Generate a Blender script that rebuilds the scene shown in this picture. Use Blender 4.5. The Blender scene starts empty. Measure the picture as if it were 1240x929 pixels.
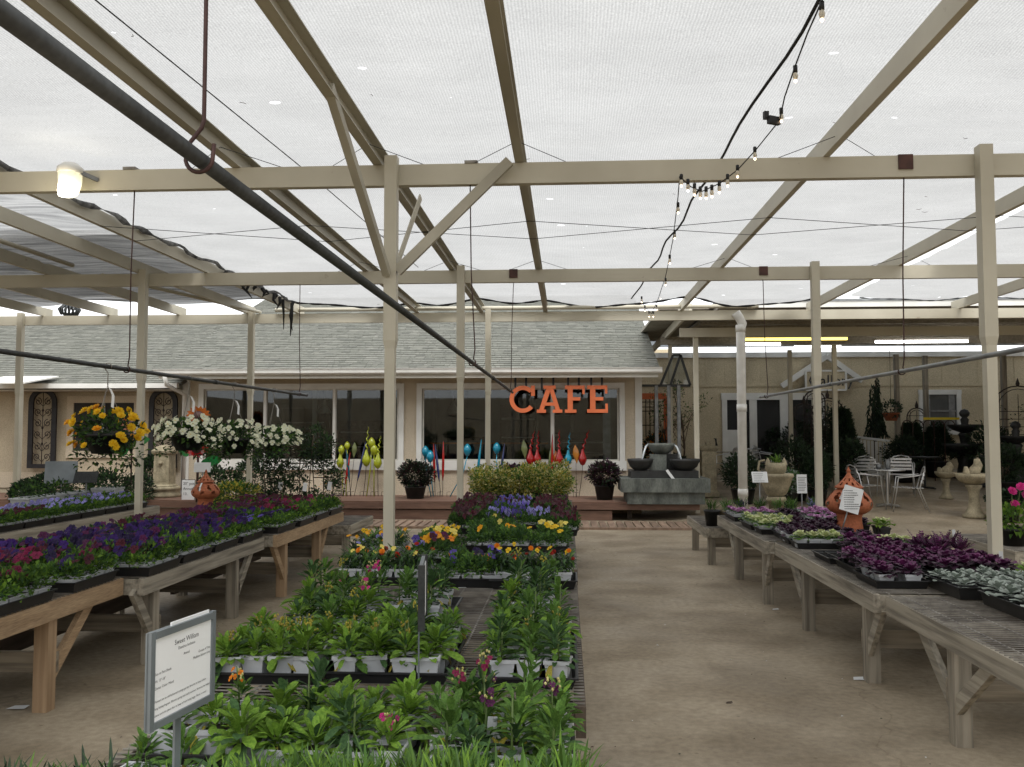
import bpy, math, random
from mathutils import Vector, Matrix, Euler
random.seed(11)
R = math.radians
S = bpy.context.scene
COL = S.collection

# ------------------------------------------------------------------ camera
F = 1080.0                      # focal length in photo pixels (photo 1240 x 929)
CAMH = 1.65
PITCH = math.atan(59.5 / F)
YAW = math.atan(66 * math.cos(PITCH) / F)
cam_d = bpy.data.cameras.new('camera')
cam_d.sensor_width = 36
cam_d.lens = 36 * F / 1240
cam_d.clip_start = 0.05
cam_d.clip_end = 3000
cam = bpy.data.objects.new('camera', cam_d)
COL.objects.link(cam)
cam.location = (0, 0, CAMH)
cam.rotation_euler = (math.pi / 2 + PITCH, 0, YAW)
S.camera = cam

# ------------------------------------------------------------------ world: overcast sky
W = bpy.data.worlds.new('World')
S.world = W
W.use_nodes = True
nt = W.node_tree
nt.nodes.clear()
sky = nt.nodes.new('ShaderNodeTexSky')
sky.sky_type = 'NISHITA'
sky.sun_disc = False
sky.sun_elevation = R(58)
sky.sun_rotation = R(200)
sky.air_density = 1.0
sky.dust_density = 4.0
hs = nt.nodes.new('ShaderNodeHueSaturation')
hs.inputs['Saturation'].default_value = 0.12
mixc = nt.nodes.new('ShaderNodeMixRGB')
mixc.inputs[0].default_value = 0.75
mixc.inputs[2].default_value = (9.6, 9.8, 10.0, 1)     # cloud layer, even white
bg = nt.nodes.new('ShaderNodeBackground')
bg.inputs['Strength'].default_value = 0.15
wo = nt.nodes.new('ShaderNodeOutputWorld')
nt.links.new(sky.outputs[0], hs.inputs['Color'])
nt.links.new(hs.outputs[0], mixc.inputs[1])
nt.links.new(mixc.outputs[0], bg.inputs['Color'])
nt.links.new(bg.outputs[0], wo.inputs['Surface'])

sun_d = bpy.data.lights.new('sun', 'SUN')
sun_d.energy = 1.2
sun_d.angle = R(25)
sun_d.color = (1.0, 0.97, 0.92)
sun = bpy.data.objects.new('sun', sun_d)
COL.objects.link(sun)
sun.rotation_euler = (R(32), 0, R(20))

S.view_settings.view_transform = 'Standard'
S.view_settings.look = 'None'
S.view_settings.gamma = 1
S.view_settings.exposure = 0.62
S.view_settings.use_curve_mapping = False
S.render.engine = 'CYCLES'
cy = S.cycles
cy.use_denoising = True
cy.max_bounces = 8
cy.diffuse_bounces = 4
cy.glossy_bounces = 3
cy.transmission_bounces = 6
cy.transparent_max_bounces = 12
cy.caustics_reflective = False
cy.caustics_refractive = False
cy.sample_clamp_indirect = 6

# ------------------------------------------------------------------ pixel helpers (photo measurements -> metres)
_r = Vector((math.cos(YAW), math.sin(YAW), 0))
_f = Vector((-math.sin(YAW) * math.cos(PITCH), math.cos(YAW) * math.cos(PITCH), math.sin(PITCH)))
_u = _r.cross(_f)
def ray(px, py): return _f + _r * ((px - 620) / F) + _u * ((464.5 - py) / F)
def at(px, py, Y):
    d = ray(px, py); t = Y / d.y
    return Vector((d.x * t, Y, CAMH + d.z * t))
def onz(px, py, z):
    d = ray(px, py); t = (z - CAMH) / d.z
    return Vector((d.x * t, d.y * t, z))
SL = 0.07; SY = 15.3                     # the patio floor rises gently towards the back
def pz(Y): return max(0.0, SL * (Y - SY))
def onslope(px, py):
    d = ray(px, py)
    t = (SL * SY + CAMH) / (SL * d.y - d.z)
    p = Vector((d.x * t, d.y * t, CAMH + d.z * t))
    return p if p.y > SY else onz(px, py, 0)

# ------------------------------------------------------------------ materials
def nodes(m):
    m.use_nodes = True
    n = m.node_tree; n.nodes.clear()
    return n, (lambda t: n.nodes.new(t)), n.links.new
def rgba(c): return (c[0], c[1], c[2], 1)
MATS = {}
def pm(name, c1, c2=None, scale=6, rough=0.6, bump=0.0, metal=0.0, stretch=(1, 1, 1), rnd=0.0, detail=4, spec=0.35,
       trans=0.0, fine=0, coat=0.0, lo=0.35, hi=0.65, rust=0.0):
    """principled paint / stone / wood / leaf with noise mottling, per-object variation and optional translucency"""
    m = bpy.data.materials.new(name); n, N, L = nodes(m)
    c2 = c2 or tuple(x * 0.75 for x in c1)
    tc = N('ShaderNodeTexCoord'); mp = N('ShaderNodeMapping'); mp.inputs['Scale'].default_value = stretch
    L(tc.outputs['Object'], mp.inputs['Vector'])
    oi = N('ShaderNodeObjectInfo')
    va = N('ShaderNodeVectorMath'); va.operation = 'ADD'
    sc = N('ShaderNodeVectorMath'); sc.operation = 'SCALE'; sc.inputs[3].default_value = 37.0
    cb = N('ShaderNodeCombineXYZ')
    for i in range(3): L(oi.outputs['Random'], cb.inputs[i])
    L(cb.outputs[0], sc.inputs[0]); L(mp.outputs[0], va.inputs[0]); L(sc.outputs[0], va.inputs[1])
    no = N('ShaderNodeTexNoise'); no.inputs['Scale'].default_value = scale; no.inputs['Detail'].default_value = detail
    L(va.outputs[0], no.inputs['Vector'])
    rp = N('ShaderNodeValToRGB'); rp.color_ramp.elements[0].position = lo; rp.color_ramp.elements[1].position = hi
    rp.color_ramp.elements[0].color = rgba(c2); rp.color_ramp.elements[1].color = rgba(c1)
    L(no.outputs['Fac'], rp.inputs[0])
    col = rp.outputs[0]
    if fine:
        n2 = N('ShaderNodeTexNoise'); n2.inputs['Scale'].default_value = fine; n2.inputs['Detail'].default_value = 3
        L(va.outputs[0], n2.inputs['Vector'])
        mr = N('ShaderNodeMapRange'); mr.inputs[1].default_value = 0.3; mr.inputs[2].default_value = 0.7
        mr.inputs[3].default_value = 0.78; mr.inputs[4].default_value = 1.18
        L(n2.outputs['Fac'], mr.inputs[0])
        mx = N('ShaderNodeVectorMath'); mx.operation = 'SCALE'; L(col, mx.inputs[0]); L(mr.outputs[0], mx.inputs[3]); col = mx.outputs[0]
    if rust:
        n3 = N('ShaderNodeTexNoise'); n3.inputs['Scale'].default_value = 9; n3.inputs['Detail'].default_value = 8; n3.inputs['Roughness'].default_value = 0.7
        L(va.outputs[0], n3.inputs['Vector'])
        r3 = N('ShaderNodeValToRGB'); r3.color_ramp.elements[0].position = 0.64; r3.color_ramp.elements[1].position = 0.76
        r3.color_ramp.elements[0].color = (0, 0, 0, 1); r3.color_ramp.elements[1].color = (rust, rust, rust, 1); L(n3.outputs['Fac'], r3.inputs[0])
        mx = N('ShaderNodeMixRGB'); mx.inputs[2].default_value = (0.16, 0.085, 0.04, 1); L(r3.outputs[0], mx.inputs[0]); L(col, mx.inputs[1]); col = mx.outputs[0]
    if rnd:
        mr = N('ShaderNodeMapRange'); mr.inputs[3].default_value = 1 - rnd; mr.inputs[4].default_value = 1 + rnd
        L(oi.outputs['Random'], mr.inputs[0])
        mx = N('ShaderNodeVectorMath'); mx.operation = 'SCALE'; L(col, mx.inputs[0]); L(mr.outputs[0], mx.inputs[3]); col = mx.outputs[0]
    b = N('ShaderNodeBsdfPrincipled')
    L(col, b.inputs['Base Color']); b.inputs['Roughness'].default_value = rough; b.inputs['Metallic'].default_value = metal
    b.inputs['Specular IOR Level'].default_value = spec
    if coat: b.inputs['Coat Weight'].default_value = coat
    if bump:
        bp = N('ShaderNodeBump'); bp.inputs['Strength'].default_value = bump; bp.inputs['Distance'].default_value = 0.02
        L(no.outputs['Fac'], bp.inputs['Height']); L(bp.outputs[0], b.inputs['Normal'])
    out = N('ShaderNodeOutputMaterial')
    if trans:
        t = N('ShaderNodeBsdfTranslucent'); L(col, t.inputs['Color'])
        ms = N('ShaderNodeMixShader'); ms.inputs[0].default_value = trans
        L(b.outputs[0], ms.inputs[1]); L(t.outputs[0], ms.inputs[2]); L(ms.outputs[0], out.inputs[0])
    else: L(b.outputs[0], out.inputs[0])
    MATS[name] = m
    return m
def em(name, c, s):
    m = bpy.data.materials.new(name); n, N, L = nodes(m)
    e = N('ShaderNodeEmission'); e.inputs[0].default_value = rgba(c); e.inputs[1].default_value = s
    o = N('ShaderNodeOutputMaterial'); L(e.outputs[0], o.inputs[0]); MATS[name] = m; return m

def concrete_mat():
    m = bpy.data.materials.new('concrete'); n, N, L = nodes(m)
    tc = N('ShaderNodeTexCoord')
    def noise(s, d, dist=0.0):
        x = N('ShaderNodeTexNoise'); x.inputs['Scale'].default_value = s; x.inputs['Detail'].default_value = d
        x.inputs['Distortion'].default_value = dist; L(tc.outputs['Object'], x.inputs['Vector']); return x.outputs['Fac']
    def ramp(src, p0, p1, c0, c1):
        r = N('ShaderNodeValToRGB'); r.color_ramp.elements[0].position = p0; r.color_ramp.elements[1].position = p1
        r.color_ramp.elements[0].color = c0; r.color_ramp.elements[1].color = c1; L(src, r.inputs[0]); return r.outputs[0]
    def mul(a, b, f=1.0):
        x = N('ShaderNodeMixRGB'); x.blend_type = 'MULTIPLY'; x.inputs[0].default_value = f; L(a, x.inputs[1]); L(b, x.inputs[2]); return x.outputs[0]
    base = ramp(noise(0.5, 8, 0.0), 0.3, 0.7, (0.255, 0.208, 0.147, 1), (0.455, 0.382, 0.28, 1))
    st = ramp(noise(1.3, 10, 0.1), 0.38, 0.56, (0.70, 0.675, 0.64, 1), (1, 1, 1, 1))
    vo = N('ShaderNodeTexVoronoi'); vo.feature = 'DISTANCE_TO_EDGE'; vo.inputs['Scale'].default_value = 0.42
    wv = N('ShaderNodeTexNoise'); wv.inputs['Scale'].default_value = 2.5; wv.inputs['Detail'].default_value = 6; L(tc.outputs['Object'], wv.inputs['Vector'])
    ad = N('ShaderNodeMixRGB'); ad.blend_type = 'ADD'; ad.inputs[0].default_value = 0.45; L(tc.outputs['Object'], ad.inputs[1]); L(wv.outputs['Color'], ad.inputs[2]); L(ad.outputs[0], vo.inputs['Vector'])
    crack = ramp(vo.outputs['Distance'], 0.0, 0.004, (0.78, 0.76, 0.73, 1), (1, 1, 1, 1))
    v2 = N('ShaderNodeTexVoronoi'); v2.inputs['Scale'].default_value = 5.0; L(tc.outputs['Object'], v2.inputs['Vector'])
    spot = ramp(v2.outputs['Distance'], 0.03, 0.075, (0.66, 0.64, 0.6, 1), (1, 1, 1, 1))
    st = mul(mul(st, crack), spot, 0.9)
    fi = ramp(noise(22, 5), 0.3, 0.7, (0.80, 0.79, 0.78, 1), (1.1, 1.1, 1.09, 1))
    gr = ramp(noise(140, 2), 0.3, 0.75, (0.88, 0.88, 0.88, 1), (1.1, 1.1, 1.1, 1))
    col = mul(mul(mul(base, st), fi), gr)
    b = N('ShaderNodeBsdfPrincipled'); L(col, b.inputs['Base Color'])
    rr = ramp(noise(1.2, 5, 0.8), 0.3, 0.7, (0.55, 0.55, 0.55, 1), (0.85, 0.85, 0.85, 1)); L(rr, b.inputs['Roughness'])
    b.inputs['Specular IOR Level'].default_value = 0.3
    bp = N('ShaderNodeBump'); bp.inputs['Strength'].default_value = 0.25; bp.inputs['Distance'].default_value = 0.004
    L(noise(60, 6), bp.inputs['Height']); L(bp.outputs[0], b.inputs['Normal'])
    o = N('ShaderNodeOutputMaterial'); L(b.outputs[0], o.inputs[0]); MATS['concrete'] = m

def cloth_mat(name, tint, clear, holes=True, streak=0.0):
    """woven shade cloth: part open weave (transparent), part translucent yarn"""
    m = bpy.data.materials.new(name); n, N, L = nodes(m)
    tc = N('ShaderNodeTexCoord')
    w1 = N('ShaderNodeTexWave'); w1.inputs['Scale'].default_value = 17; w1.inputs['Distortion'].default_value = 1.0; w1.inputs['Detail'].default_value = 1.0; w1.bands_direction = 'X'
    w2 = N('ShaderNodeTexNoise'); w2.inputs['Scale'].default_value = 1.4; w2.inputs['Detail'].default_value = 6
    w3 = N('ShaderNodeTexNoise'); w3.inputs['Scale'].default_value = 110; w3.inputs['Detail'].default_value = 2
    for w in (w1, w2, w3): L(tc.outputs['Object'], w.inputs['Vector'])
    def mr(src, a, b):
        x = N('ShaderNodeMapRange'); x.inputs[1].default_value = 0.25; x.inputs[2].default_value = 0.75
        x.inputs[3].default_value = a; x.inputs[4].default_value = b; L(src, x.inputs[0]); return x.outputs[0]
    def mth(op, a, b):
        x = N('ShaderNodeMath'); x.operation = op
        for i, v in enumerate((a, b)):
            if isinstance(v, float): x.inputs[i].default_value = v
            else: L(v, x.inputs[i])
        return x.outputs[0]
    shade = mth('MULTIPLY', mth('MULTIPLY', mr(w1.outputs['Fac'], 0.90, 1.06), mr(w2.outputs['Fac'], 0.91, 1.06)), mr(w3.outputs['Fac'], 0.80, 1.16))
    if streak:
        mp = N('ShaderNodeMapping'); mp.inputs['Scale'].default_value = (0.35, 5.0, 1); L(tc.outputs['Object'], mp.inputs['Vector'])
        w4 = N('ShaderNodeTexNoise'); w4.inputs['Scale'].default_value = 2.2; w4.inputs['Detail'].default_value = 5; w4.inputs['Distortion'].default_value = 0.7
        L(mp.outputs[0], w4.inputs['Vector']); shade = mth('MULTIPLY', shade, mr(w4.outputs['Fac'], 1.0 - 1.1 * streak, 1.0 + streak * 0.7))
    cl = N('ShaderNodeVectorMath'); cl.operation = 'SCALE'; cl.inputs[0].default_value = tint; L(shade, cl.inputs[3])
    tr = N('ShaderNodeBsdfTranslucent'); L(cl.outputs[0], tr.inputs[0])
    df = N('ShaderNodeBsdfDiffuse'); L(cl.outputs[0], df.inputs[0])
    a = N('ShaderNodeMixShader'); a.inputs[0].default_value = 0.6; L(df.outputs[0], a.inputs[1]); L(tr.outputs[0], a.inputs[2])
    tp = N('ShaderNodeBsdfTransparent')
    fac = N('ShaderNodeValue'); fac.outputs[0].default_value = clear; fo = fac.outputs[0]
    if holes:
        vo = N('ShaderNodeTexVoronoi'); vo.voronoi_dimensions = '2D'; vo.inputs['Scale'].default_value = 1.35
        mp = N('ShaderNodeMapping'); mp.inputs['Scale'].default_value = (0.8, 1.4, 1.0); L(tc.outputs['Object'], mp.inputs['Vector']); L(mp.outputs[0], vo.inputs['Vector'])
        sx = N('ShaderNodeSeparateXYZ'); L(vo.outputs['Color'], sx.inputs[0])
        sz = mth('MULTIPLY', sx.outputs[0], 0.045)
        pick = mth('GREATER_THAN', sx.outputs[1], 0.80)
        hole = mth('MULTIPLY', mth('LESS_THAN', vo.outputs['Distance'], sz), pick)
        fo = mth('MAXIMUM', fo, hole)
    ms = N('ShaderNodeMixShader'); L(fo, ms.inputs[0]); L(a.outputs[0], ms.inputs[1]); L(tp.outputs[0], ms.inputs[2])
    o = N('ShaderNodeOutputMaterial'); L(ms.outputs[0], o.inputs[0]); MATS[name] = m

def glass_mat(name, tint, refl=1.0):
    m = bpy.data.materials.new(name); n, N, L = nodes(m)
    fr = N('ShaderNodeFresnel'); fr.inputs[0].default_value = 1.5
    mm = N('ShaderNodeMath'); mm.operation = 'MULTIPLY'; mm.inputs[1].default_value = refl; L(fr.outputs[0], mm.inputs[0])
    tp = N('ShaderNodeBsdfTransparent'); tp.inputs[0].default_value = rgba(tint)
    gl = N('ShaderNodeBsdfGlossy'); gl.inputs['Roughness'].default_value = 0.02
    ms = N('ShaderNodeMixShader'); L(mm.outputs[0], ms.inputs[0]); L(tp.outputs[0], ms.inputs[1]); L(gl.outputs[0], ms.inputs[2])
    o = N('ShaderNodeOutputMaterial'); L(ms.outputs[0], o.inputs[0]); MATS[name] = m

concrete_mat()
cloth_mat('shade_cloth', (0.465, 0.465, 0.46), 0.05, streak=0.03)  # faint streaks put the shading of folds into the cloth colour
cloth_mat('skylight_sheet', (0.60, 0.63, 0.66), 0.03, holes=False)
cloth_mat('dark_net', (0.34, 0.34, 0.335), 0.10, holes=False, streak=0.75)
glass_mat('window_glass', (0.68, 0.72, 0.72), 1.15)
pm('steel_paint', (0.55, 0.515, 0.415), (0.47, 0.435, 0.345), 1.6, 0.5, 0.03, detail=9, rust=0.55)
pm('rafter_paint', (0.47, 0.44, 0.355), (0.36, 0.335, 0.27), 2, 0.55, 0.04, detail=8, stretch=(1, .4, 1), rust=0.6)
pm('white_paint', (0.76, 0.75, 0.71), (0.68, 0.67, 0.63), 3, 0.5, detail=8)
pm('pvc', (0.72, 0.71, 0.68), (0.62, 0.61, 0.57), 6, 0.35)
pm('gutter', (0.62, 0.60, 0.54), (0.48, 0.46, 0.41), 4, 0.45, stretch=(0.3, 1, 1))
pm('cream_wall', (0.58, 0.50, 0.38), (0.52, 0.44, 0.33), 2, 0.75, 0.1, fine=60)
pm('tan_wall', (0.50, 0.43, 0.31), (0.44, 0.37, 0.27), 2, 0.8, 0.1, fine=60)
pm('yellow_wall', (0.58, 0.495, 0.34), (0.50, 0.425, 0.29), 1.5, 0.8, 0.05, fine=40)
pm('shingle', (0.155, 0.157, 0.134), (0.12, 0.122, 0.103), 5, 0.9, 0.3, fine=60, detail=6)
pm('shingle_light', (0.18, 0.18, 0.154), (0.138, 0.138, 0.12), 6, 0.9, 0.3, fine=60)
pm('shingle_dark', (0.133, 0.135, 0.116), (0.103, 0.105, 0.09), 6, 0.9, 0.3, fine=60)
pm('deck_paint', (0.20, 0.115, 0.082), (0.14, 0.08, 0.058), 2.5, 0.55, 0.1, stretch=(0.15, 1, 1), fine=30)
pm('slat_wood', (0.33, 0.23, 0.165), (0.21, 0.145, 0.105), 4, 0.7, 0.2, stretch=(3, 0.5, 1), rnd=0.2)
pm('old_wood', (0.38, 0.34, 0.27), (0.14, 0.122, 0.096), 7, 0.8, 0.35, stretch=(4, 0.22, 4), rnd=0.15, detail=8, lo=0.28, hi=0.6)
pm('old_post', (0.35, 0.31, 0.245), (0.14, 0.122, 0.095), 7, 0.8, 0.35, stretch=(4, 4, 0.22), rnd=0.18, detail=8, lo=0.28, hi=0.6)
pm('old_rail', (0.30, 0.255, 0.19), (0.14, 0.118, 0.088), 7, 0.8, 0.35, stretch=(0.22, 4, 4), rnd=0.18, detail=8, lo=0.28, hi=0.6)
pm('new_post', (0.46, 0.325, 0.20), (0.33, 0.22, 0.13), 7, 0.7, 0.25, stretch=(4, 4, 0.22), rnd=0.14, detail=8)
pm('new_wood', (0.44, 0.31, 0.185), (0.32, 0.215, 0.125), 5, 0.7, 0.25, stretch=(4, 0.35, 4), rnd=0.12, fine=40)
pm('dark_wood', (0.12, 0.09, 0.065), (0.06, 0.045, 0.033), 6, 0.8, 0.3, stretch=(3, 0.35, 3), rnd=0.15)
pm('wire', (0.30, 0.28, 0.245), (0.15, 0.135, 0.12), 9, 0.5, metal=0.25)
pm('galv', (0.30, 0.31, 0.31), (0.20, 0.205, 0.21), 8, 0.5, metal=0.7, stretch=(1, 1, 1))
pm('galv_dark', (0.055, 0.058, 0.058), (0.035, 0.037, 0.037), 5, 0.5, metal=0.3, fine=60)
pm('rust_rod', (0.07, 0.035, 0.03), (0.04, 0.02, 0.018), 15, 0.6, metal=0.3)
pm('black_plastic', (0.018, 0.018, 0.019), (0.012, 0.012, 0.012), 10, 0.45)
pm('black_metal', (0.02, 0.02, 0.021), (0.012, 0.012, 0.012), 10, 0.5)
pm('black_cord', (0.02, 0.02, 0.02), None, 10, 0.7)
pm('brown_plate', (0.10, 0.045, 0.035), (0.06, 0.03, 0.025), 10, 0.7)
pm('white_plastic', (0.56, 0.575, 0.59), (0.46, 0.475, 0.49), 6, 0.4, trans=0.1, rnd=0.08)
pm('paper', (0.76, 0.77, 0.77), (0.70, 0.71, 0.71), 4, 0.6)
pm('sign_grey', (0.20, 0.225, 0.24), (0.15, 0.17, 0.18), 6, 0.4, metal=0.3)
pm('ink', (0.05, 0.05, 0.055), None, 5, 0.7)
pm('orange_paint', (0.56, 0.135, 0.048), (0.47, 0.11, 0.038), 4, 0.5)
pm('terracotta', (0.42, 0.135, 0.062), (0.33, 0.10, 0.045), 7, 0.75, 0.15, fine=50)
pm('soil', (0.03, 0.022, 0.016), (0.015, 0.011, 0.008), 60, 0.95, 0.5)
pm('stone', (0.36, 0.31, 0.21), (0.22, 0.19, 0.125), 7, 0.85, 0.3, fine=50)
pm('grey_stone', (0.155, 0.168, 0.15), (0.065, 0.072, 0.065), 5, 0.8, 0.3, fine=50, stretch=(1, 1, 0.4))
pm('dark_stone', (0.035, 0.036, 0.035), (0.02, 0.02, 0.02), 6, 0.5, 0.2)
pm('iron', (0.025, 0.02, 0.018), (0.04, 0.025, 0.02), 20, 0.6)
pm('frame_dark', (0.028, 0.027, 0.030), (0.018, 0.017, 0.019), 8, 0.6, 0.2)
pm('alu', (0.62, 0.62, 0.62), (0.52, 0.52, 0.52), 8, 0.3, metal=0.85)
pm('interior', (0.16, 0.16, 0.15), (0.09, 0.09, 0.085), 1.5, 0.8)
pm('interior_dark', (0.035, 0.034, 0.033), None, 2, 0.8)
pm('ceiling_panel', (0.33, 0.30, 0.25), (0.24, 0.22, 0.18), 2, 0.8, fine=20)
pm('tape', (0.8, 0.62, 0.03), None, 5, 0.5)
pm('water', (0.75, 0.80, 0.82), None, 30, 0.15, spec=0.6, trans=0.3)
# foliage and petals
pm('leaf_bright', (0.20, 0.33, 0.045), (0.10, 0.20, 0.024), 9, 0.68, spec=0.2, trans=0.28, rnd=0.28)
pm('leaf_mid', (0.115, 0.215, 0.042), (0.055, 0.12, 0.023), 9, 0.68, spec=0.2, trans=0.25, rnd=0.28)
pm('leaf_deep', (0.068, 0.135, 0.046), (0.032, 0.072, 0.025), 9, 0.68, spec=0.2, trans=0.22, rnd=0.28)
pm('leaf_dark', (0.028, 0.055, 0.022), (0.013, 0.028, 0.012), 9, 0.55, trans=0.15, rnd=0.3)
pm('leaf_darkest', (0.020, 0.036, 0.018), (0.010, 0.018, 0.010), 9, 0.6, trans=0.1, rnd=0.3)  # darkest of the leaf greens
pm('leaf_yellow', (0.46, 0.40, 0.06), (0.30, 0.24, 0.035), 14, 0.55, trans=0.25, rnd=0.2)
pm('leaf_cream', (0.60, 0.55, 0.24), (0.42, 0.38, 0.12), 12, 0.55, trans=0.2)
pm('leaf_grass', (0.095, 0.18, 0.042), (0.048, 0.10, 0.024), 9, 0.55, trans=0.25, rnd=0.25)
pm('leaf_wine', (0.040, 0.014, 0.018), (0.016, 0.007, 0.009), 9, 0.5, trans=0.15)
pm('leaf_silver', (0.36, 0.40, 0.36), (0.22, 0.26, 0.22), 12, 0.8, trans=0.1)
pm('kale_purple', (0.155, 0.028, 0.115), (0.062, 0.013, 0.050), 14, 0.55, trans=0.15, rnd=0.25)
pm('kale_dark', (0.060, 0.016, 0.045), (0.026, 0.010, 0.022), 14, 0.55, trans=0.12, rnd=0.25)
pm('kale_white', (0.62, 0.62, 0.36), (0.42, 0.50, 0.20), 14, 0.55, trans=0.2)
pm('kale_pink', (0.55, 0.30, 0.50), (0.40, 0.16, 0.36), 14, 0.55, trans=0.2)
pm('stem', (0.11, 0.16, 0.045), (0.07, 0.11, 0.03), 9, 0.6)
pm('bark', (0.12, 0.09, 0.065), (0.07, 0.05, 0.035), 12, 0.9, 0.3)
def petal(name, c, c2=None, rnd=0.3): pm('petal_' + name, c, c2 or tuple(x * .55 for x in c), 16, 0.6, trans=0.25, rnd=rnd)
petal('violet', (0.045, 0.010, 0.155)); petal('indigo', (0.018, 0.007, 0.06)); petal('burgundy', (0.075, 0.005, 0.016))
petal('magenta', (0.24, 0.01, 0.065)); petal('lavender', (0.32, 0.30, 0.66)); petal('yellow', (0.80, 0.57, 0.02), (0.72, 0.42, 0.01), 0.1)
petal('pale', (0.78, 0.68, 0.22), (0.72, 0.58, 0.08), 0.1); petal('orange', (0.80, 0.28, 0.012), (0.72, 0.18, 0.01), 0.12)
petal('gold', (0.80, 0.42, 0.012), (0.76, 0.33, 0.01), 0.12); petal('white', (0.76, 0.77, 0.62), (0.66, 0.68, 0.48), 0.08)
petal('pink', (0.62, 0.035, 0.24)); petal('plum', (0.11, 0.014, 0.08)); petal('red', (0.52, 0.03, 0.015)); petal('blue', (0.13, 0.09, 0.44))
petal('black', (0.016, 0.008, 0.035))
def art(name, c): pm('art_' + name, c, tuple(x * .7 for x in c), 8, 0.12, spec=0.6, coat=0.5, trans=0.2)
art('lime', (0.42, 0.47, 0.02)); art('blue', (0.01, 0.30, 0.46)); art('red', (0.42, 0.012, 0.012)); art('orange', (0.52, 0.20, 0.03))
art('teal', (0.01, 0.11, 0.16)); art('navy', (0.03, 0.045, 0.16)); art('olive', (0.18, 0.21, 0.08)); art('green', (0.02, 0.20, 0.05)); art('rust', (0.38, 0.10, 0.015))
em('lamp_glow', (1.0, 0.93, 0.72), 9.0)
em('bulb_glow', (1.0, 0.72, 0.48), 5.0)
em('tube_white', (1.0, 0.98, 0.93), 7.0)
em('tube_yellow', (1.0, 0.76, 0.16), 2.2)
pm('lamp_glass', (0.80, 0.78, 0.70), None, 5, 0.3, trans=0.5)

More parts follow.
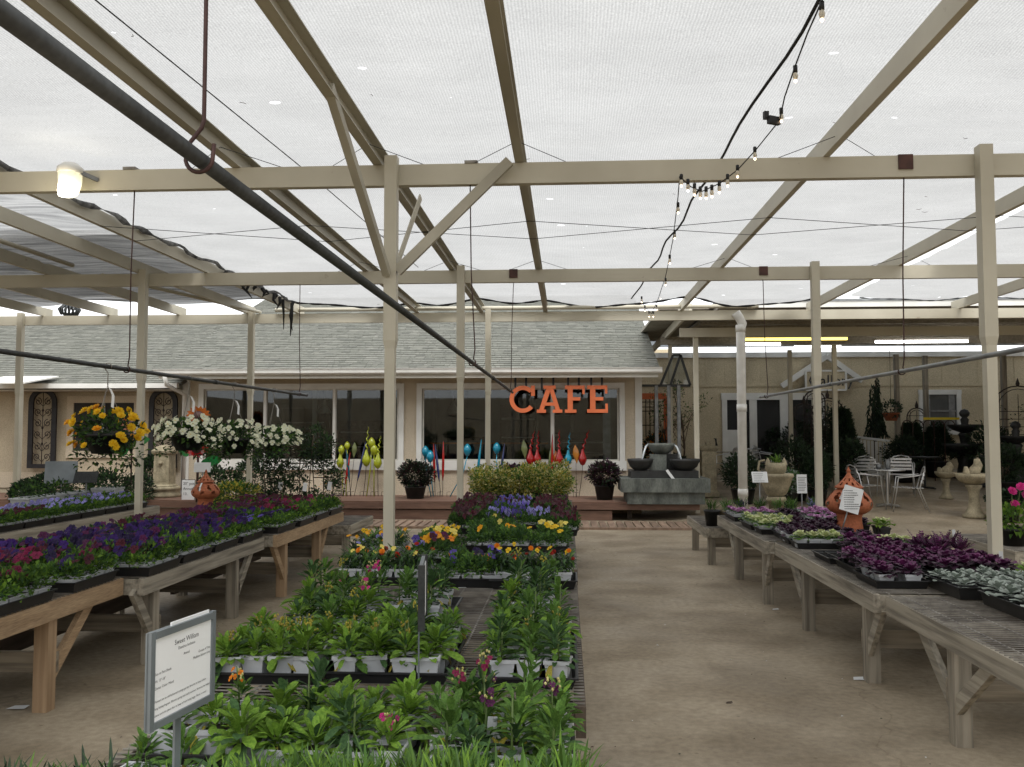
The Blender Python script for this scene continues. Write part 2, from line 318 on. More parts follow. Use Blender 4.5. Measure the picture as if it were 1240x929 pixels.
# ------------------------------------------------------------------ mesh builder
class MB:
    def __init__(s): s.v = []; s.f = []; s.m = []; s.sm = []
    def add(s, vs, fs, mi=0, smooth=False, M=None):
        o = len(s.v)
        if M is not None: vs = [M @ Vector(p) for p in vs]
        s.v.extend([tuple(p) for p in vs])
        for f in fs: s.f.append(tuple(i + o for i in f)); s.m.append(mi); s.sm.append(smooth)
        return s
    def box(s, c, size, mi=0, M=None, rz=0.0):
        x, y, z = size[0] / 2, size[1] / 2, size[2] / 2
        vs = [Vector((a * x, b * y, e * z)) for e in (-1, 1) for b in (-1, 1) for a in (-1, 1)]
        if rz: q = Matrix.Rotation(rz, 3, 'Z'); vs = [q @ p for p in vs]
        vs = [p + Vector(c) for p in vs]
        return s.add(vs, [(0, 2, 3, 1), (4, 5, 7, 6), (0, 1, 5, 4), (2, 6, 7, 3), (0, 4, 6, 2), (1, 3, 7, 5)], mi, False, M)
    def bar(s, p0, p1, w, h, mi=0, up=(0, 0, 1)):
        """rectangular bar, w across, h in the direction nearest up"""
        p0 = Vector(p0); p1 = Vector(p1); d = (p1 - p0).normalized(); u = Vector(up)
        if abs(d.dot(u)) > 0.999: u = Vector((0, 1, 0))
        a = d.cross(u).normalized(); b = a.cross(d).normalized()
        vs = [p + a * (i * w / 2) + b * (j * h / 2) for p in (p0, p1) for j in (-1, 1) for i in (-1, 1)]
        return s.add(vs, [(0, 1, 3, 2), (4, 6, 7, 5), (0, 4, 5, 1), (2, 3, 7, 6), (0, 2, 6, 4), (1, 5, 7, 3)], mi)
    def tube(s, pts, r, seg=8, mi=0, cap=True, smooth=True):
        pts = [Vector(p) for p in pts]; n = len(pts)
        rs = r if isinstance(r, (list, tuple)) else [r] * n
        d = (pts[1] - pts[0]).normalized(); u = Vector((0, 0, 1)) if abs(d.z) < 0.9 else Vector((1, 0, 0))
        a = d.cross(u).normalized(); vs = []
        for i, p in enumerate(pts):
            t = (pts[min(i + 1, n - 1)] - pts[max(i - 1, 0)])
            if t.length > 1e-9: t.normalize()
            else: t = d
            a = (a - t * a.dot(t)); a = a.normalized() if a.length > 1e-6 else t.orthogonal().normalized()
            b = t.cross(a)
            for k in range(seg):
                q = 2 * math.pi * k / seg
                vs.append(p + a * (math.cos(q) * rs[i]) + b * (math.sin(q) * rs[i]))
        fs = [(i * seg + k, i * seg + (k + 1) % seg, (i + 1) * seg + (k + 1) % seg, (i + 1) * seg + k) for i in range(n - 1) for k in range(seg)]
        s.add(vs, fs, mi, smooth)
        if cap:
            o = len(s.v) - len(vs)
            s.f.append(tuple(o + k for k in reversed(range(seg)))); s.m.append(mi); s.sm.append(False)
            s.f.append(tuple(o + (n - 1) * seg + k for k in range(seg))); s.m.append(mi); s.sm.append(False)
        return s
    def lathe(s, prof, seg=16, c=(0, 0, 0), mi=0, smooth=True, M=None, sq=False):
        """revolve (radius, z) pairs about z; sq makes a square section"""
        vs = []
        for r, z in prof:
            for k in range(seg):
                q = 2 * math.pi * (k + (0.5 if sq else 0)) / seg
                rr = r * (math.sqrt(2) if sq else 1)
                vs.append(Vector((c[0] + rr * math.cos(q), c[1] + rr * math.sin(q), c[2] + z)))
        fs = [(i * seg + k, i * seg + (k + 1) % seg, (i + 1) * seg + (k + 1) % seg, (i + 1) * seg + k) for i in range(len(prof) - 1) for k in range(seg)]
        return s.add(vs, fs, mi, smooth, M)
    def poly(s, pts, thick, M, mi=0):
        """2-D outline in the local xz plane extruded along local y by thick"""
        n = len(pts)
        vs = [Vector((p[0], -thick / 2, p[1])) for p in pts] + [Vector((p[0], thick / 2, p[1])) for p in pts]
        fs = [tuple(range(n)), tuple(reversed(range(n, 2 * n)))] + [(i, n + i, n + (i + 1) % n, (i + 1) % n) for i in range(n)]
        return s.add(vs, fs, mi, False, M)
    def mesh(s, name, mats):
        me = bpy.data.meshes.new(name)
        me.from_pydata(s.v, [], s.f)
        for m in (mats if isinstance(mats, (list, tuple)) else [mats]): me.materials.append(MATS[m])
        me.polygons.foreach_set('material_index', s.m)
        me.polygons.foreach_set('use_smooth', s.sm)
        me.update()
        return me
    def build(s, name, mats, parent=None, loc=None):
        """one mesh object; coordinates are world metres unless the parent is a local thing"""
        if parent is not None and parent.name in OFF:
            o = OFF[parent.name]; s.v = [(p[0] - o[0], p[1] - o[1], p[2] - o[2]) for p in s.v]
        ob = bpy.data.objects.new(name, s.mesh(name, mats)); COL.objects.link(ob)
        if parent is not None:
            ob.parent = parent
            if parent.name in OFF: OFF[ob.name] = OFF[parent.name]
        if loc is not None: ob.location = loc
        return ob
OFF = {}
def tag(o, label, cat, group=None, kind=None):
    o['label'] = label; o['category'] = cat
    if group: o['group'] = group
    if kind: o['kind'] = kind
    return o
def thing(name, label, cat, loc=(0, 0, 0), rz=0.0, group=None, world=False):
    o = bpy.data.objects.new(name, None); COL.objects.link(o)
    o.empty_display_size = 0.1
    o.location = loc; o.rotation_euler = (0, 0, rz)
    if world: OFF[o.name] = tuple(loc)
    return tag(o, label, cat, group)
def struct(o): o['kind'] = 'structure'; return o
def child(name, mesh, parent, M=None):
    o = bpy.data.objects.new(name, mesh); COL.objects.link(o); o.parent = parent
    if M is not None: o.matrix_local = M
    return o
def copy_tree(o, parent=None):
    c = o.copy(); COL.objects.link(c); c.parent = parent
    for ch in o.children: copy_tree(ch, c)
    return c
ORD = ['', 'first', 'second', 'third', 'fourth', 'fifth', 'sixth', 'seventh', 'eighth', 'ninth', 'tenth', 'eleventh', 'twelfth',
       'thirteenth', 'fourteenth', 'fifteenth', 'sixteenth', 'seventeenth', 'eighteenth', 'nineteenth', 'twentieth']
def ordn(i):
    if i <= 20: return ORD[i]
    tens = {2: 'twenty', 3: 'thirty', 4: 'forty', 5: 'fifty'}[i // 10]
    return tens + '-' + ORD[i % 10] if i % 10 else {2: 'twentieth', 3: 'thirtieth', 4: 'fortieth', 5: 'fiftieth'}[i // 10]
def rr(a, b): return random.uniform(a, b)
def text_part(body, size, parent, M, mat='ink', align='LEFT', thick=0.0):
    cu = bpy.data.curves.new('lettering', 'FONT'); cu.body = body; cu.size = size; cu.align_x = align; cu.extrude = thick; cu.resolution_u = 2
    tmp = bpy.data.objects.new('lettering', cu); COL.objects.link(tmp)
    dg = bpy.context.evaluated_depsgraph_get()
    me = bpy.data.meshes.new_from_object(tmp.evaluated_get(dg))
    bpy.data.objects.remove(tmp); bpy.data.curves.remove(cu)
    me.materials.clear(); me.materials.append(MATS[mat])
    return child('lettering', me, parent, M)
# ================================================================== SETTING
def sstep(a, b, x):
    t = max(0, min(1, (x - a) / (b - a))); return t * t * (3 - 2 * t)
def ground_z(X, Y): return pz(min(Y, 25.5)) * sstep(1.7, 3.2, X)
def make_ground():
    xs = [-900, -200, -60, -30] + [-20 + i for i in range(20)] + [0.5 * i for i in range(0, 30)] + [15, 18, 24, 30, 60, 200, 900]
    ys = [-900, -200, -60, -20] + [-10 + i for i in range(24)] + [14 + 0.5 * i for i in range(26)] + [28, 32, 40, 60, 120, 300, 900]
    m = MB(); nx = len(xs)
    vs = [(x, y, ground_z(x, y)) for y in ys for x in xs]
    m.add(vs, [(j * nx + i, j * nx + i + 1, (j + 1) * nx + i + 1, (j + 1) * nx + i) for j in range(len(ys) - 1) for i in range(nx - 1)], 0, True)
    struct(m.build('ground', 'concrete'))
make_ground()
# unseen walls added round the shade house to block low sky light
for (l, c, s_) in (('cream shop wall behind the photographer', (0, -8.0, 1.7), (30, 0.2, 3.4)), ('cream yard wall along the far left side', (-13.5, 5, 1.5), (0.2, 26, 3.0)), ('cream yard wall along the far right side', (13.5, 8.5, 1.6), (0.2, 33, 3.2))):
    o = MB().box((0, 0, 0), s_).build('light_block_wall', 'tan_wall'); o.location = c; tag(o, l, 'wall')
rnd_ = random.Random(77)
m = MB()
for k in range(420):
    x, y = rnd_.uniform(-6, 6), rnd_.uniform(2.5, 15); q = rnd_.uniform(.004, .013); a = rnd_.uniform(0, 6)
    m.add([(-q, 0, .002), (0, -q * .5, .006), (q, 0, .003), (0, q * .5, .005)], [(0, 1, 2, 3)], rnd_.choice((0, 0, 1, 2, 2, 3)), False, Matrix.Translation((x, y, ground_z(x, y))) @ Matrix.Rotation(a, 4, 'Z'))
o = m.build('fallen_petals', ['bark', 'leaf_dark', 'paper', 'petal_burgundy']); tag(o, 'crumbs of soil, leaves and petals strewn over the concrete floor', 'litter', kind='stuff')

# ------------------------------------------------------------------ shade structure
ROWS = [6.7, 11.15, 15.1]
PX = [-9.55, -5.42, -1.32, 3.05, 7.4]
RAFT = [-9.2, -8.0, -6.75, -5.5, -4.62, -2.55, -1.44, -0.35, 1.94, 4.1, 6.5, 8.8]
ZB0, ZB1 = 3.54, 3.70
def make_frame():
    t = thing('shade_structure', 'cream painted steel frame of posts, beams and rafters carrying the shade cloth', 'pergola', (-1.32, 6.7, 0), world=True)
    for ri, Y in enumerate(ROWS):
        MB().box((-1.0, Y, (ZB0 + ZB1) / 2), (22, 0.07, ZB1 - ZB0)).build('beam', 'steel_paint', t)
        for pi, X in enumerate(PX):
            if ri == 2 and X > 2: continue
            Yp = Y - 0.085
            m = MB(); a, b = 0.037, 0.047
            m.lathe([(a, 0.0), (a, 2.28), (b, 2.34), (b, ZB1 + 0.045), (0.001, ZB1 + 0.045)], 4, (X, Yp, 0), sq=True, smooth=False)
            m.box((X, Yp, 0.006), (0.2, 0.2, 0.012))
            m.build('post', 'steel_paint', t)
    for X in RAFT:                              # open channel rafters lying on the beams
        w, h, th = 0.06, 0.145, 0.008
        y0, y1 = 0.5, 15.35
        z = ZB1 + 0.003
        m = MB(); sgn = -1 if X < 0.5 else 1     # the open side faces away from / towards the middle
        if X < -4 or X > 0.5:                    # closed box sections on both sides
            m.box((X, (y0 + y1) / 2, z + h / 2), (0.05, y1 - y0, h)); m.build('rafter', 'steel_paint', t); continue
        m.box((X + (w / 2 if sgn < 0 else -w / 2) * -sgn * sgn, (y0 + y1) / 2, z + h / 2), (th, y1 - y0, h))
        m.box((X, (y0 + y1) / 2, z + th / 2 + 0.001), (w + 0.012, y1 - y0, th))
        m.box((X, (y0 + y1) / 2, z + h - th / 2 + 0.002), (w + 0.012, y1 - y0, th))
        m.build('rafter', 'rafter_paint' if X < 0.5 else 'steel_paint', t)
    # knee braces of the near middle post
    X, Y = -1.32, 6.615
    MB().bar((X - 0.02, Y - 0.06, 2.84), (-1.44, 5.25, 3.76), 0.055, 0.06).build('brace', 'rafter_paint', t)
    MB().bar((X + 0.05, Y - 0.02, 2.86), (X + 0.90, Y - 0.02, 3.69), 0.045, 0.075).build('brace', 'rafter_paint', t)
    MB().bar((X + 0.03, Y + 0.04, 2.9), (X + 0.12, Y + 0.62, 3.60), 0.012, 0.055).build('brace', 'steel_paint', t)
    # little rain pipe clipped above the far beam and one running in depth on the left
    m = MB(); zz = ZB1 + 0.06
    m.tube([(-5.0, 15.0, zz), (3.2, 15.0, zz)], 0.035, 10); m.tube([(3.02, 15.0, zz), (3.14, 15.0, zz)], 0.046, 10)
    m.build('rail_pipe', 'steel_paint', t)
    m = MB(); m.tube([(-6.1, 0.5, 3.72), (-6.1, 10.6, 3.72)], 0.028, 8); m.tube([(-6.1, 8.0, 3.72), (-6.1, 8.12, 3.72)], 0.042, 8); m.build('rail_pipe', 'steel_paint', t)
    m = MB(); m.tube([(-6.1, 11.3, 3.72), (-5.3, 15.1, 3.74)], 0.028, 8); m.build('rail_pipe', 'steel_paint', t)
    # tie wires
    def wire(pts, r=0.0032):
        MB().tube(pts, r, 4, cap=False).build('tie_wire', 'galv_dark', t)
    zig = [(-4.62, 8.5), (-2.55, 9.35), (-0.35, 8.55), (1.94, 9.3), (4.1, 8.6), (6.5, 9.3)]
    zag = [(-4.62, 9.2), (-2.55, 8.6), (-0.35, 9.35), (1.94, 8.55), (4.1, 9.25), (6.5, 8.5)]
    for z in (zig, zag): wire([(x, y, 3.70) for x, y in z])
    for X in RAFT[5:10]:
        for Y in ROWS[:2]:
            wire([(X - 0.36, Y - 0.02, ZB1), (X, Y - 0.35, ZB1 + 0.06), (X + 0.36, Y - 0.02, ZB1)], 0.0028)
    wire([(-2.3, 3.6, 3.74), (-2.05, 6.9, 3.72), (-1.85, 11.0, 3.72)], 0.005)
    # dark saddles on the beams
    for px_ in (-3.4, -0.72):
        MB().box((px_, ROWS[0], ZB1 + 0.012), (0.10, 0.085, 0.02)).build('saddle', 'wire', t)
    return t
make_frame()

def cloth(name, label, mat, x0, x1, y0, y1, nx, ny, fz, cat='shade cloth'):
    m = MB()
    vs = [(x0 + (x1 - x0) * i / nx, y0 + (y1 - y0) * j / ny, 0) for j in range(ny + 1) for i in range(nx + 1)]
    vs = [(x, y + (fz(x, y)[1]), fz(x, y)[0]) for x, y, _ in vs]
    m.add(vs, [(j * (nx + 1) + i, j * (nx + 1) + i + 1, (j + 1) * (nx + 1) + i + 1, (j + 1) * (nx + 1) + i) for j in range(ny) for i in range(nx)], 0, True)
    t = thing(name, label, cat, (x0, y1, ZB1 + 0.16), world=True)
    m.build('fabric', mat, t)
    return t
ZC = ZB1 + 0.156
def sag(x, y):
    xs = sorted(RAFT); k = 0.0
    for a, b in zip(xs, xs[1:]):
        if a <= x <= b: u = (x - a) / (b - a); k = math.sin(math.pi * u) * min(1, (b - a) / 2.2)
    w = 0.010 * math.sin(7.3 * y + 3 * math.sin(1.7 * x)) + 0.008 * math.sin(13 * y + 5 * x) + 0.006 * math.sin(23 * y - 4 * x + 2)
    e = max(0, (y - 13.4) / 1.4)
    z = ZC + 0.004 - (0.05 + 0.012 * math.sin(1.3 * y)) * k * 0.8 + w * k - 0.05 * e * e * k
    return (max(z, ZC - 0.15), (e * (0.22 * math.sin(2.1 * x + 1) + 0.1 * math.sin(5.3 * x))) if y > 13.4 else 0)
t = cloth('shade_cloth', 'wide white woven shade cloth stretched above the middle aisle', 'shade_cloth', -4.62, 4.12, 0.6, 14.75, 110, 160, sag)
def hem(t, x0, x1, f, y1, r=0.016, n=90):
    pts = [(x0 + (x1 - x0) * i / n, y1 + f(x0 + (x1 - x0) * i / n, y1)[1], f(x0 + (x1 - x0) * i / n, y1)[0] - 0.012) for i in range(n + 1)]
    MB().tube(pts, [r * (1 + 0.5 * math.sin(i * 1.7)) for i in range(n + 1)], 6).build('hem', 'black_cord', t)
hem(t, -4.6, 4.1, sag, 14.75)
t2 = cloth('shade_cloth', 'grey white shade cloth panel over the right hand tables', 'shade_cloth', 4.50, 10.5, 0.6, 14.6, 60, 150, sag)
hem(t2, 4.65, 10.4, sag, 14.6, 0.008)
def sag2(x, y):
    z, d = sag(x, y)
    wr = 0.030 * math.sin(5.1 * y + 1.4 * math.sin(2.2 * x)) + 0.018 * math.sin(11.7 * y + 2.6 * x)
    return (ZC + 0.03 + wr + 0.012 * math.sin(3 * x), 0.05 * math.sin(4 * x) if y > 13.4 else 0)
t3 = cloth('dark_net', 'dark grey wrinkled netting over the left hand edge', 'dark_net', -12, -4.75, 0.6, 14.8, 60, 200, sag2, 'shade net')
t3b = cloth('dark_net', 'second darker layer of netting over the far left corner', 'dark_net', -12, -4.7, 9.6, 14.7, 50, 80, lambda x, y: (sag2(x, y)[0] + 0.06, sag2(x, y)[1]), 'shade net')
for k in range(16):                              # windblown twigs caught on the cloth
    x, y = rr(-3.5, 3.6), rr(4.6, 9.0)
    a = rr(0, 3); L = rr(.03, .06); z = sag(x, y)[0] - .004
    MB().tube([(x, y, z), (x + L * .5 * math.cos(a), y + L * .5 * math.sin(a), z - .004), (x + L * math.cos(a + .6), y + L * math.sin(a + .6), z)], .0018, 4).build('twig', 'bark', t)
# bunched net roll along the left rafter and the rag hanging off its end
m = MB(); pts = []; rs = []
for i in range(70):
    y = 2.0 + 12.6 * i / 69
    pts.append((-4.53 + 0.025 * math.sin(i * 0.9) + 0.015 * math.sin(i * 2.3), y, ZC - 0.035 + 0.018 * math.sin(i * 1.3))); rs.append(0.020 + 0.010 * math.sin(i * 1.9 + 1) + 0.008 * math.sin(i * 4.1))
m.tube(pts, rs, 7)
t3r = thing('netting_roll', 'bunched black and white netting rolled along the left rafter', 'netting', (-4.58, 14.6, ZC - 0.05), world=True)
m.build('roll', 'dark_net', t3r)
for k in range(14):
    y = 11.6 + 0.22 * k; x = -4.5 + rr(-0.06, 0.06); L = rr(0.06, 0.22) if k < 11 else rr(0.4, 0.8)
    MB().tube([(x, y, ZC - 0.06), (x + rr(-.05, .05), y + rr(-.05, .05), ZC - 0.06 - L * 0.5), (x + rr(-.08, .08), y, ZC - 0.06 - L)], [0.03, rr(0.012, 0.03), 0.006], 5).build('shred', 'black_cord', t3r)

# ------------------------------------------------------------------ hanging conduit rails
def rail(label, X, z, y0, y1, hangs, mat, r=0.0155):
    t = thing('hanging_rail', label, 'pipe', (X, y1, z), group='conduit rails hung on wires', world=True)
    m = MB(); m.tube([(X, y0, z), (X, y1, z)], r, 12)
    m.build('pipe', mat, t)
    m = MB(); yc = y0 + (y1 - y0) * 0.72; m.tube([(X, yc, z), (X, yc + 0.09, z)], r * 1.25, 12); m.build('coupling', mat, t)
    for (y, kind) in hangs:
        zt = ZB0 + 0.03
        m = MB()
        off = 0.05 * (1 if kind != 'rod' else 1)
        if kind == 'rod':
            q = [(X + 0.008, y, ZC - 0.05), (X + 0.010, y, z + 0.075), (X + 0.006, y, z + 0.06), (X - 0.022, y, z + 0.025)]
            q += [(X + 0.002 + 0.027 * math.cos(a), y, z + 0.0 + 0.027 * math.sin(a)) for a in [R(190 + 17 * i) for i in range(10)]]
            q.append((X + 0.031, y, z + 0.028))
            m.tube(q, 0.0042, 7); w = m.build('hook', 'rust_rod', t)
        else:
            q = [(X + kind, y, zt), (X + kind * 0.5, y, (zt + z) / 2), (X + 0.02, y, z + 0.1)]
            q += [(X + 0.026 * math.cos(a), y, z + 0.026 * math.sin(a)) for a in [R(70 - 35 * i) for i in range(9)]]
            m.tube(q, 0.005, 6); w = m.build('wire', 'rust_rod', t)
            if (X, y) in ((2.46, 6.7), (2.46, 11.15), (-0.71, 11.15)): MB().box((X + kind, y, ZB1 - 0.02 - 0.03), (0.105, 0.095, 0.11)).build('bracket', 'brown_plate', t)
    return t
rail('dark conduit rail passing overhead from upper left towards the cafe sign', -0.71, 2.18, 0.4, 11.75, [(1.66, 'rod'), (6.7, -0.02), (11.15, 0.05)], 'galv_dark')
rail('galvanised conduit rail hung above the right hand benches', 2.46, 2.10, 0.5, 11.5, [(6.7, 0.05), (11.15, -0.02)], 'galv')
rail('galvanised conduit rail carrying the flower baskets on the left', -3.40, 2.14, 0.5, 11.5, [(6.7, 0.03), (11.15, 0.0)], 'galv_dark', 0.017)

# ------------------------------------------------------------------ lamp on the near beam
def yard_lamp():
    p = at(85, 213, 6.55)
    t = thing('yard_lamp', 'lit yard lamp with clear prismatic shade fixed on the near beam', 'lamp', (p.x, p.y, 3.45), world=True)
    m = MB(); c = (p.x, p.y, 3.45)
    m.lathe([(0.085, 0.19), (0.10, 0.20), (0.095, 0.235), (0.07, 0.255), (0.055, 0.27), (0.001, 0.272)], 16, c); m.build('housing', 'white_paint', t)
    m = MB(); m.lathe([(0.088, 0.19), (0.082, 0.10), (0.06, 0.03), (0.035, 0.012), (0.001, 0.01)], 16, c, smooth=False); m.build('shade', 'lamp_glass', t)
    m = MB(); m.lathe([(0.001, 0.0), (0.05, 0.012), (0.058, 0.05), (0.05, 0.12), (0.001, 0.13)], 12, (p.x, p.y - 0.055, 3.44)); m.build('bulb', 'lamp_glow', t)
    MB().bar((p.x + 0.08, p.y, 3.65), (p.x + 0.16, 6.66, 3.62), 0.02, 0.03).build('arm', 'galv', t)
    ld = bpy.data.lights.new('yard_light', 'POINT'); ld.energy = 1.5; ld.color = (1, 0.88, 0.65); ld.shadow_soft_size = 0.06
    lo = bpy.data.objects.new('yard_light', ld); COL.objects.link(lo); lo.location = (0, -0.22, 0.0); lo.parent = t
yard_lamp()

# ------------------------------------------------------------------ string lights and feed cable
def string_lights():
    cp = [(1003, -22, 3.9), (995, 2, 4.1), (978, 40, 4.5), (963, 80, 4.9), (950, 118, 5.4), (944, 146, 5.8), (915, 182, 6.4), (893, 206, 6.55), (872, 222, 6.58), (850, 232, 6.6), (836, 226, 6.6), (823, 214, 6.62),
          (821, 240, 7.4), (815, 290, 9.0), (806, 335, 11.0), (797, 362, 13.2), (789, 380, 14.4), (781, 372, 14.5), (772, 352, 14.5)]
    pts = [at(*c) for c in cp]
    t = thing('string_lights', 'string of small clear bulbs on black cord drooping under the cloth', 'string lights', pts[9], world=True)
    MB().tube(pts, 0.0045, 5, cap=False).build('cable', 'black_cord', t)
    sp = [(995, 5), (963, 82), (946, 133), (914, 180), (893, 202), (881, 213), (871, 221), (862, 226), (855, 228), (848, 228), (841, 224), (833, 219), (825, 213), (821, 247), (817, 280), (811, 310), (806, 338), (800, 356), (795, 370), (791, 378), (786, 378), (781, 371), (777, 360)]
    def depth(py, i):
        best = min(cp[max(0, i - 1):] + cp, key=lambda c: abs(c[1] - py) + (0 if (c[2] > 6.61) == (i > 12) else 400)); return best[2]
    for i, (x, y) in enumerate(sp):
        Y = depth(y, i); p = at(x, y, Y)
        m = MB(); m.lathe([(0.004, 0.015), (0.0125, 0.011), (0.0125, -0.028), (0.001, -0.029)], 8, p)
        so = m.build('socket', 'black_plastic', t)
        m = MB(); m.lathe([(0.009, -0.029), (0.0145, -0.042), (0.0145, -0.055), (0.008, -0.066), (0.001, -0.068)], 8, p); m.build('bulb', 'lamp_glass', so)
        m = MB(); m.lathe([(0.001, -0.066), (0.007, -0.07), (0.0085, -0.077), (0.006, -0.083), (0.001, -0.085)], 6, p); m.build('filament', 'bulb_glow', so)
    p = at(937, 146, 5.8); m = MB(); m.box((p.x, p.y, p.z), (0.09, 0.03, 0.05), rz=0.5); m.box((p.x - 0.05, p.y, p.z + 0.035), (0.03, 0.03, 0.05), rz=0.2); m.build('plug', 'black_plastic', t)
    pts = []
    for i in range(40):
        y = 0.5 + 13.6 * i / 39
        px = 985 + (765 - 985) * (max(-900, (524 - 2.16 * F / y)) / 360)
        X = at(px, 524 - 2.16 * F / y, y).x
        pts.append((X + 0.02 * math.sin(i * 1.1), y, ZC - 0.075 - 0.02 * math.sin(i * 0.7) ** 2))
    o = MB().tube(pts, 0.010, 7).build('feed_cable', 'black_cord')
    tag(o, 'thick black cable running under the cloth beside the string lights', 'cable')
string_lights()

# ------------------------------------------------------------------ deck and slat walkway
DZ, DY = 0.35, 16.9
def make_deck():
    t = thing('deck', 'low brown painted timber deck in front of the cafe', 'deck', (-3, DY, 0), world=True)
    for k in range(12):
        y = DY + 0.075 + 0.152 * k
        MB().box((-8.8, y, DZ - 0.018), (22.6, 0.142, 0.036)).build('board', 'deck_paint', t)
    MB().box((-8.8, DY + 0.02, DZ - 0.04 - 0.052), (22.55, 0.035, 0.104)).build('fascia', 'deck_paint', t)
    MB().box((-9.6, DY + 0.055, 0.094), (20.9, 0.035, 0.18)).build('fascia', 'deck_paint', t)
    for k in range(9): MB().box((-18 + 2.4 * k, DY + 0.4, 0.15), (0.09, 0.09, 0.29)).build('post', 'dark_wood', t)
    t2 = thing('slat_walkway', 'strip of short brown timber slats laid before the deck', 'walkway', (-1, 15.95, 0), world=True)
    sl = MB().box((0, 0, 0.018), (0.112, 1.15, 0.03)).mesh('slat', 'slat_wood')
    x = -6.2; k = 0
    while x < 2.5:
        o = child('slat', sl, t2, Matrix.Translation((x + 1, 0, rr(-0.003, 0.004))) @ Matrix.Rotation(rr(-0.012, 0.012), 4, 'Z')); x += 0.152
    MB().box((-1.85, 15.36, 0.02), (8.7, 0.06, 0.04)).build('border', 'slat_wood', t2)
make_deck()

# ------------------------------------------------------------------ cafe building
WY = 18.5
def WX(px): return at(px, 515, WY).x
def shingles(x0, x1, y0, z0, y1, z1, name, parent, expo=0.145, seed=1):
    rnd = random.Random(seed)
    L = math.hypot(y1 - y0, z1 - z0); dy, dz = (y1 - y0) / L, (z1 - z0) / L
    m = MB(); n = int(L / expo); nrm = Vector((0, -dz, dy))
    for r in range(n):
        s0 = r * expo; s1 = s0 + expo * 1.25
        x = x0 - rnd.uniform(0, 0.2)
        while x < x1:
            w = rnd.choice((0.11, 0.16, 0.22, 0.30)) * rnd.uniform(0.85, 1.15); a, b = max(x, x0) + 0.003, min(x + w, x1) - 0.003
            x += w
            if b - a < 0.02: continue
            off = rnd.uniform(0, 0.02); t0 = 0.016 + rnd.uniform(0, 0.006)
            p0 = Vector((0, y0 + dy * (s0 - off), z0 + dz * (s0 - off))); p1 = Vector((0, y0 + dy * s1, z0 + dz * s1))
            A = Vector((a, 0, 0)); B = Vector((b, 0, 0))
            vs = [A + p0 + nrm * t0, B + p0 + nrm * t0, B + p1 + nrm * 0.003, A + p1 + nrm * 0.003, A + p0, B + p0, B + p1, A + p1]
            m.add(vs, [(0, 1, 2, 3), (0, 4, 5, 1), (1, 5, 6, 2), (0, 3, 7, 4)], rnd.choice((0, 0, 0, 1, 1, 2)))
    o = m.build(name, ['shingle', 'shingle_light', 'shingle_dark'], parent); o['kind'] = 'stuff'
    return o
def slab(m, x0, x1, y0, z0, y1, z1, th):
    m.add([(x0, y0, z0), (x1, y0, z0), (x1, y1, z1), (x0, y1, z1), (x0, y0, z0 - th), (x1, y0, z0 - th), (x1, y1, z1 - th), (x0, y1, z1 - th)],
          [(0, 1, 2, 3), (4, 7, 6, 5), (0, 4, 5, 1), (1, 5, 6, 2), (2, 6, 7, 3), (3, 7, 4, 0)])
    return m
def ridge_caps(x0, x1, y, z, par):
    m = MB(); x = x0
    while x < x1:
        m.add([(x, y - 0.14, z - 0.045), (x + 0.29, y - 0.14, z - 0.05), (x + 0.29, y, z + 0.012), (x, y, z + 0.018), (x, y + 0.14, z - 0.045), (x + 0.29, y + 0.14, z - 0.05)], [(0, 1, 2, 3), (3, 2, 5, 4)]); x += 0.27
    o = m.build('ridge_caps', 'shingle', par); o['kind'] = 'stuff'
def window(parent, px0, px1, mull, ztop, zbot, Y, trim=0.11):
    X0, X1 = WX(px0), WX(px1); zc = (ztop + zbot) / 2
    m = MB(); yf = Y - 0.03
    m.box(((X0 + X1) / 2, yf, ztop + trim / 2), (X1 - X0 + 2 * trim, 0.05, trim)); m.box(((X0 + X1) / 2, yf, zbot - trim * 0.9), (X1 - X0 + 2 * trim + 0.06, 0.07, trim * 1.8))
    for X, s in ((X0, -1), (X1, 1)): m.box((X + s * trim / 2, yf, zc), (trim, 0.048, ztop - zbot))
    w = m.build('window', 'white_paint', parent)
    ed = [X0] + [WX(q) for q in mull] + [X1]
    for q in mull: MB().box((WX(q), Y - 0.012, zc), (0.055, 0.05, ztop - zbot)).build('mullion', 'white_paint', w)
    for a, b in zip(ed, ed[1:]):
        MB().box(((a + b) / 2, Y + 0.02, zc), (b - a - 0.05, 0.006, ztop - zbot)).build('pane', 'window_glass', w)
        m = MB(); c = (a + b) / 2; hw = (b - a) / 2 - 0.026
        for s in (-1, 1): m.box((c + s * hw, Y + 0.012, zc), (0.03, 0.035, ztop - zbot))
        m.box((c, Y + 0.012, ztop - 0.014), (2 * hw, 0.034, 0.03)); m.box((c, Y + 0.012, zbot + 0.014), (2 * hw, 0.034, 0.03)); m.build('sash', 'gutter', w)
    return w
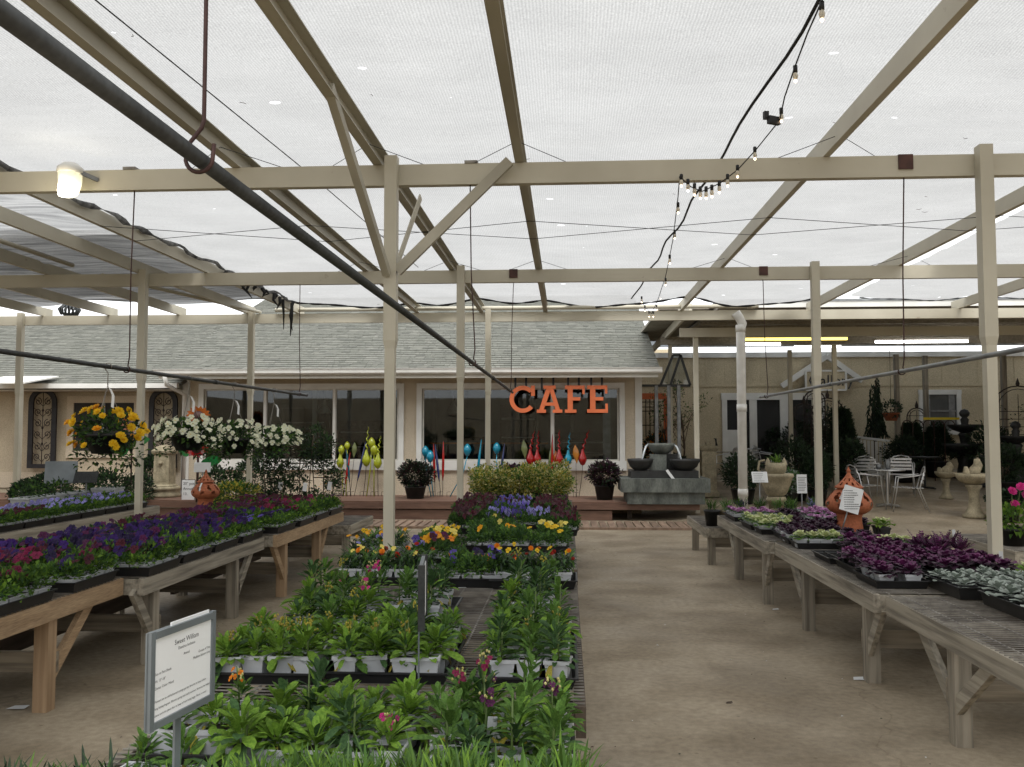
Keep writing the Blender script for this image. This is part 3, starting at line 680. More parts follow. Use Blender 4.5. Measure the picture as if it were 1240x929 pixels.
def cafe():
    X0, X1 = WX(222), WX(776); eY, eZ, rY, rZ = 17.6, 2.93, 23.9, 5.30
    t = thing('cafe_building', 'cream cafe building with wide dark windows and grey shingle roof', 'building', ((X0 + X1) / 2, WY, 0), world=True)
    zt, zb = 2.57, 1.07
    gaps = [(WX(247), WX(483)), (WX(511), WX(750))]
    m = MB(); cx = lambda a, b: (a + b) / 2
    m.box((cx(X0, X1), WY + 0.07, (zb - 0.2) / 2), (X1 - X0, 0.14, zb - 0.2 + 0.001)); 
    m.box((cx(X0, X1), WY + 0.07, zb - 0.1), (X1 - X0, 0.139, 0.2))
    m.box((cx(X0, X1), WY + 0.07, (zt + 2.9) / 2), (X1 - X0, 0.14, 2.9 - zt))
    eds = [X0, gaps[0][0], gaps[0][1], gaps[1][0], gaps[1][1], X1]
    for a, b in ((eds[0], eds[1]), (eds[2], eds[3]), (eds[4], eds[5])): m.box((cx(a, b), WY + 0.07, cx(zt, zb)), (b - a, 0.138, zt - zb))
    # side gable wall
    m.add([(X1, WY, 0), (X1, 30, 0), (X1, 30, 2.9), (X1, rY, rZ - 0.08), (X1, WY, 3.2), (X1, WY, 2.9)], [(0, 1, 2, 3, 4, 5)])
    m.add([(X0, WY, 0), (X0, 30, 0), (X0, 30, 2.9), (X0, rY, rZ - 0.08), (X0, WY, 3.2)], [(4, 3, 2, 1, 0)])
    m.build('wall', 'cream_wall', t)
    m = MB(); m.box((X1 - 0.05, WY - 0.012, 1.45), (0.13, 0.035, 2.75)); m.box((X1 + 0.014, WY + 0.06, 1.45), (0.03, 0.14, 2.75)); m.build('corner_board', 'white_paint', t)
    MB().box((X0 + 0.06, WY - 0.012, 1.45), (0.16, 0.035, 2.75)).build('corner_board', 'white_paint', t)
    window(t, 247, 483, (321, 405), zt, zb, WY); window(t, 511, 750, (590, 669), zt, zb, WY)
    m = slab(MB(), X0 - 0.15, X1 + 0.3, eY, eZ, rY, rZ, 0.06); slab(m, X0 - 0.15, X1 + 0.3, 30.2, eZ, rY, rZ - 0.002, 0.06); rf = m.build('roof', 'shingle_dark', t)
    shingles(X0 - 0.15, X1 + 0.3, eY, eZ, rY, rZ, 'shingles', rf, seed=3); ridge_caps(X0 - 0.1, X1 + 0.2, rY, rZ + 0.02, rf)
    m = MB(); m.box((cx(X0, X1) + 0.07, cx(eY, WY) - 0.02, 2.845), (X1 - X0 + 0.4, WY - eY - 0.04, 0.02)); m.build('soffit', 'gutter', t)
    m = MB(); m.box((cx(X0, X1) + 0.07, eY - 0.012, 2.80), (X1 - X0 + 0.4, 0.025, 0.13)); m.build('fascia', 'gutter', t)
    m = MB(); prof = [(-0.13, 0.10), (-0.135, 0.115), (-0.12, 0.115), (-0.105, 0.03), (-0.07, 0.0), (0, 0.0), (0, 0.115), (-0.008, 0.115), (-0.01, 0.012), (-0.066, 0.012), (-0.098, 0.036), (-0.112, 0.10)]
    n = len(prof); xa, xb = X0 - 0.2, X1 + 0.34
    m.add([(x, eY - 0.027 + p[0], 2.81 + p[1]) for x in (xa, xb) for p in prof], [(i, (i + 1) % n, n + (i + 1) % n, n + i) for i in range(n)] + [tuple(range(n)), tuple(reversed(range(n, 2 * n)))]); m.build('gutter', 'white_paint', t)
    m = MB(); m.tube([(X0 + 0.03, eY - 0.1, 2.8), (X0 + 0.03, eY, 2.62), (X0 + 0.05, WY - 0.07, 2.45), (X0 + 0.05, WY - 0.07, 0.4)], 0.045, 8); m.build('downspout', 'white_paint', t)
    # rooms behind the glass
    m = MB(); m.box((cx(X0, X1), 22.6, 1.6), (X1 - X0 - 0.1, 0.1, 2.5)); m.box((cx(X0, X1), 20.6, DZ - 0.03), (X1 - X0 - 0.1, 3.9, 0.06)); m.box((cx(X0, X1), 20.6, 2.80), (X1 - X0 - 0.1, 3.9, 0.04))
    m.box((WX(497), 20.2, 1.6), (0.12, 3.2, 2.4)); room = m.build('room', 'interior', t)
    for i, (x, w, h, y, mt) in enumerate([(-6.6, 1.1, 1.9, 22.3, 'interior_dark'), (-5.0, 1.4, 1.6, 22.3, 'dark_wood'), (-2.4, 1.0, 1.2, 21.8, 'interior_dark'), (-1.2, 0.9, 2.0, 22.3, 'dark_wood'), (0.4, 1.2, 1.3, 22.0, 'interior_dark')]):
        m = MB(); m.box((x, y, DZ + h / 2), (w, 0.35, h), 0); 
        for q in range(4): m.box((x, y - 0.19, DZ + h * (q + 0.6) / 4.4), (w - 0.08, 0.03, 0.03), 1)
        m.build('cabinet', [mt, 'gutter'], room)
    MB().box((-0.1, 22.5, 1.85), (0.55, 0.04, 0.6)).build('picture', 'gutter', room)
    MB().box((-0.1, 22.47, 1.85), (0.42, 0.03, 0.47)).build('picture', 'interior_dark', room)
    MB().box((0.85, 19.0, 1.7), (0.16, 0.05, 1.9)).build('curtain', 'galv', room)
    MB().box((-6.0, 21.0, 1.75), (0.10, 0.10, 2.0)).build('column', 'white_paint', room)
    MB().box((-1.7, 19.5, 1.42), (2.6, 0.3, 0.035)).build('counter', 'art_rust', room)
    MB().box((-1.7, 19.5, 0.9), (2.5, 0.25, 1.0)).build('counter', 'interior_dark', room)
    for x in (-2.6, -0.4, -5.6):
        m = MB(); m.lathe([(0.02, 0.3), (0.05, 0.2), (0.16, 0.02), (0.15, 0.0)], 12, (x, 20.4, 2.1)); m.tube([(x, 20.4, 2.4), (x, 20.4, 2.78)], 0.006, 4); m.build('pendant', 'gutter', room)
    return t
cafe()
def left_wing():
    X1 = WX(222) - 0.02; X0 = -24; Y = 18.9; eY, eZ, rY, rZ = 18.2, 2.69, 23.6, 4.74
    t = thing('side_wing', 'lower tan side wing with long grey shingle roof, left of the cafe', 'building', (-12, Y, 0), world=True)
    m = MB(); m.box(((X0 + X1) / 2, Y + 0.07, 1.3), (X1 - X0, 0.14, 2.6)); m.build('wall', 'tan_wall', t)
    m = MB(); m.box(((X0 + X1) / 2, Y - 0.01, 0.62), (X1 - X0, 0.03, 0.34)); m.build('skirting', 'cream_wall', t)
    rf = slab(slab(MB(), X0, X1 + 0.1, eY, eZ, rY, rZ, 0.06), X0, X1 + 0.1, 29, eZ, rY, rZ - 0.002, 0.06).build('roof', 'shingle_dark', t)
    shingles(X0 + 6, X1 + 0.1, eY, eZ, rY, rZ, 'shingles', rf, seed=5); ridge_caps(X0 + 6, X1 + 0.1, rY, rZ + 0.02, rf)
    MB().box(((X0 + X1) / 2, eY - 0.07, eZ - 0.06), (X1 - X0 + 0.1, 0.12, 0.10)).build('gutter', 'white_paint', t)
    MB().box(((X0 + X1) / 2, (eY + Y) / 2, eZ - 0.14), (X1 - X0, Y - eY - 0.05, 0.02)).build('soffit', 'gutter', t)
    # turbine vent on the ridge
    p = at(84, 381, 23.2)
    m = MB(); m.lathe([(0.14, -0.45), (0.14, 0.0), (0.2, 0.02)], 12, p)
    for k in range(16):
        a = 2 * math.pi * k / 16; m.tube([(p.x + 0.2 * math.cos(a), p.y + 0.2 * math.sin(a), p.z), (p.x + 0.27 * math.cos(a + .2), p.y + 0.27 * math.sin(a + .2), p.z + 0.14), (p.x + 0.12 * math.cos(a + .4), p.y + 0.12 * math.sin(a + .4), p.z + 0.28)], 0.03, 4)
    m.build('roof_vent', 'galv_dark', rf)
    # window
    a, b = at(90, 500, Y), at(163, 500, Y); zt, zb = at(90, 488, Y).z, at(90, 546, Y).z
    m = MB(); tr = 0.15
    m.box(((a.x + b.x) / 2, Y - 0.02, zt + tr / 2), (b.x - a.x + 2 * tr, 0.04, tr)); m.box(((a.x + b.x) / 2, Y - 0.02, zb - tr / 2), (b.x - a.x + 2 * tr, 0.05, tr))
    for x, s in ((a.x, -1), (b.x, 1)): m.box((x + s * tr / 2, Y - 0.02, (zt + zb) / 2), (tr, 0.038, zt - zb))
    w = m.build('window', 'cream_wall', t)
    MB().box(((a.x + b.x) / 2, Y - 0.006, (zt + zb) / 2), (b.x - a.x, 0.008, zt - zb)).build('pane', 'interior_dark', w)
    MB().box(((a.x + b.x) / 2, Y - 0.018, (zt + zb) / 2), (0.06, 0.03, zt - zb)).build('mullion', 'galv', w)
    p = at(24, 500, 17.6); 
    o = MB().box((p.x, 17.6, 1.5), (0.085, 0.085, 2.35)).build('porch_post', 'steel_paint'); o.location.z = 0; tag(o, 'slim cream porch post standing left of the arched iron panels', 'post')
    q0, q1 = at(-30, 460, 17.4), at(58, 456, 18.0)
    o = slab(MB(), q0.x, q1.x, 17.2, 2.66, 18.4, 2.86, 0.03).build('roof_panel', 'white_paint'); tag(o, 'bright white flat sheet lying on the left eave', 'roof panel')
left_wing()
# ================================================================== CAFE SIGN
def cafe_sign():
    Y = 17.72
    zt, zb = at(676, 467, Y).z, at(676, 500, Y).z; H = zt - zb
    t = thing('cafe_sign', 'orange slab serif CAFE letters hung from black rods under the eave', 'sign', (at(676, 500, Y).x, Y, zb), world=True)
    def letter(px0, px1, shapes, rods, lab):
        xa, xb = at(px0, 485, Y).x, at(px1, 485, Y).x; w = xb - xa
        m = MB()
        for i, pts in enumerate(shapes):
            m.poly([(p[0] * w, p[1] * H) for p in pts], 0.05 + 0.003 * i, Matrix.Translation((xa, Y, zb)))
        o = m.build('letter', 'orange_paint', t); o['label'] = lab
        for r in rods:
            x = at(r, 470, Y).x; MB().box((x, Y + 0.034, (zt + 2.835) / 2 - 0.05), (0.042, 0.014, 2.835 - zt + 0.1)).build('hanger', 'black_metal', o)
    def bx(x0, x1, y0, y1): return [(x0, y0), (x1, y0), (x1, y1), (x0, y1)]
    ring = []
    n = 26; cx, cy = 0.52, 0.5
    A = [R(42 + (320 - 42) * i / n) for i in range(n + 1)]
    cs = [[(cx + 0.52 * math.cos(a), cy + 0.5 * math.sin(a)), (cx + 0.52 * math.cos(b), cy + 0.5 * math.sin(b)),
           (cx + 0.35 * math.cos(b), cy + 0.345 * math.sin(b)), (cx + 0.35 * math.cos(a), cy + 0.345 * math.sin(a))] for a, b in zip(A, A[1:])]
    out = [(cx + 0.52 * math.cos(a), cy + 0.5 * math.sin(a)) for a in A]; inn = [(cx + 0.35 * math.cos(a), cy + 0.345 * math.sin(a)) for a in reversed(A)]
    letter(617, 648, [out + inn, bx(0.84, 0.99, 0.62, 1.0)], (624, 637), 'orange letter C')
    letter(650, 681, [[(0.06, 0.02), (0.24, 0.02), (0.60, 0.98), (0.40, 0.98)], [(0.76, 0.02), (0.94, 0.02), (0.62, 0.97), (0.46, 0.97)], bx(0.25, 0.75, 0.26, 0.38), bx(0, 0.36, 0, 0.12), bx(0.62, 1, 0, 0.12), bx(0.26, 0.74, 0.88, 1.0)], (656, 670), 'orange letter A')
    letter(684, 708, [bx(0.14, 0.40, 0.05, 0.95), bx(0, 1.0, 0.87, 1), bx(0, 0.58, 0, 0.12), bx(0.3, 0.78, 0.45, 0.57), bx(0.88, 1.0, 0.68, 0.95)], (688, 701), 'orange letter F')
    letter(711, 736, [bx(0.14, 0.40, 0.05, 0.95), bx(0, 0.98, 0.87, 1), bx(0, 1.0, 0, 0.13), bx(0.3, 0.78, 0.45, 0.57), bx(0.86, 0.98, 0.70, 0.95), bx(0.88, 1.0, 0.05, 0.33)], (716, 729), 'orange letter E')
cafe_sign()

# ================================================================== PATIO CANOPY AND BACK BUILDING
def canopy():
    t = thing('patio_canopy', 'flat covered patio roof on posts right of the cafe', 'canopy', (6, 15.5, 0), world=True)
    xl = at(872, 370, 15.5).x
    slab(MB(), xl, 16, 15.55, 3.86, 22.3, 3.96, 0.05).build('ceiling', 'ceiling_panel', t)
    m = MB(); xx = xl - 2.2
    while xx < 16:
        slab(MB(), xx + .01, min(xx + 0.98, 16), 22.32, 3.99, 24.95, 4.03, 0.012).build('skylight_sheet', 'skylight_sheet', t); xx += 1.0
    slab(MB(), xl - 0.06, 16, 15.40, 3.93, 22.3, 4.04, 0.04).build('roof', 'galv', t)
    MB().box(((xl + 16) / 2, 15.44, 3.86), (16 - xl, 0.05, 0.14)).build('fascia', 'white_paint', t)
    MB().box(((xl + 16) / 2, 15.60, 3.70), (16 - xl, 0.05, 0.16)).build('fascia', 'ceiling_panel', t)
    for (px, py, Y, h) in ((823, 403, 17.2, 0.17), (800, 413, 19.6, 0.17), (900, 405, 21.5, 0.16)):
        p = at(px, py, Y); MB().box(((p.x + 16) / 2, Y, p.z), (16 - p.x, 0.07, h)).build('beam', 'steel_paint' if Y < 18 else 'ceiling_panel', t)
    a, b = at(787, 414, 23.5), at(842, 388, 16.0)
    MB().bar((a.x, 23.4, 3.75), (b.x - 0.15, 15.5, 3.80), 0.05, 0.16).build('rake_board', 'steel_paint', t)
    slab(MB(), a.x - 0.5, xl - 0.07, 16.2, 3.93, 22.28, 3.97, 0.05).build('ceiling', 'ceiling_panel', t)
    for k in range(9):
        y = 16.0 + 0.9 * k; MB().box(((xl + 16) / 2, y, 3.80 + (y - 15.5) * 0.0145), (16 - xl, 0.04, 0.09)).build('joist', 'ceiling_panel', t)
    for (px, Y, w) in ((843, 17.3, 0.09), (812, 19.7, 0.08), (957, 21.6, 0.09), (1011, 19.7, 0.09), (1086, 23.0, 0.11), (1121, 23.4, 0.11), (1216, 22.5, 0.11), (985, 23.4, 0.08)):
        X = at(px, 480, Y).x; z0 = pz(Y) - 0.02
        MB().box((X, Y, (z0 + 3.62) / 2), (w, w, 3.62 - z0)).build('post', 'steel_paint' if w < 0.1 else 'old_post', t)
    # fluorescent fittings under the ceiling
    def tube(label, px0, px1, py, Y, mat):
        a, b = at(px0, py, Y), at(px1, py, Y)
        f = thing('tube_light', label, 'light', ((a.x + b.x) / 2, Y, a.z), group='fluorescent tubes under the patio roof', world=True)
        MB().box(((a.x + b.x) / 2, Y, a.z + 0.05), (b.x - a.x, 0.12, 0.05)).build('fitting', 'white_paint', f)
        MB().tube([(a.x, Y, a.z), (b.x, Y, a.z)], 0.028, 8).build('tube', mat, f)
    tube('long yellow fluorescent tube under the patio roof', 896, 1026, 411, 18.3, 'tube_yellow')
    tube('short white tube just below the yellow one', 896, 945, 417, 18.9, 'tube_white')
    tube('white tube right of the yellow one under the patio roof', 1060, 1172, 414, 18.9, 'tube_white')
    tube('topmost white tube at the right under the patio roof', 1138, 1262, 404, 17.9, 'tube_white')
    tube('faint white tube behind, between the yellow and right tubes', 962, 1018, 420, 22.3, 'tube_white')
    # white rain downspout at the canopy corner
    d = thing('rain_downspout', 'thick white downspout with elbow at the patio corner', 'downspout', (at(897, 570, 15.05).x, 15.05, 0), world=True)
    X = at(898, 480, 15.05).x
    m = MB(); m.tube([(X, 15.05, 0), (X, 15.05, 3.36), (X + 0.03, 15.05, 3.47), (X - 0.02, 15.05, 3.57), (X - 0.08, 15.05, 3.66)], 0.075, 14); m.build('pipe', 'pvc', d)
    for z in (2.0, 3.33, 0.6): m = MB(); m.tube([(X, 15.05, z), (X, 15.05, z + 0.12)], 0.083, 14); m.build('coupling', 'pvc', d)
canopy()
BY = 25.0
def BX(px): return at(px, 500, BY).x
def BZ(py): return at(1000, py, BY).z
def back_building():
    t = thing('gallery_building', 'long pale yellow building wall at the back of the patio', 'building', (8, BY, 0.6), world=True)
    zt = BZ(427)
    MB().box((8, BY + 0.1, zt / 2), (24, 0.2, zt)).build('wall', 'yellow_wall', t)
    MB().box((8, BY - 0.01, BZ(467)), (24, 0.03, 0.05)).build('trim', 'yellow_wall', t)
    MB().box((8, BY - 0.03, zt - 0.06), (24, 0.08, 0.14)).build('cornice', 'white_paint', t)
    for px in list(range(790, 1260, 22)): MB().box((BX(px), BY - 0.004, (zt + BZ(467)) / 2), (0.02, 0.012, zt - BZ(467) - 0.2)).build('seam', 'yellow_wall', t)
    # doors with white casing
    d = MB()
    zd = BZ(484); z0 = 0.62
    for (a, b) in ((874, 880), (907, 916), (944, 955), (986, 999)): d.box(((BX(a) + BX(b)) / 2, BY - 0.04, (zd + z0) / 2), (BX(b) - BX(a), 0.06, zd - z0))
    d.box(((BX(873) + BX(1000)) / 2, BY - 0.045, zd + 0.09), (BX(1000) - BX(873), 0.07, 0.19)); dd = d.build('door_frame', 'white_paint', t)
    for (a, b) in ((880, 907), (916, 944), (955, 986)): MB().box(((BX(a) + BX(b)) / 2, BY - 0.005, (zd + z0) / 2), (BX(b) - BX(a), 0.02, zd - z0)).build('door', 'interior_dark', t)
    MB().box((BX(890), BY - 0.03, BZ(545)), (0.6, 0.02, 1.1)).build('door_panel', 'white_paint', dd)
    # sash window
    a, b, zt2, zb2 = BX(1118), BX(1158), BZ(478), BZ(521)
    m = MB(); m.box(((a + b) / 2, BY - 0.03, zt2 + 0.06), (b - a + 0.26, 0.07, 0.13)); m.box(((a + b) / 2, BY - 0.03, zb2 - 0.06), (b - a + 0.3, 0.09, 0.12))
    for x, s in ((a, -1), (b, 1)): m.box((x + s * 0.06, BY - 0.03, (zt2 + zb2) / 2), (0.12, 0.068, zt2 - zb2))
    w = m.build('window', 'white_paint', t)
    MB().box(((a + b) / 2, BY - 0.004, (zt2 + zb2) / 2), (b - a, 0.012, zt2 - zb2)).build('pane', 'interior', w)
    MB().box(((a + b) / 2, BY - 0.02, BZ(498)), (b - a, 0.03, 0.05)).build('sash_rail', 'galv', w)
    for x in (a + 0.1, b - 0.12): MB().box((x, BY - 0.016, (zt2 + zb2) / 2), (0.16, 0.01, zt2 - zb2 - 0.02)).build('curtain', 'galv', w)
    # little gable over the door and the gallery sign
    g = thing('gable_sign', 'white outlined Gallery signboard under a small gable frame', 'sign', (BX(990), BY - 0.25, BZ(475)), world=True)
    ap = (BX(1000), BZ(432)); le = (BX(945), BZ(468)); ri = (BX(1042), BZ(462))
    m = MB(); m.bar((le[0], BY - 0.2, le[1]), (ap[0], BY - 0.2, ap[1]), 0.1, 0.14); m.bar((ri[0], BY - 0.2, ri[1]), (ap[0], BY - 0.2, ap[1] + 0.004), 0.102, 0.14); m.build('gable', 'white_paint', g)
    a, b, c, e = BX(973), BX(1021), BZ(450), BZ(473)
    m = MB(); m.box(((a + b) / 2, BY - 0.3, c), (b - a, 0.04, 0.05)); m.box(((a + b) / 2, BY - 0.3, e), (b - a, 0.04, 0.05))
    for x in (a, b): m.box((x, BY - 0.3, (c + e) / 2), (0.05, 0.039, c - e))
    m.build('border', 'white_paint', g); MB().box(((a + b) / 2, BY - 0.285, (c + e) / 2), (b - a, 0.015, c - e)).build('board', 'yellow_wall', g)
    o = text_part('Gallery', 0.42, g, Matrix.Translation((a + 0.06 - BX(990), -0.06, e + 0.12 - BZ(475))) @ Matrix.Rotation(R(90), 4, 'X'), thick=0.006)
back_building()
struct_wall = MB().box((-4, 34, 2.4), (16, 0.2, 4.8)).build('rear_wall', 'yellow_wall'); tag(struct_wall, 'plain yellow wall far behind the cafe', 'wall')
# ================================================================== FOLIAGE TOOLS
def leaf_tpl(L, W, bend=0.3, fold=0.12, prof=(0.22, 0.85, 1.0, 0.6)):
    ts = (0.0, 0.3, 0.6, 0.85); vs = []; fs = []
    for t, p in zip(ts, prof):
        z = -bend * L * t * t; y = L * t
        vs += [(-W / 2 * p, y, z + fold * W * p), (0, y, z), (W / 2 * p, y, z + fold * W * p)]
    vs.append((0, L, -bend * L))
    for i in range(3):
        a = i * 3; fs += [(a, a + 1, a + 4, a + 3), (a + 1, a + 2, a + 5, a + 4)]
    fs += [(9, 10, 12), (10, 11, 12)]
    return vs, fs
DIA = ([(0, 0, 0), (-0.5, 0.5, 0.12), (0, 1, -0.1), (0.5, 0.5, 0.12)], [(0, 3, 2), (0, 2, 1)])
def orient(pos, az, pitch, roll=0.0, s=1.0, sw=None):
    """local +y is the growing direction: azimuth az about z, raised by pitch"""
    M = Matrix.Translation(pos) @ Matrix.Rotation(az, 4, 'Z') @ Matrix.Rotation(pitch, 4, 'X') @ Matrix.Rotation(roll, 4, 'Y')
    return M @ Matrix.Diagonal((sw if sw else s, s, s, 1))
def bush(m, c, rx, ry, rz, n, size, mis, asp=0.55, shell=0.45, flat=0.0, up=0.35, rnd=random):
    for i in range(n):
        u = rnd.uniform(-1 + flat, 1); a = rnd.uniform(0, 2 * math.pi); q = math.sqrt(max(0, 1 - u * u)); k = rnd.uniform(shell, 1) ** 0.6
        k *= 1 + 0.16 * math.sin(3 * a + c[0] * 7) + 0.1 * math.sin(7 * a + 4 * u)
        p = (c[0] + rx * k * q * math.cos(a), c[1] + ry * k * q * math.sin(a), c[2] + rz * k * u)
        s = size * rnd.uniform(0.6, 1.3)
        m.add(*DIA, rnd.choice(mis), False, orient(p, a - math.pi / 2 + rnd.uniform(-1, 1), u * 0.9 + up + rnd.uniform(-.7, .7), rnd.uniform(-.6, .6), s, s * asp))
def pot_mesh(m, r0, r1, h, c=(0, 0, 0), mi=0, sq=False, seg=14, rim=0.012):
    m.lathe([(0.001, 0), (r0, 0), (r1, h - rim * 2), (r1 + rim * 0.6, h - rim * 2), (r1 + rim * 0.6, h), (r1 - rim * 0.4, h), (r1 - rim, h - 0.02), (0.001, h - 0.02)], 4 if sq else seg, c, mi, smooth=not sq, sq=sq)
def bloom_tpl(kind='pansy', s=1.0):
    """five overlapping petals facing local +z, unit radius about 0.5"""
    m = MB()
    if kind == 'pansy':
        for (a, r, w, z, mi) in ((65, 0.5, 0.50, 0.0, 0), (115, 0.5, 0.50, 0.02, 0), (172, 0.46, 0.46, 0.05, 0), (8, 0.46, 0.46, 0.05, 0), (270, 0.52, 0.62, 0.07, 0)):
            a = R(a); d = Vector((math.cos(a), math.sin(a), 0)); t = Vector((-d.y, d.x, 0)); zz = Vector((0, 0, 1))
            vs = [zz * z, d * r * .55 + t * w * .48 + zz * (z + .05), d * r * .95 + t * w * .33 + zz * (z + 0.0), d * r * 1.08 + zz * (z + .05), d * r * .95 - t * w * .33 + zz * z, d * r * .55 - t * w * .48 + zz * (z + .06)]
            m.add(vs, [(0, 5, 4, 3), (0, 3, 2, 1)], mi)
        m.add([(0.07 * math.cos(R(a)), 0.07 * math.sin(R(a)) - 0.03, 0.11) for a in range(0, 360, 72)], [(0, 1, 2, 3, 4)], 1)
    else:
        for ring, (n, r, lift) in enumerate(((7, 0.5, 0.08), (6, 0.38, 0.22), (4, 0.22, 0.34))):
            for k in range(n):
                a = 2 * math.pi * (k + ring * .5) / n; d = Vector((math.cos(a), math.sin(a), 0)); t = Vector((-d.y, d.x, 0)); zz = Vector((0, 0, 1)); w = r * 1.0
                m.add([zz * 0.03, d * r * .6 + t * w * .5 + zz * lift * .6, d * r + t * w * .2 + zz * lift, d * r - t * w * .2 + zz * (lift + .04), d * r * .6 - t * w * .5 + zz * lift * .6], [(0, 4, 3, 2, 1)], 0)
    return m
PANSY = bloom_tpl('pansy'); ROSE = bloom_tpl('rose')
BLOOMS = {}
def bloom_mesh(col, kind='pansy', eye='yellow'):
    k = (col, kind)
    if k not in BLOOMS:
        src = PANSY if kind == 'pansy' else ROSE
        m = MB(); m.v = list(src.v); m.f = list(src.f); m.m = list(src.m); m.sm = list(src.sm)
        BLOOMS[k] = m.mesh('flower', ['petal_' + col, 'petal_' + eye])
    return BLOOMS[k]
def add_bloom(m, M, mi, mie, kind='pansy'):
    src = PANSY if kind == 'pansy' else ROSE
    o = len(m.v); m.v.extend([tuple(M @ Vector(p)) for p in src.v])
    for f, k in zip(src.f, src.m): m.f.append(tuple(i + o for i in f)); m.m.append(mie if k else mi); m.sm.append(False)
def face_dir(p, tilt, az, s): return Matrix.Translation(p) @ Matrix.Rotation(az, 4, 'Z') @ Matrix.Rotation(tilt, 4, 'X') @ Matrix.Rotation(0, 4, 'Z') @ Matrix.Diagonal((s, s, s, 1))

# ================================================================== IN FRONT OF THE CAFE WINDOWS
def glass_stake(kind, px, py, mat, label, bx=None, top=None, size=1.0, Y=18.15):
    """blown glass garden stake: iron rod plus coloured body; px,py body centre, bx foot pixel, top tip pixel"""
    size *= 0.94; p = at(px, py, Y); b = at(bx if bx else px, 590, Y); b.z = DZ
    t = thing('glass_garden_stake', label, 'garden stake', (b.x, Y, DZ), group='blown glass garden stakes before the windows', world=True)
    tp = at(*(top if top else (px + (px - (bx or px)) * 0.5, py - 26)), Y)
    ax = (tp - b).normalized() if kind == 'reed' else (tp - p).normalized()
    if kind == 'reed':
        m = MB(); L = (tp - b).length; s0 = b + ax * L * 0.28
        m.tube([s0, s0 + ax * L * .1, s0 + ax * L * .3, s0 + ax * L * .5, tp - ax * 0.05, tp], [0.008, 0.022 * size, 0.03 * size, 0.024 * size, 0.008, 0.002], 8); m.build('body', mat, t)
        m = MB(); m.tube([b, s0 + ax * 0.05], 0.006, 5); m.build('rod', 'iron', t)
    elif kind == 'leaf':
        m = MB(); q = (p - tp).length
        h = 0.17 * size; M = Matrix.Translation(p) @ Matrix.Rotation(rr(-.15, .15), 4, 'Y')
        m.lathe([(0.003, -h), (0.035 * size, -h * .5), (0.062 * size, 0), (0.045 * size, h * .5), (0.003, h)], 10, M=M @ Matrix.Diagonal((1, 0.3, 1, 1))); m.build('body', mat, t)
        m = MB(); m.tube([b, p - Vector((0, 0, h * .9))], 0.005, 5); m.build('rod', 'iron', t)
    else:
        m = MB(); h = 0.13 * size; r = 0.085 * size
        if kind == 'ball': m.lathe([(0.002, -h), (r * .4, -h * .85), (r * .9, -h * .3), (r, 0.1 * h), (r * .75, h * .6), (r * .3, h * .92), (0.002, h)], 14, p); tail = None
        else: m.lathe([(0.002, -h), (r * .55, -h * .8), (r, -h * .15), (r * .85, h * .35), (r * .45, h * .9), (0.02, h * 1.5)], 14, p)
        if kind == 'twist':
            q0 = p + Vector((0, 0, h * 1.4)); n = 22; pts = []
            for i in range(n): u = i / (n - 1); c = q0.lerp(tp, u); pts.append(c + Vector((0.022 * math.sin(u * 22) * (1 - u * .5), 0.02 * math.cos(u * 22), 0)))
            m.tube(pts, [0.02 * (1 - 0.75 * i / (n - 1)) for i in range(n)], 6)
        m.build('body', mat, t)
        m = MB(); mid = (b + p) / 2; mid.x += (p.x - b.x) * 0.25; m.tube([b, mid, p - Vector((0, 0, h * .9))], 0.006 if kind != 'ball' else 0.011, 6); m.build('rod', 'iron' if kind != 'ball' else mat, t)
    m = MB(); m.tube([(b.x - 0.06, Y - 0.03, DZ), (b.x - 0.06, Y - 0.03, DZ + 0.09), (b.x, Y, DZ + 0.10)], 0.004, 4); m.build('foot_prong', 'iron', t)
gs = glass_stake
gs('bulb', 412, 560, 'art_lime', 'lime glass bulb stake at far left of the window row', 414, (411, 520)); gs('ball', 413.5, 545, 'art_lime', 'upright lime glass ball stake above the leftmost bulb', 416, size=.85)
gs('ball', 420.5, 540, 'art_lime', 'tall thin lime glass bud behind a red reed', 419, size=.75); gs('reed', 418, 576, 'art_red', 'short red glass reed between lime bulbs', 416, (424, 548))
gs('reed', 423, 570, 'art_teal', 'dark teal glass reed leaning beside the red reed', 425, (419, 540)); gs('leaf', 429, 545, 'art_olive', 'grey olive glass leaf behind the teal reed', 424)
gs('reed', 434, 575, 'art_navy', 'navy glass reed leaning right, left of lime bulbs', 429, (443, 535)); gs('twist', 443.5, 557, 'art_lime', 'fat lime glass bulb with twisted tail', 440, (446, 517), 1.15)
gs('ball', 450, 537, 'art_lime', 'highest lime glass ball on a curved stem', 444); gs('ball', 453, 545, 'art_lime', 'lime glass ball just under the highest one', 453)
gs('twist', 457.5, 560, 'art_lime', 'lime glass bulb with tail right of the ball pair', 458, (461, 528), 1.1); gs('bulb', 469.5, 558, 'art_lime', 'lime glass bulb half hidden by the tall post', 466, (469, 520))
gs('ball', 515, 547, 'art_blue', 'upper of two blue glass balls beside the left shrub', 522, size=1.0); gs('ball', 521, 553, 'art_blue', 'lower of two blue glass balls beside the left shrub', 525, size=1.05)
gs('reed', 526.5, 552, 'art_red', 'tall red glass reed next to the blue balls', 527, (525, 537)); gs('reed', 532, 560, 'art_navy', 'dark blue glass reed between two red reeds', 534, (527, 538)); gs('reed', 537, 553, 'art_red', 'red glass reed standing free near the second post', 536, (537, 534))
gs('ball', 566, 545, 'art_blue', 'blue glass ball on a long bent stem right of second post', 545, size=1.05); gs('reed', 578, 552, 'art_blue', 'blue glass reed leaning right above the shrubs', 575, (583, 532)); gs('reed', 589, 552, 'art_blue', 'blue glass reed hidden partly by the slim post', 588, (593, 535))
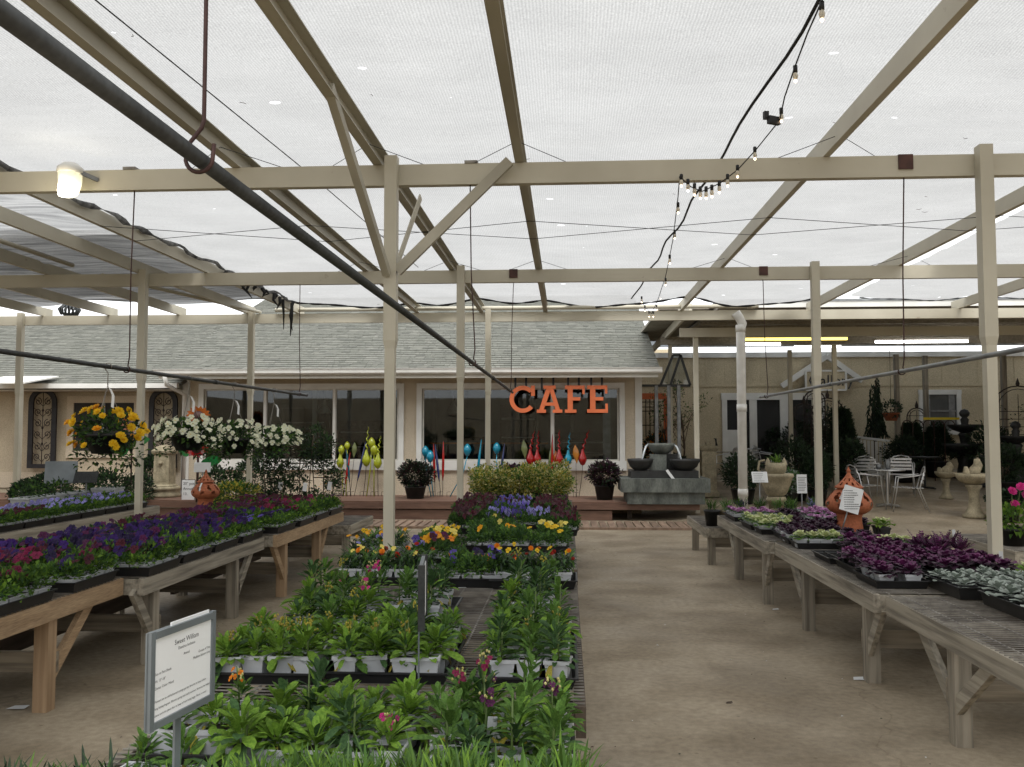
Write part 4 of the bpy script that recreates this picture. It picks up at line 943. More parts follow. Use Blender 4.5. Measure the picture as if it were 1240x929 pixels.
gs('ball', 601.5, 543, 'art_blue', 'blue glass ball right of the slim post', 600, size=1.0); gs('reed', 606, 556, 'art_navy', 'navy glass reed beside the rightmost blue ball', 603, (611, 537))
gs('leaf', 635, 544, 'art_olive', 'pale olive glass leaf above the shrubs', 639, size=1.2); gs('twist', 642, 556, 'art_red', 'left of two paired red glass bulbs with twisted tails', 643, (647, 522), 1.1); gs('twist', 650.5, 556, 'art_red', 'right of two paired red glass bulbs with twisted tails', 650, (652, 522), 1.05)
gs('reed', 663, 556, 'art_olive', 'olive green glass reed near the window mullion', 661, (668, 535)); gs('reed', 668, 550, 'art_red', 'red glass reed in front of the window mullion', 668, (669, 525)); gs('leaf', 673, 555, 'art_rust', 'brown orange glass leaf beside a red bulb', 673, size=1.0)
gs('twist', 677, 556, 'art_red', 'red glass bulb with tall tail right of the mullion', 677, (677, 521), 1.1); gs('twist', 688, 556, 'art_blue', 'teal blue glass bulb with tail among red ones', 688, (690, 524), 1.0); gs('leaf', 697.5, 550, 'art_orange', 'orange glass leaf on a thin rod', 698, size=1.2); gs('twist', 705.5, 556, 'art_red', 'rightmost red glass bulb with long curling tail', 701, (713, 521), 1.1)

def potted_shrub(name, label, px, py, Y, z0, w, h, ph, mats, n, leaf, pot='dark_stone', cat='plant', pr=None, group=None, asp=0.6, flat=0.0, stem=True):
    X = at(px, py, Y).x; t = thing(name, label, cat, (X, Y, z0), group=group)
    pr = pr or w * 0.32
    m = MB(); pot_mesh(m, pr * 0.78, pr, ph); m.build('pot', pot, t)
    m = MB(); c = (0, 0, ph + h / 2 - 0.02)
    bush(m, c, w / 2, w / 2, h / 2, n, leaf, range(len(mats)), asp, flat=flat); m.build('foliage', mats, t)
    if stem:
        m = MB(); m.tube([(0, 0, ph - 0.03), (0.01, 0, ph + h * .4)], [0.02, 0.008], 6)
        for k in range(5): a = k * 1.3; m.tube([(0, 0, ph), (w * .2 * math.cos(a), w * .2 * math.sin(a), ph + h * .5)], 0.006, 5)
        m.build('stem', 'bark', t)
    return t
potted_shrub('coleus_shrub', 'dark green wine shrub in a pot left of the blue glass balls', 503, 575, 17.6, DZ, 0.66, 0.50, 0.24, ['leaf_dark', 'leaf_wine', 'leaf_darkest'], 2200, 0.065)
potted_shrub('coleus_shrub', 'wine red coleus in a grey pot below the cafe sign', 732, 575, 17.5, DZ, 0.60, 0.46, 0.28, ['leaf_wine', 'leaf_wine', 'leaf_dark', 'kale_dark'], 2000, 0.065)
potted_shrub('coleus_shrub', 'wine red foliage plant behind the boxwood under the window', 622, 575, 18.0, DZ, 0.6, 0.30, 0.35, ['leaf_wine', 'kale_dark'], 1200, 0.06)

def bowl(m, c, r, h, mi=0, seg=20): m.lathe([(0.001, 0), (r * .45, 0), (r * .8, h * .35), (r * .97, h * .8), (r, h), (r * .93, h), (r * .7, h * .7), (0.001, h * .66)], seg, c, mi)
def bowl_fountain():
    Y = 17.35; b = at(803, 600, Y); s = Y / F
    t = thing('bowl_fountain', 'stepped grey stone fountain with three dark bowls and running water', 'fountain', (b.x, Y, DZ), world=True)
    def X(px): return at(px, 560, Y).x
    def Z(py): return at(800, py, Y).z
    def blk(name, x0, x1, y0, y1, dp, mt, dy=0): MB().box(((X(x0) + X(x1)) / 2, Y + dy, (Z(y0) + Z(y1)) / 2), (X(x1) - X(x0), dp, Z(y0) - Z(y1))).build(name, mt, t)
    blk('plinth', 757, 848, 594, 608, 1.1, 'grey_stone'); blk('slab', 750, 854, 578, 594, 1.2, 'grey_stone'); blk('step', 762, 842, 569, 578, 0.85, 'dark_stone')
    blk('pillar', 787, 806, 550, 569, 0.32, 'grey_stone'); blk('pillar', 806, 820, 550, 569, 0.3, 'dark_stone', 0.12)
    for (px, py, r, h, dy, mt, l) in ((801, 549.5, 0.27, 0.20, -0.02, 'grey_stone', 0), (774, 569, 0.25, 0.22, -0.28, 'dark_stone', 1), (827, 569, 0.29, 0.22, -0.28, 'dark_stone', 2)):
        m = MB(); bowl(m, (X(px), Y + dy, Z(py)), r, h); m.build('bowl', mt, t)
        m = MB(); m.lathe([(0.001, h * .78), (r * .78, h * .78)], 20, (X(px), Y + dy, Z(py))); m.build('water', 'water', t)
    for s_, xx in ((-1, 784), (1, 815)):
        m = MB(); m.tube([(X(xx), Y - 0.1, Z(538)), (X(xx + 3 * s_), Y - 0.2, Z(541)), (X(xx + 6 * s_), Y - 0.26, Z(549)), (X(xx + 8 * s_), Y - 0.28, Z(557))], [0.012, 0.02, 0.018, 0.014], 6); m.build('water_jet', 'water', t)
    MB().bar((X(804), Y - 0.47, Z(568)), (X(812), Y - 0.47, Z(579)), 0.05, 0.012, up=(0, 1, 0)).build('price_tag', 'paper', t)
bowl_fountain()

def stone_fountain_left():
    Y = 17.75; b = at(196, 600, Y)
    t = thing('pedestal_fountain', 'pale stone wall fountain with square pedestal and rounded basin', 'fountain', (b.x, Y, DZ), world=True)
    X, z = b.x, DZ
    m = MB(); m.lathe([(0.001, 0), (0.38, 0), (0.39, 0.05), (0.36, 0.08), (0.36, 0.14), (0.385, 0.16), (0.385, 0.2), (0.34, 0.215), (0.3, 0.17), (0.001, 0.16)], 22, (X, Y - 0.05, z)); m.build('basin', 'stone', t)
    m = MB(); m.lathe([(0.2, 0.16), (0.2, 0.22), (0.165, 0.25), (0.155, 0.85), (0.19, 0.88), (0.2, 0.93), (0.17, 0.96), (0.12, 1.02), (0.001, 1.06)], 4, (X, Y + 0.1, z), sq=True, smooth=False); m.build('pedestal', 'stone', t)
    m = MB(); m.box((X, Y + 0.1 - 0.163, z + 0.55), (0.2, 0.012, 0.48)); m.build('panel', 'stone', t)
    m = MB(); m.lathe([(0.001, -0.04), (0.035, -0.02), (0.04, 0.02), (0.001, 0.045)], 10, (X, Y - 0.09, z + 0.68)); m.build('spout', 'stone', t)
stone_fountain_left()

def arch_panel(px, label):
    Y = 18.8; c = at(px, 520, Y); X = c.x; s = Y / F; zb = at(px, 567, Y).z; zt = at(px, 470, Y).z; W = 36 * s; H = zt - zb
    t = thing('arched_iron_panel', label, 'wall decor', (X, Y, zb), group='arched wrought iron wall panels', world=True)
    r = W / 2; th = 0.105; hc = H - r
    def arch(r, n=14): return [(-r, 0)] + [(r * math.cos(math.pi - math.pi * i / n), hc + r * 1.0 * math.sin(math.pi * i / n)) for i in range(n + 1)] + [(r, 0)]
    o, i = arch(r), arch(r - th); m = MB(); yv = Y
    n = len(o)
    vs = [(X + p[0], y, zb + p[1]) for y in (Y - 0.05, Y) for p in o + i]
    k = 2 * n
    fs = []
    for q in range(n - 1):
        fs += [(q, q + 1, n + q + 1, n + q), (k + q, k + n + q, k + n + q + 1, k + q + 1), (q, k + q, k + q + 1, q + 1), (n + q, n + q + 1, k + n + q + 1, k + n + q)]
    m.add(vs, fs); m.box((X, Y - 0.026, zb + 0.045), (W - 0.002, 0.055, 0.09)); m.build('frame', 'frame_dark', t)
    def spiral(cx, cz, r0, turns, flip, ph):
        return [(X + cx + flip * r0 * (1 - u * .8) * math.cos(ph + u * turns * 6.283), Y - 0.02, zb + cz + r0 * (1 - u * .8) * math.sin(ph + u * turns * 6.283)) for u in [j / 18 for j in range(19)]]
    m = MB(); m.tube([(X, Y - 0.02, zb + 0.05), (X, Y - 0.02, zb + H * .55), (X, Y - 0.02, zb + H - th)], 0.008, 5)
    ri = r - th
    for k2, fz in enumerate((0.14, 0.27, 0.42, 0.56, 0.70, 0.83)):
        for fl in (-1, 1):
            m.tube(spiral(fl * ri * .52, H * fz, ri * .40, 1.3, fl, R(90 if k2 % 2 else -90)), 0.009, 5)
            m.tube([(X, Y - 0.02, zb + H * (fz - .06)), (X + fl * ri * .5, Y - 0.02, zb + H * (fz + .0)), (X + fl * ri * .95, Y - 0.02, zb + H * (fz + .05))], 0.007, 5)
    for fz in (0.3, 0.5, 0.72): m.lathe([(0.001, -0.05), (0.03, 0), (0.001, 0.05)], 6, (X, Y - 0.02, zb + H * fz))
    m.build('scrollwork', 'iron', t)
arch_panel(52, 'left arched dark panel with iron scrollwork on the tan wall'); arch_panel(198, 'right arched iron panel behind the pale stone fountain')

def metal_flower(px, py, base, Y, label, col, leaves, leafcol='art_green'):
    p = at(px, py, Y); t = thing('metal_flower', label, 'garden ornament', (p.x, Y, DZ), group='tall painted metal flowers', world=True)
    m = MB(); m.tube([(p.x, Y, DZ), (p.x + 0.01, Y, p.z)], 0.016, 7); m.build('stem', 'rust_rod', t)
    m = MB()
    for ring in range(2):
        for k in range(14):
            a = 2 * math.pi * (k + ring * .5) / 14; r0, r1 = 0.09, 0.25 - ring * .05
            d = Vector((math.cos(a), -0.10 - 0.12 * ring, math.sin(a) * .75)); tn = Vector((-math.sin(a), 0, math.cos(a)))
            c = Vector((p.x, Y - 0.01, p.z)); m.add([c + d * r0 - tn * .02, c + d * (r0 + r1) / 2 + tn * .045, c + d * r1 + tn * 0.004, c + d * (r0 + r1) / 2 - tn * .045], [(0, 1, 2, 3)])
    m.build('petals', col, t)
    m = MB(); m.lathe([(0.10, 0), (0.085, 0.03), (0.001, 0.045)], 14, M=Matrix.Translation((p.x, Y - 0.02, p.z)) @ Matrix.Rotation(R(75), 4, 'X')); m.build('centre', 'rust_rod', t)
    for (lx, ly, w) in leaves:
        q = at(lx, ly, Y); m = MB(); s = 1 if q.x > p.x else -1
        n = 10; pts = [(0.5 - 0.5 * math.cos(math.pi * i / n), 0) for i in range(n + 1)]
        out = [(u[0] * w - w / 2, 0.30 * w * math.sin(math.pi * u[0] ** 0.8)) for u in pts] + [(u[0] * w - w / 2, -0.42 * w * math.sin(math.pi * u[0] ** 0.8)) for u in reversed(pts[1:-1])]
        m.poly(out, 0.008, Matrix.Translation(q) @ Matrix.Diagonal((s, 1, 1, 1)) @ Matrix.Rotation(0.2, 4, 'Z')); m.build('leaf', leafcol, t)
        MB().tube([(p.x, Y, q.z - 0.15), q], 0.008, 5).build('leaf_stalk', leafcol, t)
metal_flower(160, 512, 600, 16.6, 'tall metal sunflower half hidden by the left post', 'art_rust', [(172, 532, 0.30), (148, 545, 0.28)])
metal_flower(241, 503, 600, 16.9, 'rusty orange metal sunflower above the white basket', 'art_rust', [(224, 546, 0.28), (259, 557, 0.32)])
metal_flower(239, 543, 600, 16.4, 'small red metal bud with green leaves below the white basket', 'art_red', [(252, 560, 0.26)])

def stake_sign(label, corners_c, w, h, Y, X, zc, rz, tilt, zbase, board, group=None, stake='galv', thick=0.012):
    t = thing('stake_sign', label, 'sign', (X, Y, zbase), group=group)
    m = MB(); M = Matrix.Translation((0, 0, zc - zbase)) @ Matrix.Rotation(rz, 4, 'Z') @ Matrix.Rotation(tilt, 4, 'X')
    m.box((0, 0, 0), (w, thick, h), 0, M); m.build('board', board, t)
    m = MB(); m.tube([(0, 0.012, 0), (0, 0.012, zc - zbase - h * .2)], 0.007, 6); m.build('stake', stake, t)
    return t, M
for (l, px, py, Y, w, h, rz, ti, zb, bd) in (
    ('larger blank grey sign back under the yellow basket', 74, 572, 11.4, 0.40, 0.29, 0.25, -.12, 0.7, 'sign_grey'),
    ('smaller dark sign back beside the larger grey one', 104, 578, 11.3, 0.30, 0.16, 0.1, -.5, 0.7, 'galv_dark'),
    ('small white sign on a stake above the left terracotta lantern', 245, 566, 12.2, 0.235, 0.135, 0.0, -.1, 0.4, 'paper')):
    p = at(px, py, Y); stake_sign(l, 0, w, h, Y, p.x, p.z, rz, ti, zb, bd)
def price_board():
    Y = 17.0; p = at(228, 592, Y)
    t = thing('price_board', 'white hand lettered price board leaning by the stone fountain', 'sign', (p.x, Y, DZ))
    m = MB(); m.box((0, 0, 0.19), (0.25, 0.015, 0.38)); m.build('board', 'paper', t)
    m = MB(); m.box((0, 0.008, 0.19), (0.27, 0.012, 0.40)); m.build('frame', 'galv_dark', t)
    for i, tx in enumerate(('20" pot', 'Annual', '13.')): text_part(tx, 0.075, t, Matrix.Translation((-0.10, -0.011, 0.29 - i * 0.1)) @ Matrix.Rotation(R(90), 4, 'X'))
price_board()

# jasmine frames in front of the left window
def trellis_plant(px, label, Y, h, w, seed, flower):
    p = at(px, 560, Y); t = thing('trellis_plant', label, 'plant', (p.x, Y, 0.0), group='climbing plants on trellises')
    rnd = random.Random(seed)
    m = MB(); pot_mesh(m, 0.13, 0.17, 0.3); m.build('pot', 'black_plastic', t)
    m = MB()
    for x in (-w / 2, 0, w / 2): m.tube([(x * .5, 0, 0.28), (x, 0, h)], 0.008, 5)
    for k in range(5): m.tube([(-w / 2 * (0.6 + .08 * k), 0, .45 + k * (h - .5) / 4.5), (w / 2 * (0.6 + .08 * k), 0, .45 + k * (h - .5) / 4.5)], 0.007, 5)
    m.build('trellis', 'bark', t)
    m = MB()
    for k in range(9): bush(m, (rnd.uniform(-w * .5, w * .5), rnd.uniform(-.08, .08), 0.35 + (h - .35) * k / 8.5), w * .38, 0.14, 0.17, 260, 0.05, (0, 1, 2), rnd=rnd, shell=0.2)
    for k in range(26):
        c = (rnd.uniform(-w * .7, w * .7), rnd.uniform(-.14, 0), rnd.uniform(.5, h)); m.add(*DIA, 3, False, orient(c, rnd.uniform(0, 6), 0.3, 0, 0.035))
    m.build('foliage', ['leaf_dark', 'leaf_deep', 'leaf_darkest', flower], t)
    m = MB(); m.bar((w * .3, -0.16, .8), (w * .3 + .02, -0.16, .92), 0.06, 0.004, up=(0, 1, 0)); m.build('tag', 'paper', t)
trellis_plant(333, 'dark climbing plant on a trellis behind the slim left post', 13.2, 1.65, 0.42, 1, 'petal_white'); trellis_plant(363, 'middle climbing plant on a trellis with white specks', 13.0, 1.62, 0.40, 2, 'petal_white')
trellis_plant(392, 'rightmost climbing plant with yellow flowers on a trellis', 13.3, 1.68, 0.42, 3, 'petal_gold')
for (l, px, Y, w, h, seed) in (('dark leafy shrub left of the stone fountain base', 166, 16.9, 0.6, 0.6, 1), ('low green shrub under the metal flower leaf', 265, 15.8, 0.7, 0.55, 2), ('yellow green bush behind the terracotta lantern', 285, 14.4, 0.8, 0.35, 3), ('dark bush under the white baskets by the window', 305, 16.0, 0.7, 0.7, 4), ('green shrub behind the grey sign backs', 55, 13.4, 0.7, 0.5, 5), ('leafy shrub at the far left behind lavender pansies', 34, 13.8, 0.6, 0.4, 6), ('shrub between grey signs and the left post', 130, 13.2, 0.7, 0.6, 7), ('dark shrub beneath the right arched iron panel', 185, 18.2, 0.5, 0.6, 8)):
    ys = ['leaf_dark', 'leaf_deep', 'leaf_darkest'] if seed != 3 else ['leaf_mid', 'leaf_yellow', 'leaf_deep']
    potted_shrub('leafy_shrub', l, px, 580, Y, DZ if Y > 16.9 else 0, w, h, 0.5 if Y < 16.9 else 0.25, ys, 1500, 0.06, pot='black_plastic', group='shrubs standing by the cafe deck')
# ================================================================== BENCHES
def wire_top(x0, x1, y0, y1, z, step=0.044):
    m = MB(); r = 0.005; y = y0 + 0.02
    while y < y1 - 0.01:
        m.box(((x0 + x1) / 2, y, z), (x1 - x0, r, r)); y += step
    x = x0 + 0.1
    while x < x1 - 0.02: m.box((x, (y0 + y1) / 2, z - r * 0.99), (0.008, y1 - y0, 0.007)); x += 0.19
    return m
def bench(label, x0, x1, y0, y1, h, wood, front, legs_y, braces, wood2=None, cat='bench', group='timber display benches', fb=0.115):
    """front: -1 if the aisle side is x0, +1 if it is x1"""
    t = thing('display_bench', label, cat, ((x0 + x1) / 2, (y0 + y1) / 2, 0), group=group, world=True)
    zc = h - fb / 2; th = 0.042; yc = (y0 + y1) / 2
    xf = x1 if front > 0 else x0; xb = x0 if front > 0 else x1; s = front
    MB().box((xf - s * th / 2, yc, zc), (th, y1 - y0 - 0.006, fb)).build('front_board', wood, t)
    MB().box((xb + s * th / 2, yc, zc), (th, y1 - y0 - 0.006, fb)).build('back_board', wood2 or wood, t)
    for y in (y0 + 0.03, y1 - 0.03): MB().box(((x0 + x1) / 2, y, zc - 0.003), (x1 - x0 - 2 * th - 0.004, 0.04, fb - 0.01)).build('end_board', wood2 or wood, t)
    for k in range(1, 4):
        y = y0 + (y1 - y0) * k / 4; MB().box(((x0 + x1) / 2, y, h - 0.06), (x1 - x0 - 2 * th - 0.004, 0.038, 0.08)).build('joist', wood2 or wood, t)
    w = wire_top(x0 + 0.003, x1 - 0.003, y0 + 0.01, y1 - 0.01, h + 0.005).build('wire_top', 'wire', t); w['kind'] = 'stuff'
    for y in legs_y:
        for xx in (xf - s * (th + 0.047), xb + s * (th + 0.047)):
            MB().box((xx, y, (h - fb + 0.05) / 2), (0.088, 0.088, h - fb + 0.05)).build('leg', {'old_wood': 'old_post', 'new_wood': 'new_post'}.get(wood if abs(xx - xf) < 0.2 else (wood2 or wood), 'dark_wood'), t)
        MB().box(((xf + xb) / 2, y + 0.064, 0.27), (x1 - x0 - 0.1, 0.036, 0.12)).build('rail', 'old_rail' if (wood2 or wood) != 'dark_wood' else 'dark_wood', t)
    for zr_ in (0.17, 0.38):  # low back rails, made extra wide to block light under the bench
        MB().box((xb + s * 0.16, yc, zr_), (0.036, y1 - y0 - 0.1, 0.19)).build('back_rail', 'dark_wood', t)
    for (yl, dy) in braces:
        xx = xf - s * (th + 0.026)
        MB().bar((xx, yl + math.copysign(0.02, dy), 0.20), (xx, yl + dy * 1.1, h - fb + 0.03), 0.036, 0.075).build('brace', wood, t)
    return t
HL, HR, HC = 0.66, 0.63, 0.62
bench('pale new timber bench of pansies nearest on the left', -4.25, -3.02, 3.35, 5.98, HL, 'new_wood', 1, (3.75, 5.22), ((5.22, 0.42),), 'old_wood')
bench('weathered grey middle bench of the left pansy row', -4.13, -2.90, 6.02, 8.48, HL - 0.012, 'old_wood', 1, (6.32, 7.9), ((6.32, -0.28), (7.9, 0.38)))
bench('pale timber far bench of the left pansy row', -4.0, -2.79, 8.52, 11.1, HL, 'new_wood', 1, (8.95, 10.2), ((8.95, -0.34), (10.2, 0.34)), 'old_wood')
bench('short low bench past the end of the left row', -3.7, -2.72, 11.2, 12.5, 0.48, 'old_wood', 1, (11.3, 12.3), ())
bench('dark weathered bench of lavender pansies at far left', -7.2, -5.62, 7.9, 12.1, 0.64, 'old_wood', 1, (8.4, 10.0, 11.6), ())
bench('weathered near bench on the right with bare wire top', 1.99, 3.17, 3.05, 5.78, HR, 'old_wood', -1, (3.45, 4.95), ((4.95, 0.42), (4.95, -0.42), (3.45, 0.42)))
bench('middle bench of the right row holding purple kale', 1.93, 3.12, 5.82, 8.5, HR, 'old_wood', -1, (6.15, 7.7), ((6.15, -0.27), (7.7, 0.42)))
bench('far bench of the right row under the terracotta lantern', 1.85, 3.08, 8.54, 11.2, HR, 'old_wood', -1, (8.85, 10.3), ((8.85, -0.26), (10.3, 0.4)))
bench('small low bench at the far end of the right row', 1.72, 3.3, 11.3, 13.0, 0.46, 'old_wood', -1, (11.4, 12.8), ())
bench('dark stand with pink flowers at the right edge', 3.95, 5.2, 8.2, 9.6, 0.6, 'old_wood', -1, (8.35, 9.4), ())
bench('lower near section of the centre table', -1.52, 0.03, 1.5, 3.36, HC - 0.055, 'old_wood', 1, (1.8, 3.1), (), group='centre tables with wire tops')
bench('main wire topped section of the centre table', -1.54, 0.07, 3.42, 6.52, HC, 'dark_wood', 1, (3.7, 6.2), (), group='centre tables with wire tops')
bench('middle section of the centre table with yellow pansies', -1.22, 0.08, 6.78, 10.15, HC, 'dark_wood', 1, (7.1, 9.9), (), group='centre tables with wire tops')
bench('far section of the centre table below the boxwood', -1.36, 0.08, 10.2, 13.7, HC, 'dark_wood', 1, (10.5, 13.4), (), group='centre tables with wire tops')
bench('side shelf of orange flowers left of the centre table', -1.78, -1.26, 6.8, 8.1, HC - 0.02, 'dark_wood', 1, (6.95, 7.9), (), group='centre tables with wire tops')

# ================================================================== TRAYS AND PACKS
def tray_mesh(lx, ly, h, cells=0):
    m = MB(); t = 0.006
    m.box((0, 0, 0.004), (lx - 0.03, ly - 0.03, 0.006))
    for s in (-1, 1):
        m.add([(s * (lx / 2 - .015), -ly / 2 + .015, 0), (s * (lx / 2 - .015), ly / 2 - .015, 0), (s * lx / 2, ly / 2, h), (s * lx / 2, -ly / 2, h)], [(0, 1, 2, 3)])
        m.add([(-lx / 2 + .015, s * (ly / 2 - .015), 0), (lx / 2 - .015, s * (ly / 2 - .015), 0), (lx / 2, s * ly / 2, h), (-lx / 2, s * ly / 2, h)], [(0, 1, 2, 3)])
        m.box((s * (lx / 2 + .004), 0, h), (0.012, ly + .02, 0.008)); m.box((0, s * (ly / 2 + .004), h), (lx - .004, 0.012, 0.0075))
    if cells:
        nx, ny = cells
        for i in range(1, nx): m.box((-lx / 2 + lx * i / nx, 0, h * .55), (0.008, ly - .02, h * .8))
        for j in range(1, ny): m.box((0, -ly / 2 + ly * j / ny, h * .54), (lx - .02, 0.008, h * .78))
    return m.mesh('tray', 'black_plastic')
TRAY = {}
def tray(x, y, z, lx, ly, h, label, rz=0.0, cells=0, group='black plastic plant trays'):
    k = (round(lx, 2), round(ly, 2), round(h, 3), cells)
    if k not in TRAY: TRAY[k] = tray_mesh(lx, ly, h, cells)
    o = bpy.data.objects.new('plant_tray', TRAY[k]); COL.objects.link(o); o.location = (x, y, z); o.rotation_euler = (0, 0, rz)
    return tag(o, label, 'tray', group)
def pack_container():
    m = MB()
    for s in (-1, 1): m.lathe([(0.001, 0), (0.048, 0), (0.059, 0.068), (0.063, 0.068), (0.063, 0.074), (0.055, 0.074), (0.052, 0.062)], 4, (s * 0.064, 0, 0), 0, smooth=False, sq=True); m.lathe([(0.052, 0.062), (0.001, 0.066)], 4, (s * 0.064, 0, 0), 1, smooth=False, sq=True)
    return m.mesh('cell_pack', ['white_plastic', 'soil'])
CELL = pack_container()
def pansy_leaves(seed, mats):
    rnd = random.Random(seed); m = MB()
    bush(m, (-0.06, 0, 0.085), 0.085, 0.085, 0.065, 150, 0.034, (0, 0, 1, 2), 0.62, 0.3, flat=0.6, rnd=rnd); bush(m, (0.06, 0, 0.085), 0.085, 0.085, 0.065, 150, 0.034, (0, 0, 1, 2), 0.62, 0.3, flat=0.6, rnd=rnd)
    return m.mesh('foliage', mats)
PLEAF = [pansy_leaves(s, ['leaf_mid', 'leaf_bright', 'leaf_deep']) for s in range(5)]
PLEAF2 = [pansy_leaves(s + 9, ['leaf_mid', 'leaf_deep', 'leaf_deep']) for s in range(4)]
def flower_cluster(seed, col, n, size, eye='yellow', w=0.115):
    rnd = random.Random(seed); m = MB()
    for k in range(n): add_bloom(m, face_dir((rnd.uniform(-w, w), rnd.uniform(-.06, .06), rnd.uniform(.15, .20)), rnd.uniform(.3, 1.25), rnd.uniform(-1, 1), size * rnd.uniform(.8, 1.2)), 0, 1)
    return m.mesh('flowers', ['petal_' + col, 'petal_' + eye])
FCL = {}
EYES = {'white': 'yellow', 'lavender': 'violet', 'violet': 'indigo', 'indigo': 'violet', 'burgundy': 'black', 'magenta': 'burgundy', 'yellow': 'burgundy', 'pale': 'yellow', 'orange': 'burgundy', 'gold': 'orange', 'plum': 'black', 'blue': 'indigo', 'black': 'yellow', 'red': 'black'}
def pansy_pack(x, y, z, rz, cols, n, label, single, group, size=0.052, leaves=PLEAF):
    t = thing('pansy_pack', label, 'pansies', (x, y, z), rz, group)
    child('cell_pack', CELL, t)
    child('foliage', random.choice(leaves), t, Matrix.Rotation(random.choice((0, math.pi)), 4, 'Z') @ Matrix.Diagonal((1, 1, rr(.85, 1.25), 1)))
    if not n: return t
    if single:
        for k in range(n):
            c = random.choice(cols); a = rr(-1.1, 1.1)
            child('flower', bloom_mesh(c, 'pansy', EYES.get(c, 'yellow')), t, Matrix.Rotation(-rz, 4, 'Z') @ face_dir((0, 0, 0), 0, 0, 1) @ Matrix.Translation(Matrix.Rotation(rz, 3, 'Z') @ Vector((rr(-.115, .115), rr(-.065, .065), rr(.15, .205)))) @ face_dir((0, 0, 0), rr(.35, 1.35), a, size * rr(.8, 1.25)))
    else:
        c = random.choice(cols); k = (c, n, random.randrange(4))
        if k not in FCL: FCL[k] = flower_cluster(hash(k[1:]) % 999, c, n, size, EYES.get(c, 'yellow'))
        fo = child('flowers', FCL[k], t, Matrix.Rotation(-rz, 4, 'Z') @ Matrix.Diagonal((1 if abs(rz) < .5 else .55, 1 if abs(rz) < .5 else 1.6, 1, 1))); fo['kind'] = 'stuff'
    return t
def colours_left(u, Y):
    if Y < 5.25: return (['magenta', 'burgundy', 'plum'] if u > .3 else ['magenta', 'burgundy']), (6 if u > .25 else 2)
    if Y < 5.9: return ['plum', 'burgundy', 'indigo', 'violet', 'magenta'], (9 if u > .25 else 3)
    if Y < 8.3: 
        if u > .9 and Y > 7.4: return ['burgundy', 'plum'], 5
        return (['violet', 'indigo', 'violet', 'indigo', 'plum'] if Y > 6.3 else ['violet', 'indigo', 'plum', 'burgundy']), (11 if u > .28 else 4)
    if Y < 9.2: return (['violet', 'blue', 'indigo'] if u < .6 else ['burgundy', 'plum']), (4 if u > .28 else 2)
    return ['burgundy', 'plum', 'burgundy', 'magenta'], (6 if u > .25 else 2)
def cname(c): return {'violet': 'violet', 'indigo': 'dark indigo', 'burgundy': 'burgundy', 'magenta': 'magenta', 'plum': 'plum', 'blue': 'blue', 'red': 'red', 'lavender': 'lavender'}.get(c, c)
def fill_left():
    idx = 0; tl = 0
    for (xf, ya, yb, z) in ((-3.02, 4.50, 5.98, HL), (-2.90, 6.02, 8.48, HL - 0.012), (-2.79, 8.52, 11.1, HL)):
        n = int((yb - ya + 0.02) / 0.545)
        for j in range(n):
            tl += 1; yc = ya + (yb - ya) * (j + .5) / n
            for i in range(4):
                u = 0.02 + i * 0.292 + 0.145; xc = xf - u + (rr(-.012, .012)); rz = rr(-.03, .03)
                if i == 0: xc += 0.02 + rr(-0.01, .02)
                row = ('aisle row', 'second row in', 'third row in', 'back row')[i]
                tray(xc, yc, z + 0.0085, 0.285, 0.535, 0.06, f'black tray of pansies, {row}, {ordn(tl)} along the left benches', rz, group='pansy trays on the left benches')
                for k in range(4):
                    Yp = yc - 0.2 + k * 0.133; cols, nf = colours_left(u, Yp + rr(-.15, .15)); nf = max(0, nf + random.randint(-2, 2))
                    pansy_pack(xc + rr(-.005, .005), Yp, z + 0.016, rz, cols, nf, f'{cname(cols[0])} pansy pack, {row}, {ordn((tl - 1) * 4 + k + 1)} along the left benches', Yp < 8.3, 'pansy packs on the left benches', 0.066 if Yp < 8.4 else 0.058)
fill_left()
def fill_lavender():
    n = 0
    for j in range(7):
        yc = 8.25 + 0.55 * j
        for i in range(2):
            xc = -5.80 - i * 0.30; row = ('front row', 'rear row')[i]
            tray(xc, yc, 0.6485, 0.285, 0.535, 0.06, f'black tray, {row}, {ordn(j + 1)} along the far left bench', 0, group='trays on the far left bench')
            for k in range(4):
                cols = ['burgundy'] if (i == 0 and yc < 9.6) else ['lavender']
                pansy_pack(xc, yc - 0.2 + k * .133, 0.656, 0, cols, 5 if i else 3, f'{cols[0]} pansy pack, {row}, {ordn(j * 4 + k + 1)} along the far left bench', False, 'pansy packs on the far left bench', 0.055)
    for j, y in enumerate((10.6, 11.15, 11.7)):
        t = thing('window_box', ('near', 'middle', 'far')[j] + ' white window box of greenery behind the lavender pansies', 'planter', (-6.55, y, 0.6485), R(90), group='white window boxes')
        m = MB(); m.lathe([(0.001, 0), (0.09, 0), (0.12, .2), (0.13, .2), (0.13, .215), (0.11, .215), (.1, .19), (0.001, .19)], 4, sq=True, smooth=False, M=Matrix.Diagonal((1.9, 1, 1, 1))); m.build('box', 'white_plastic', t)
        m = MB(); bush(m, (0, 0, .27), .24, .14, .13, 220, .05, (0, 1, 2)); m.build('foliage', ['leaf_deep', 'leaf_mid', 'leaf_dark'], t)
    X = at(135, 605, 11.9).x
    t = thing('white_planter', 'tall white planter beside the left post', 'planter', (X, 11.8, 0.6485)); m = MB(); pot_mesh(m, .11, .15, .26, sq=True); m.build('pot', 'white_plastic', t); m = MB(); bush(m, (0, 0, .33), .17, .17, .12, 200, .05, (0, 1)); m.build('foliage', ['leaf_deep', 'leaf_dark'], t)
fill_lavender()

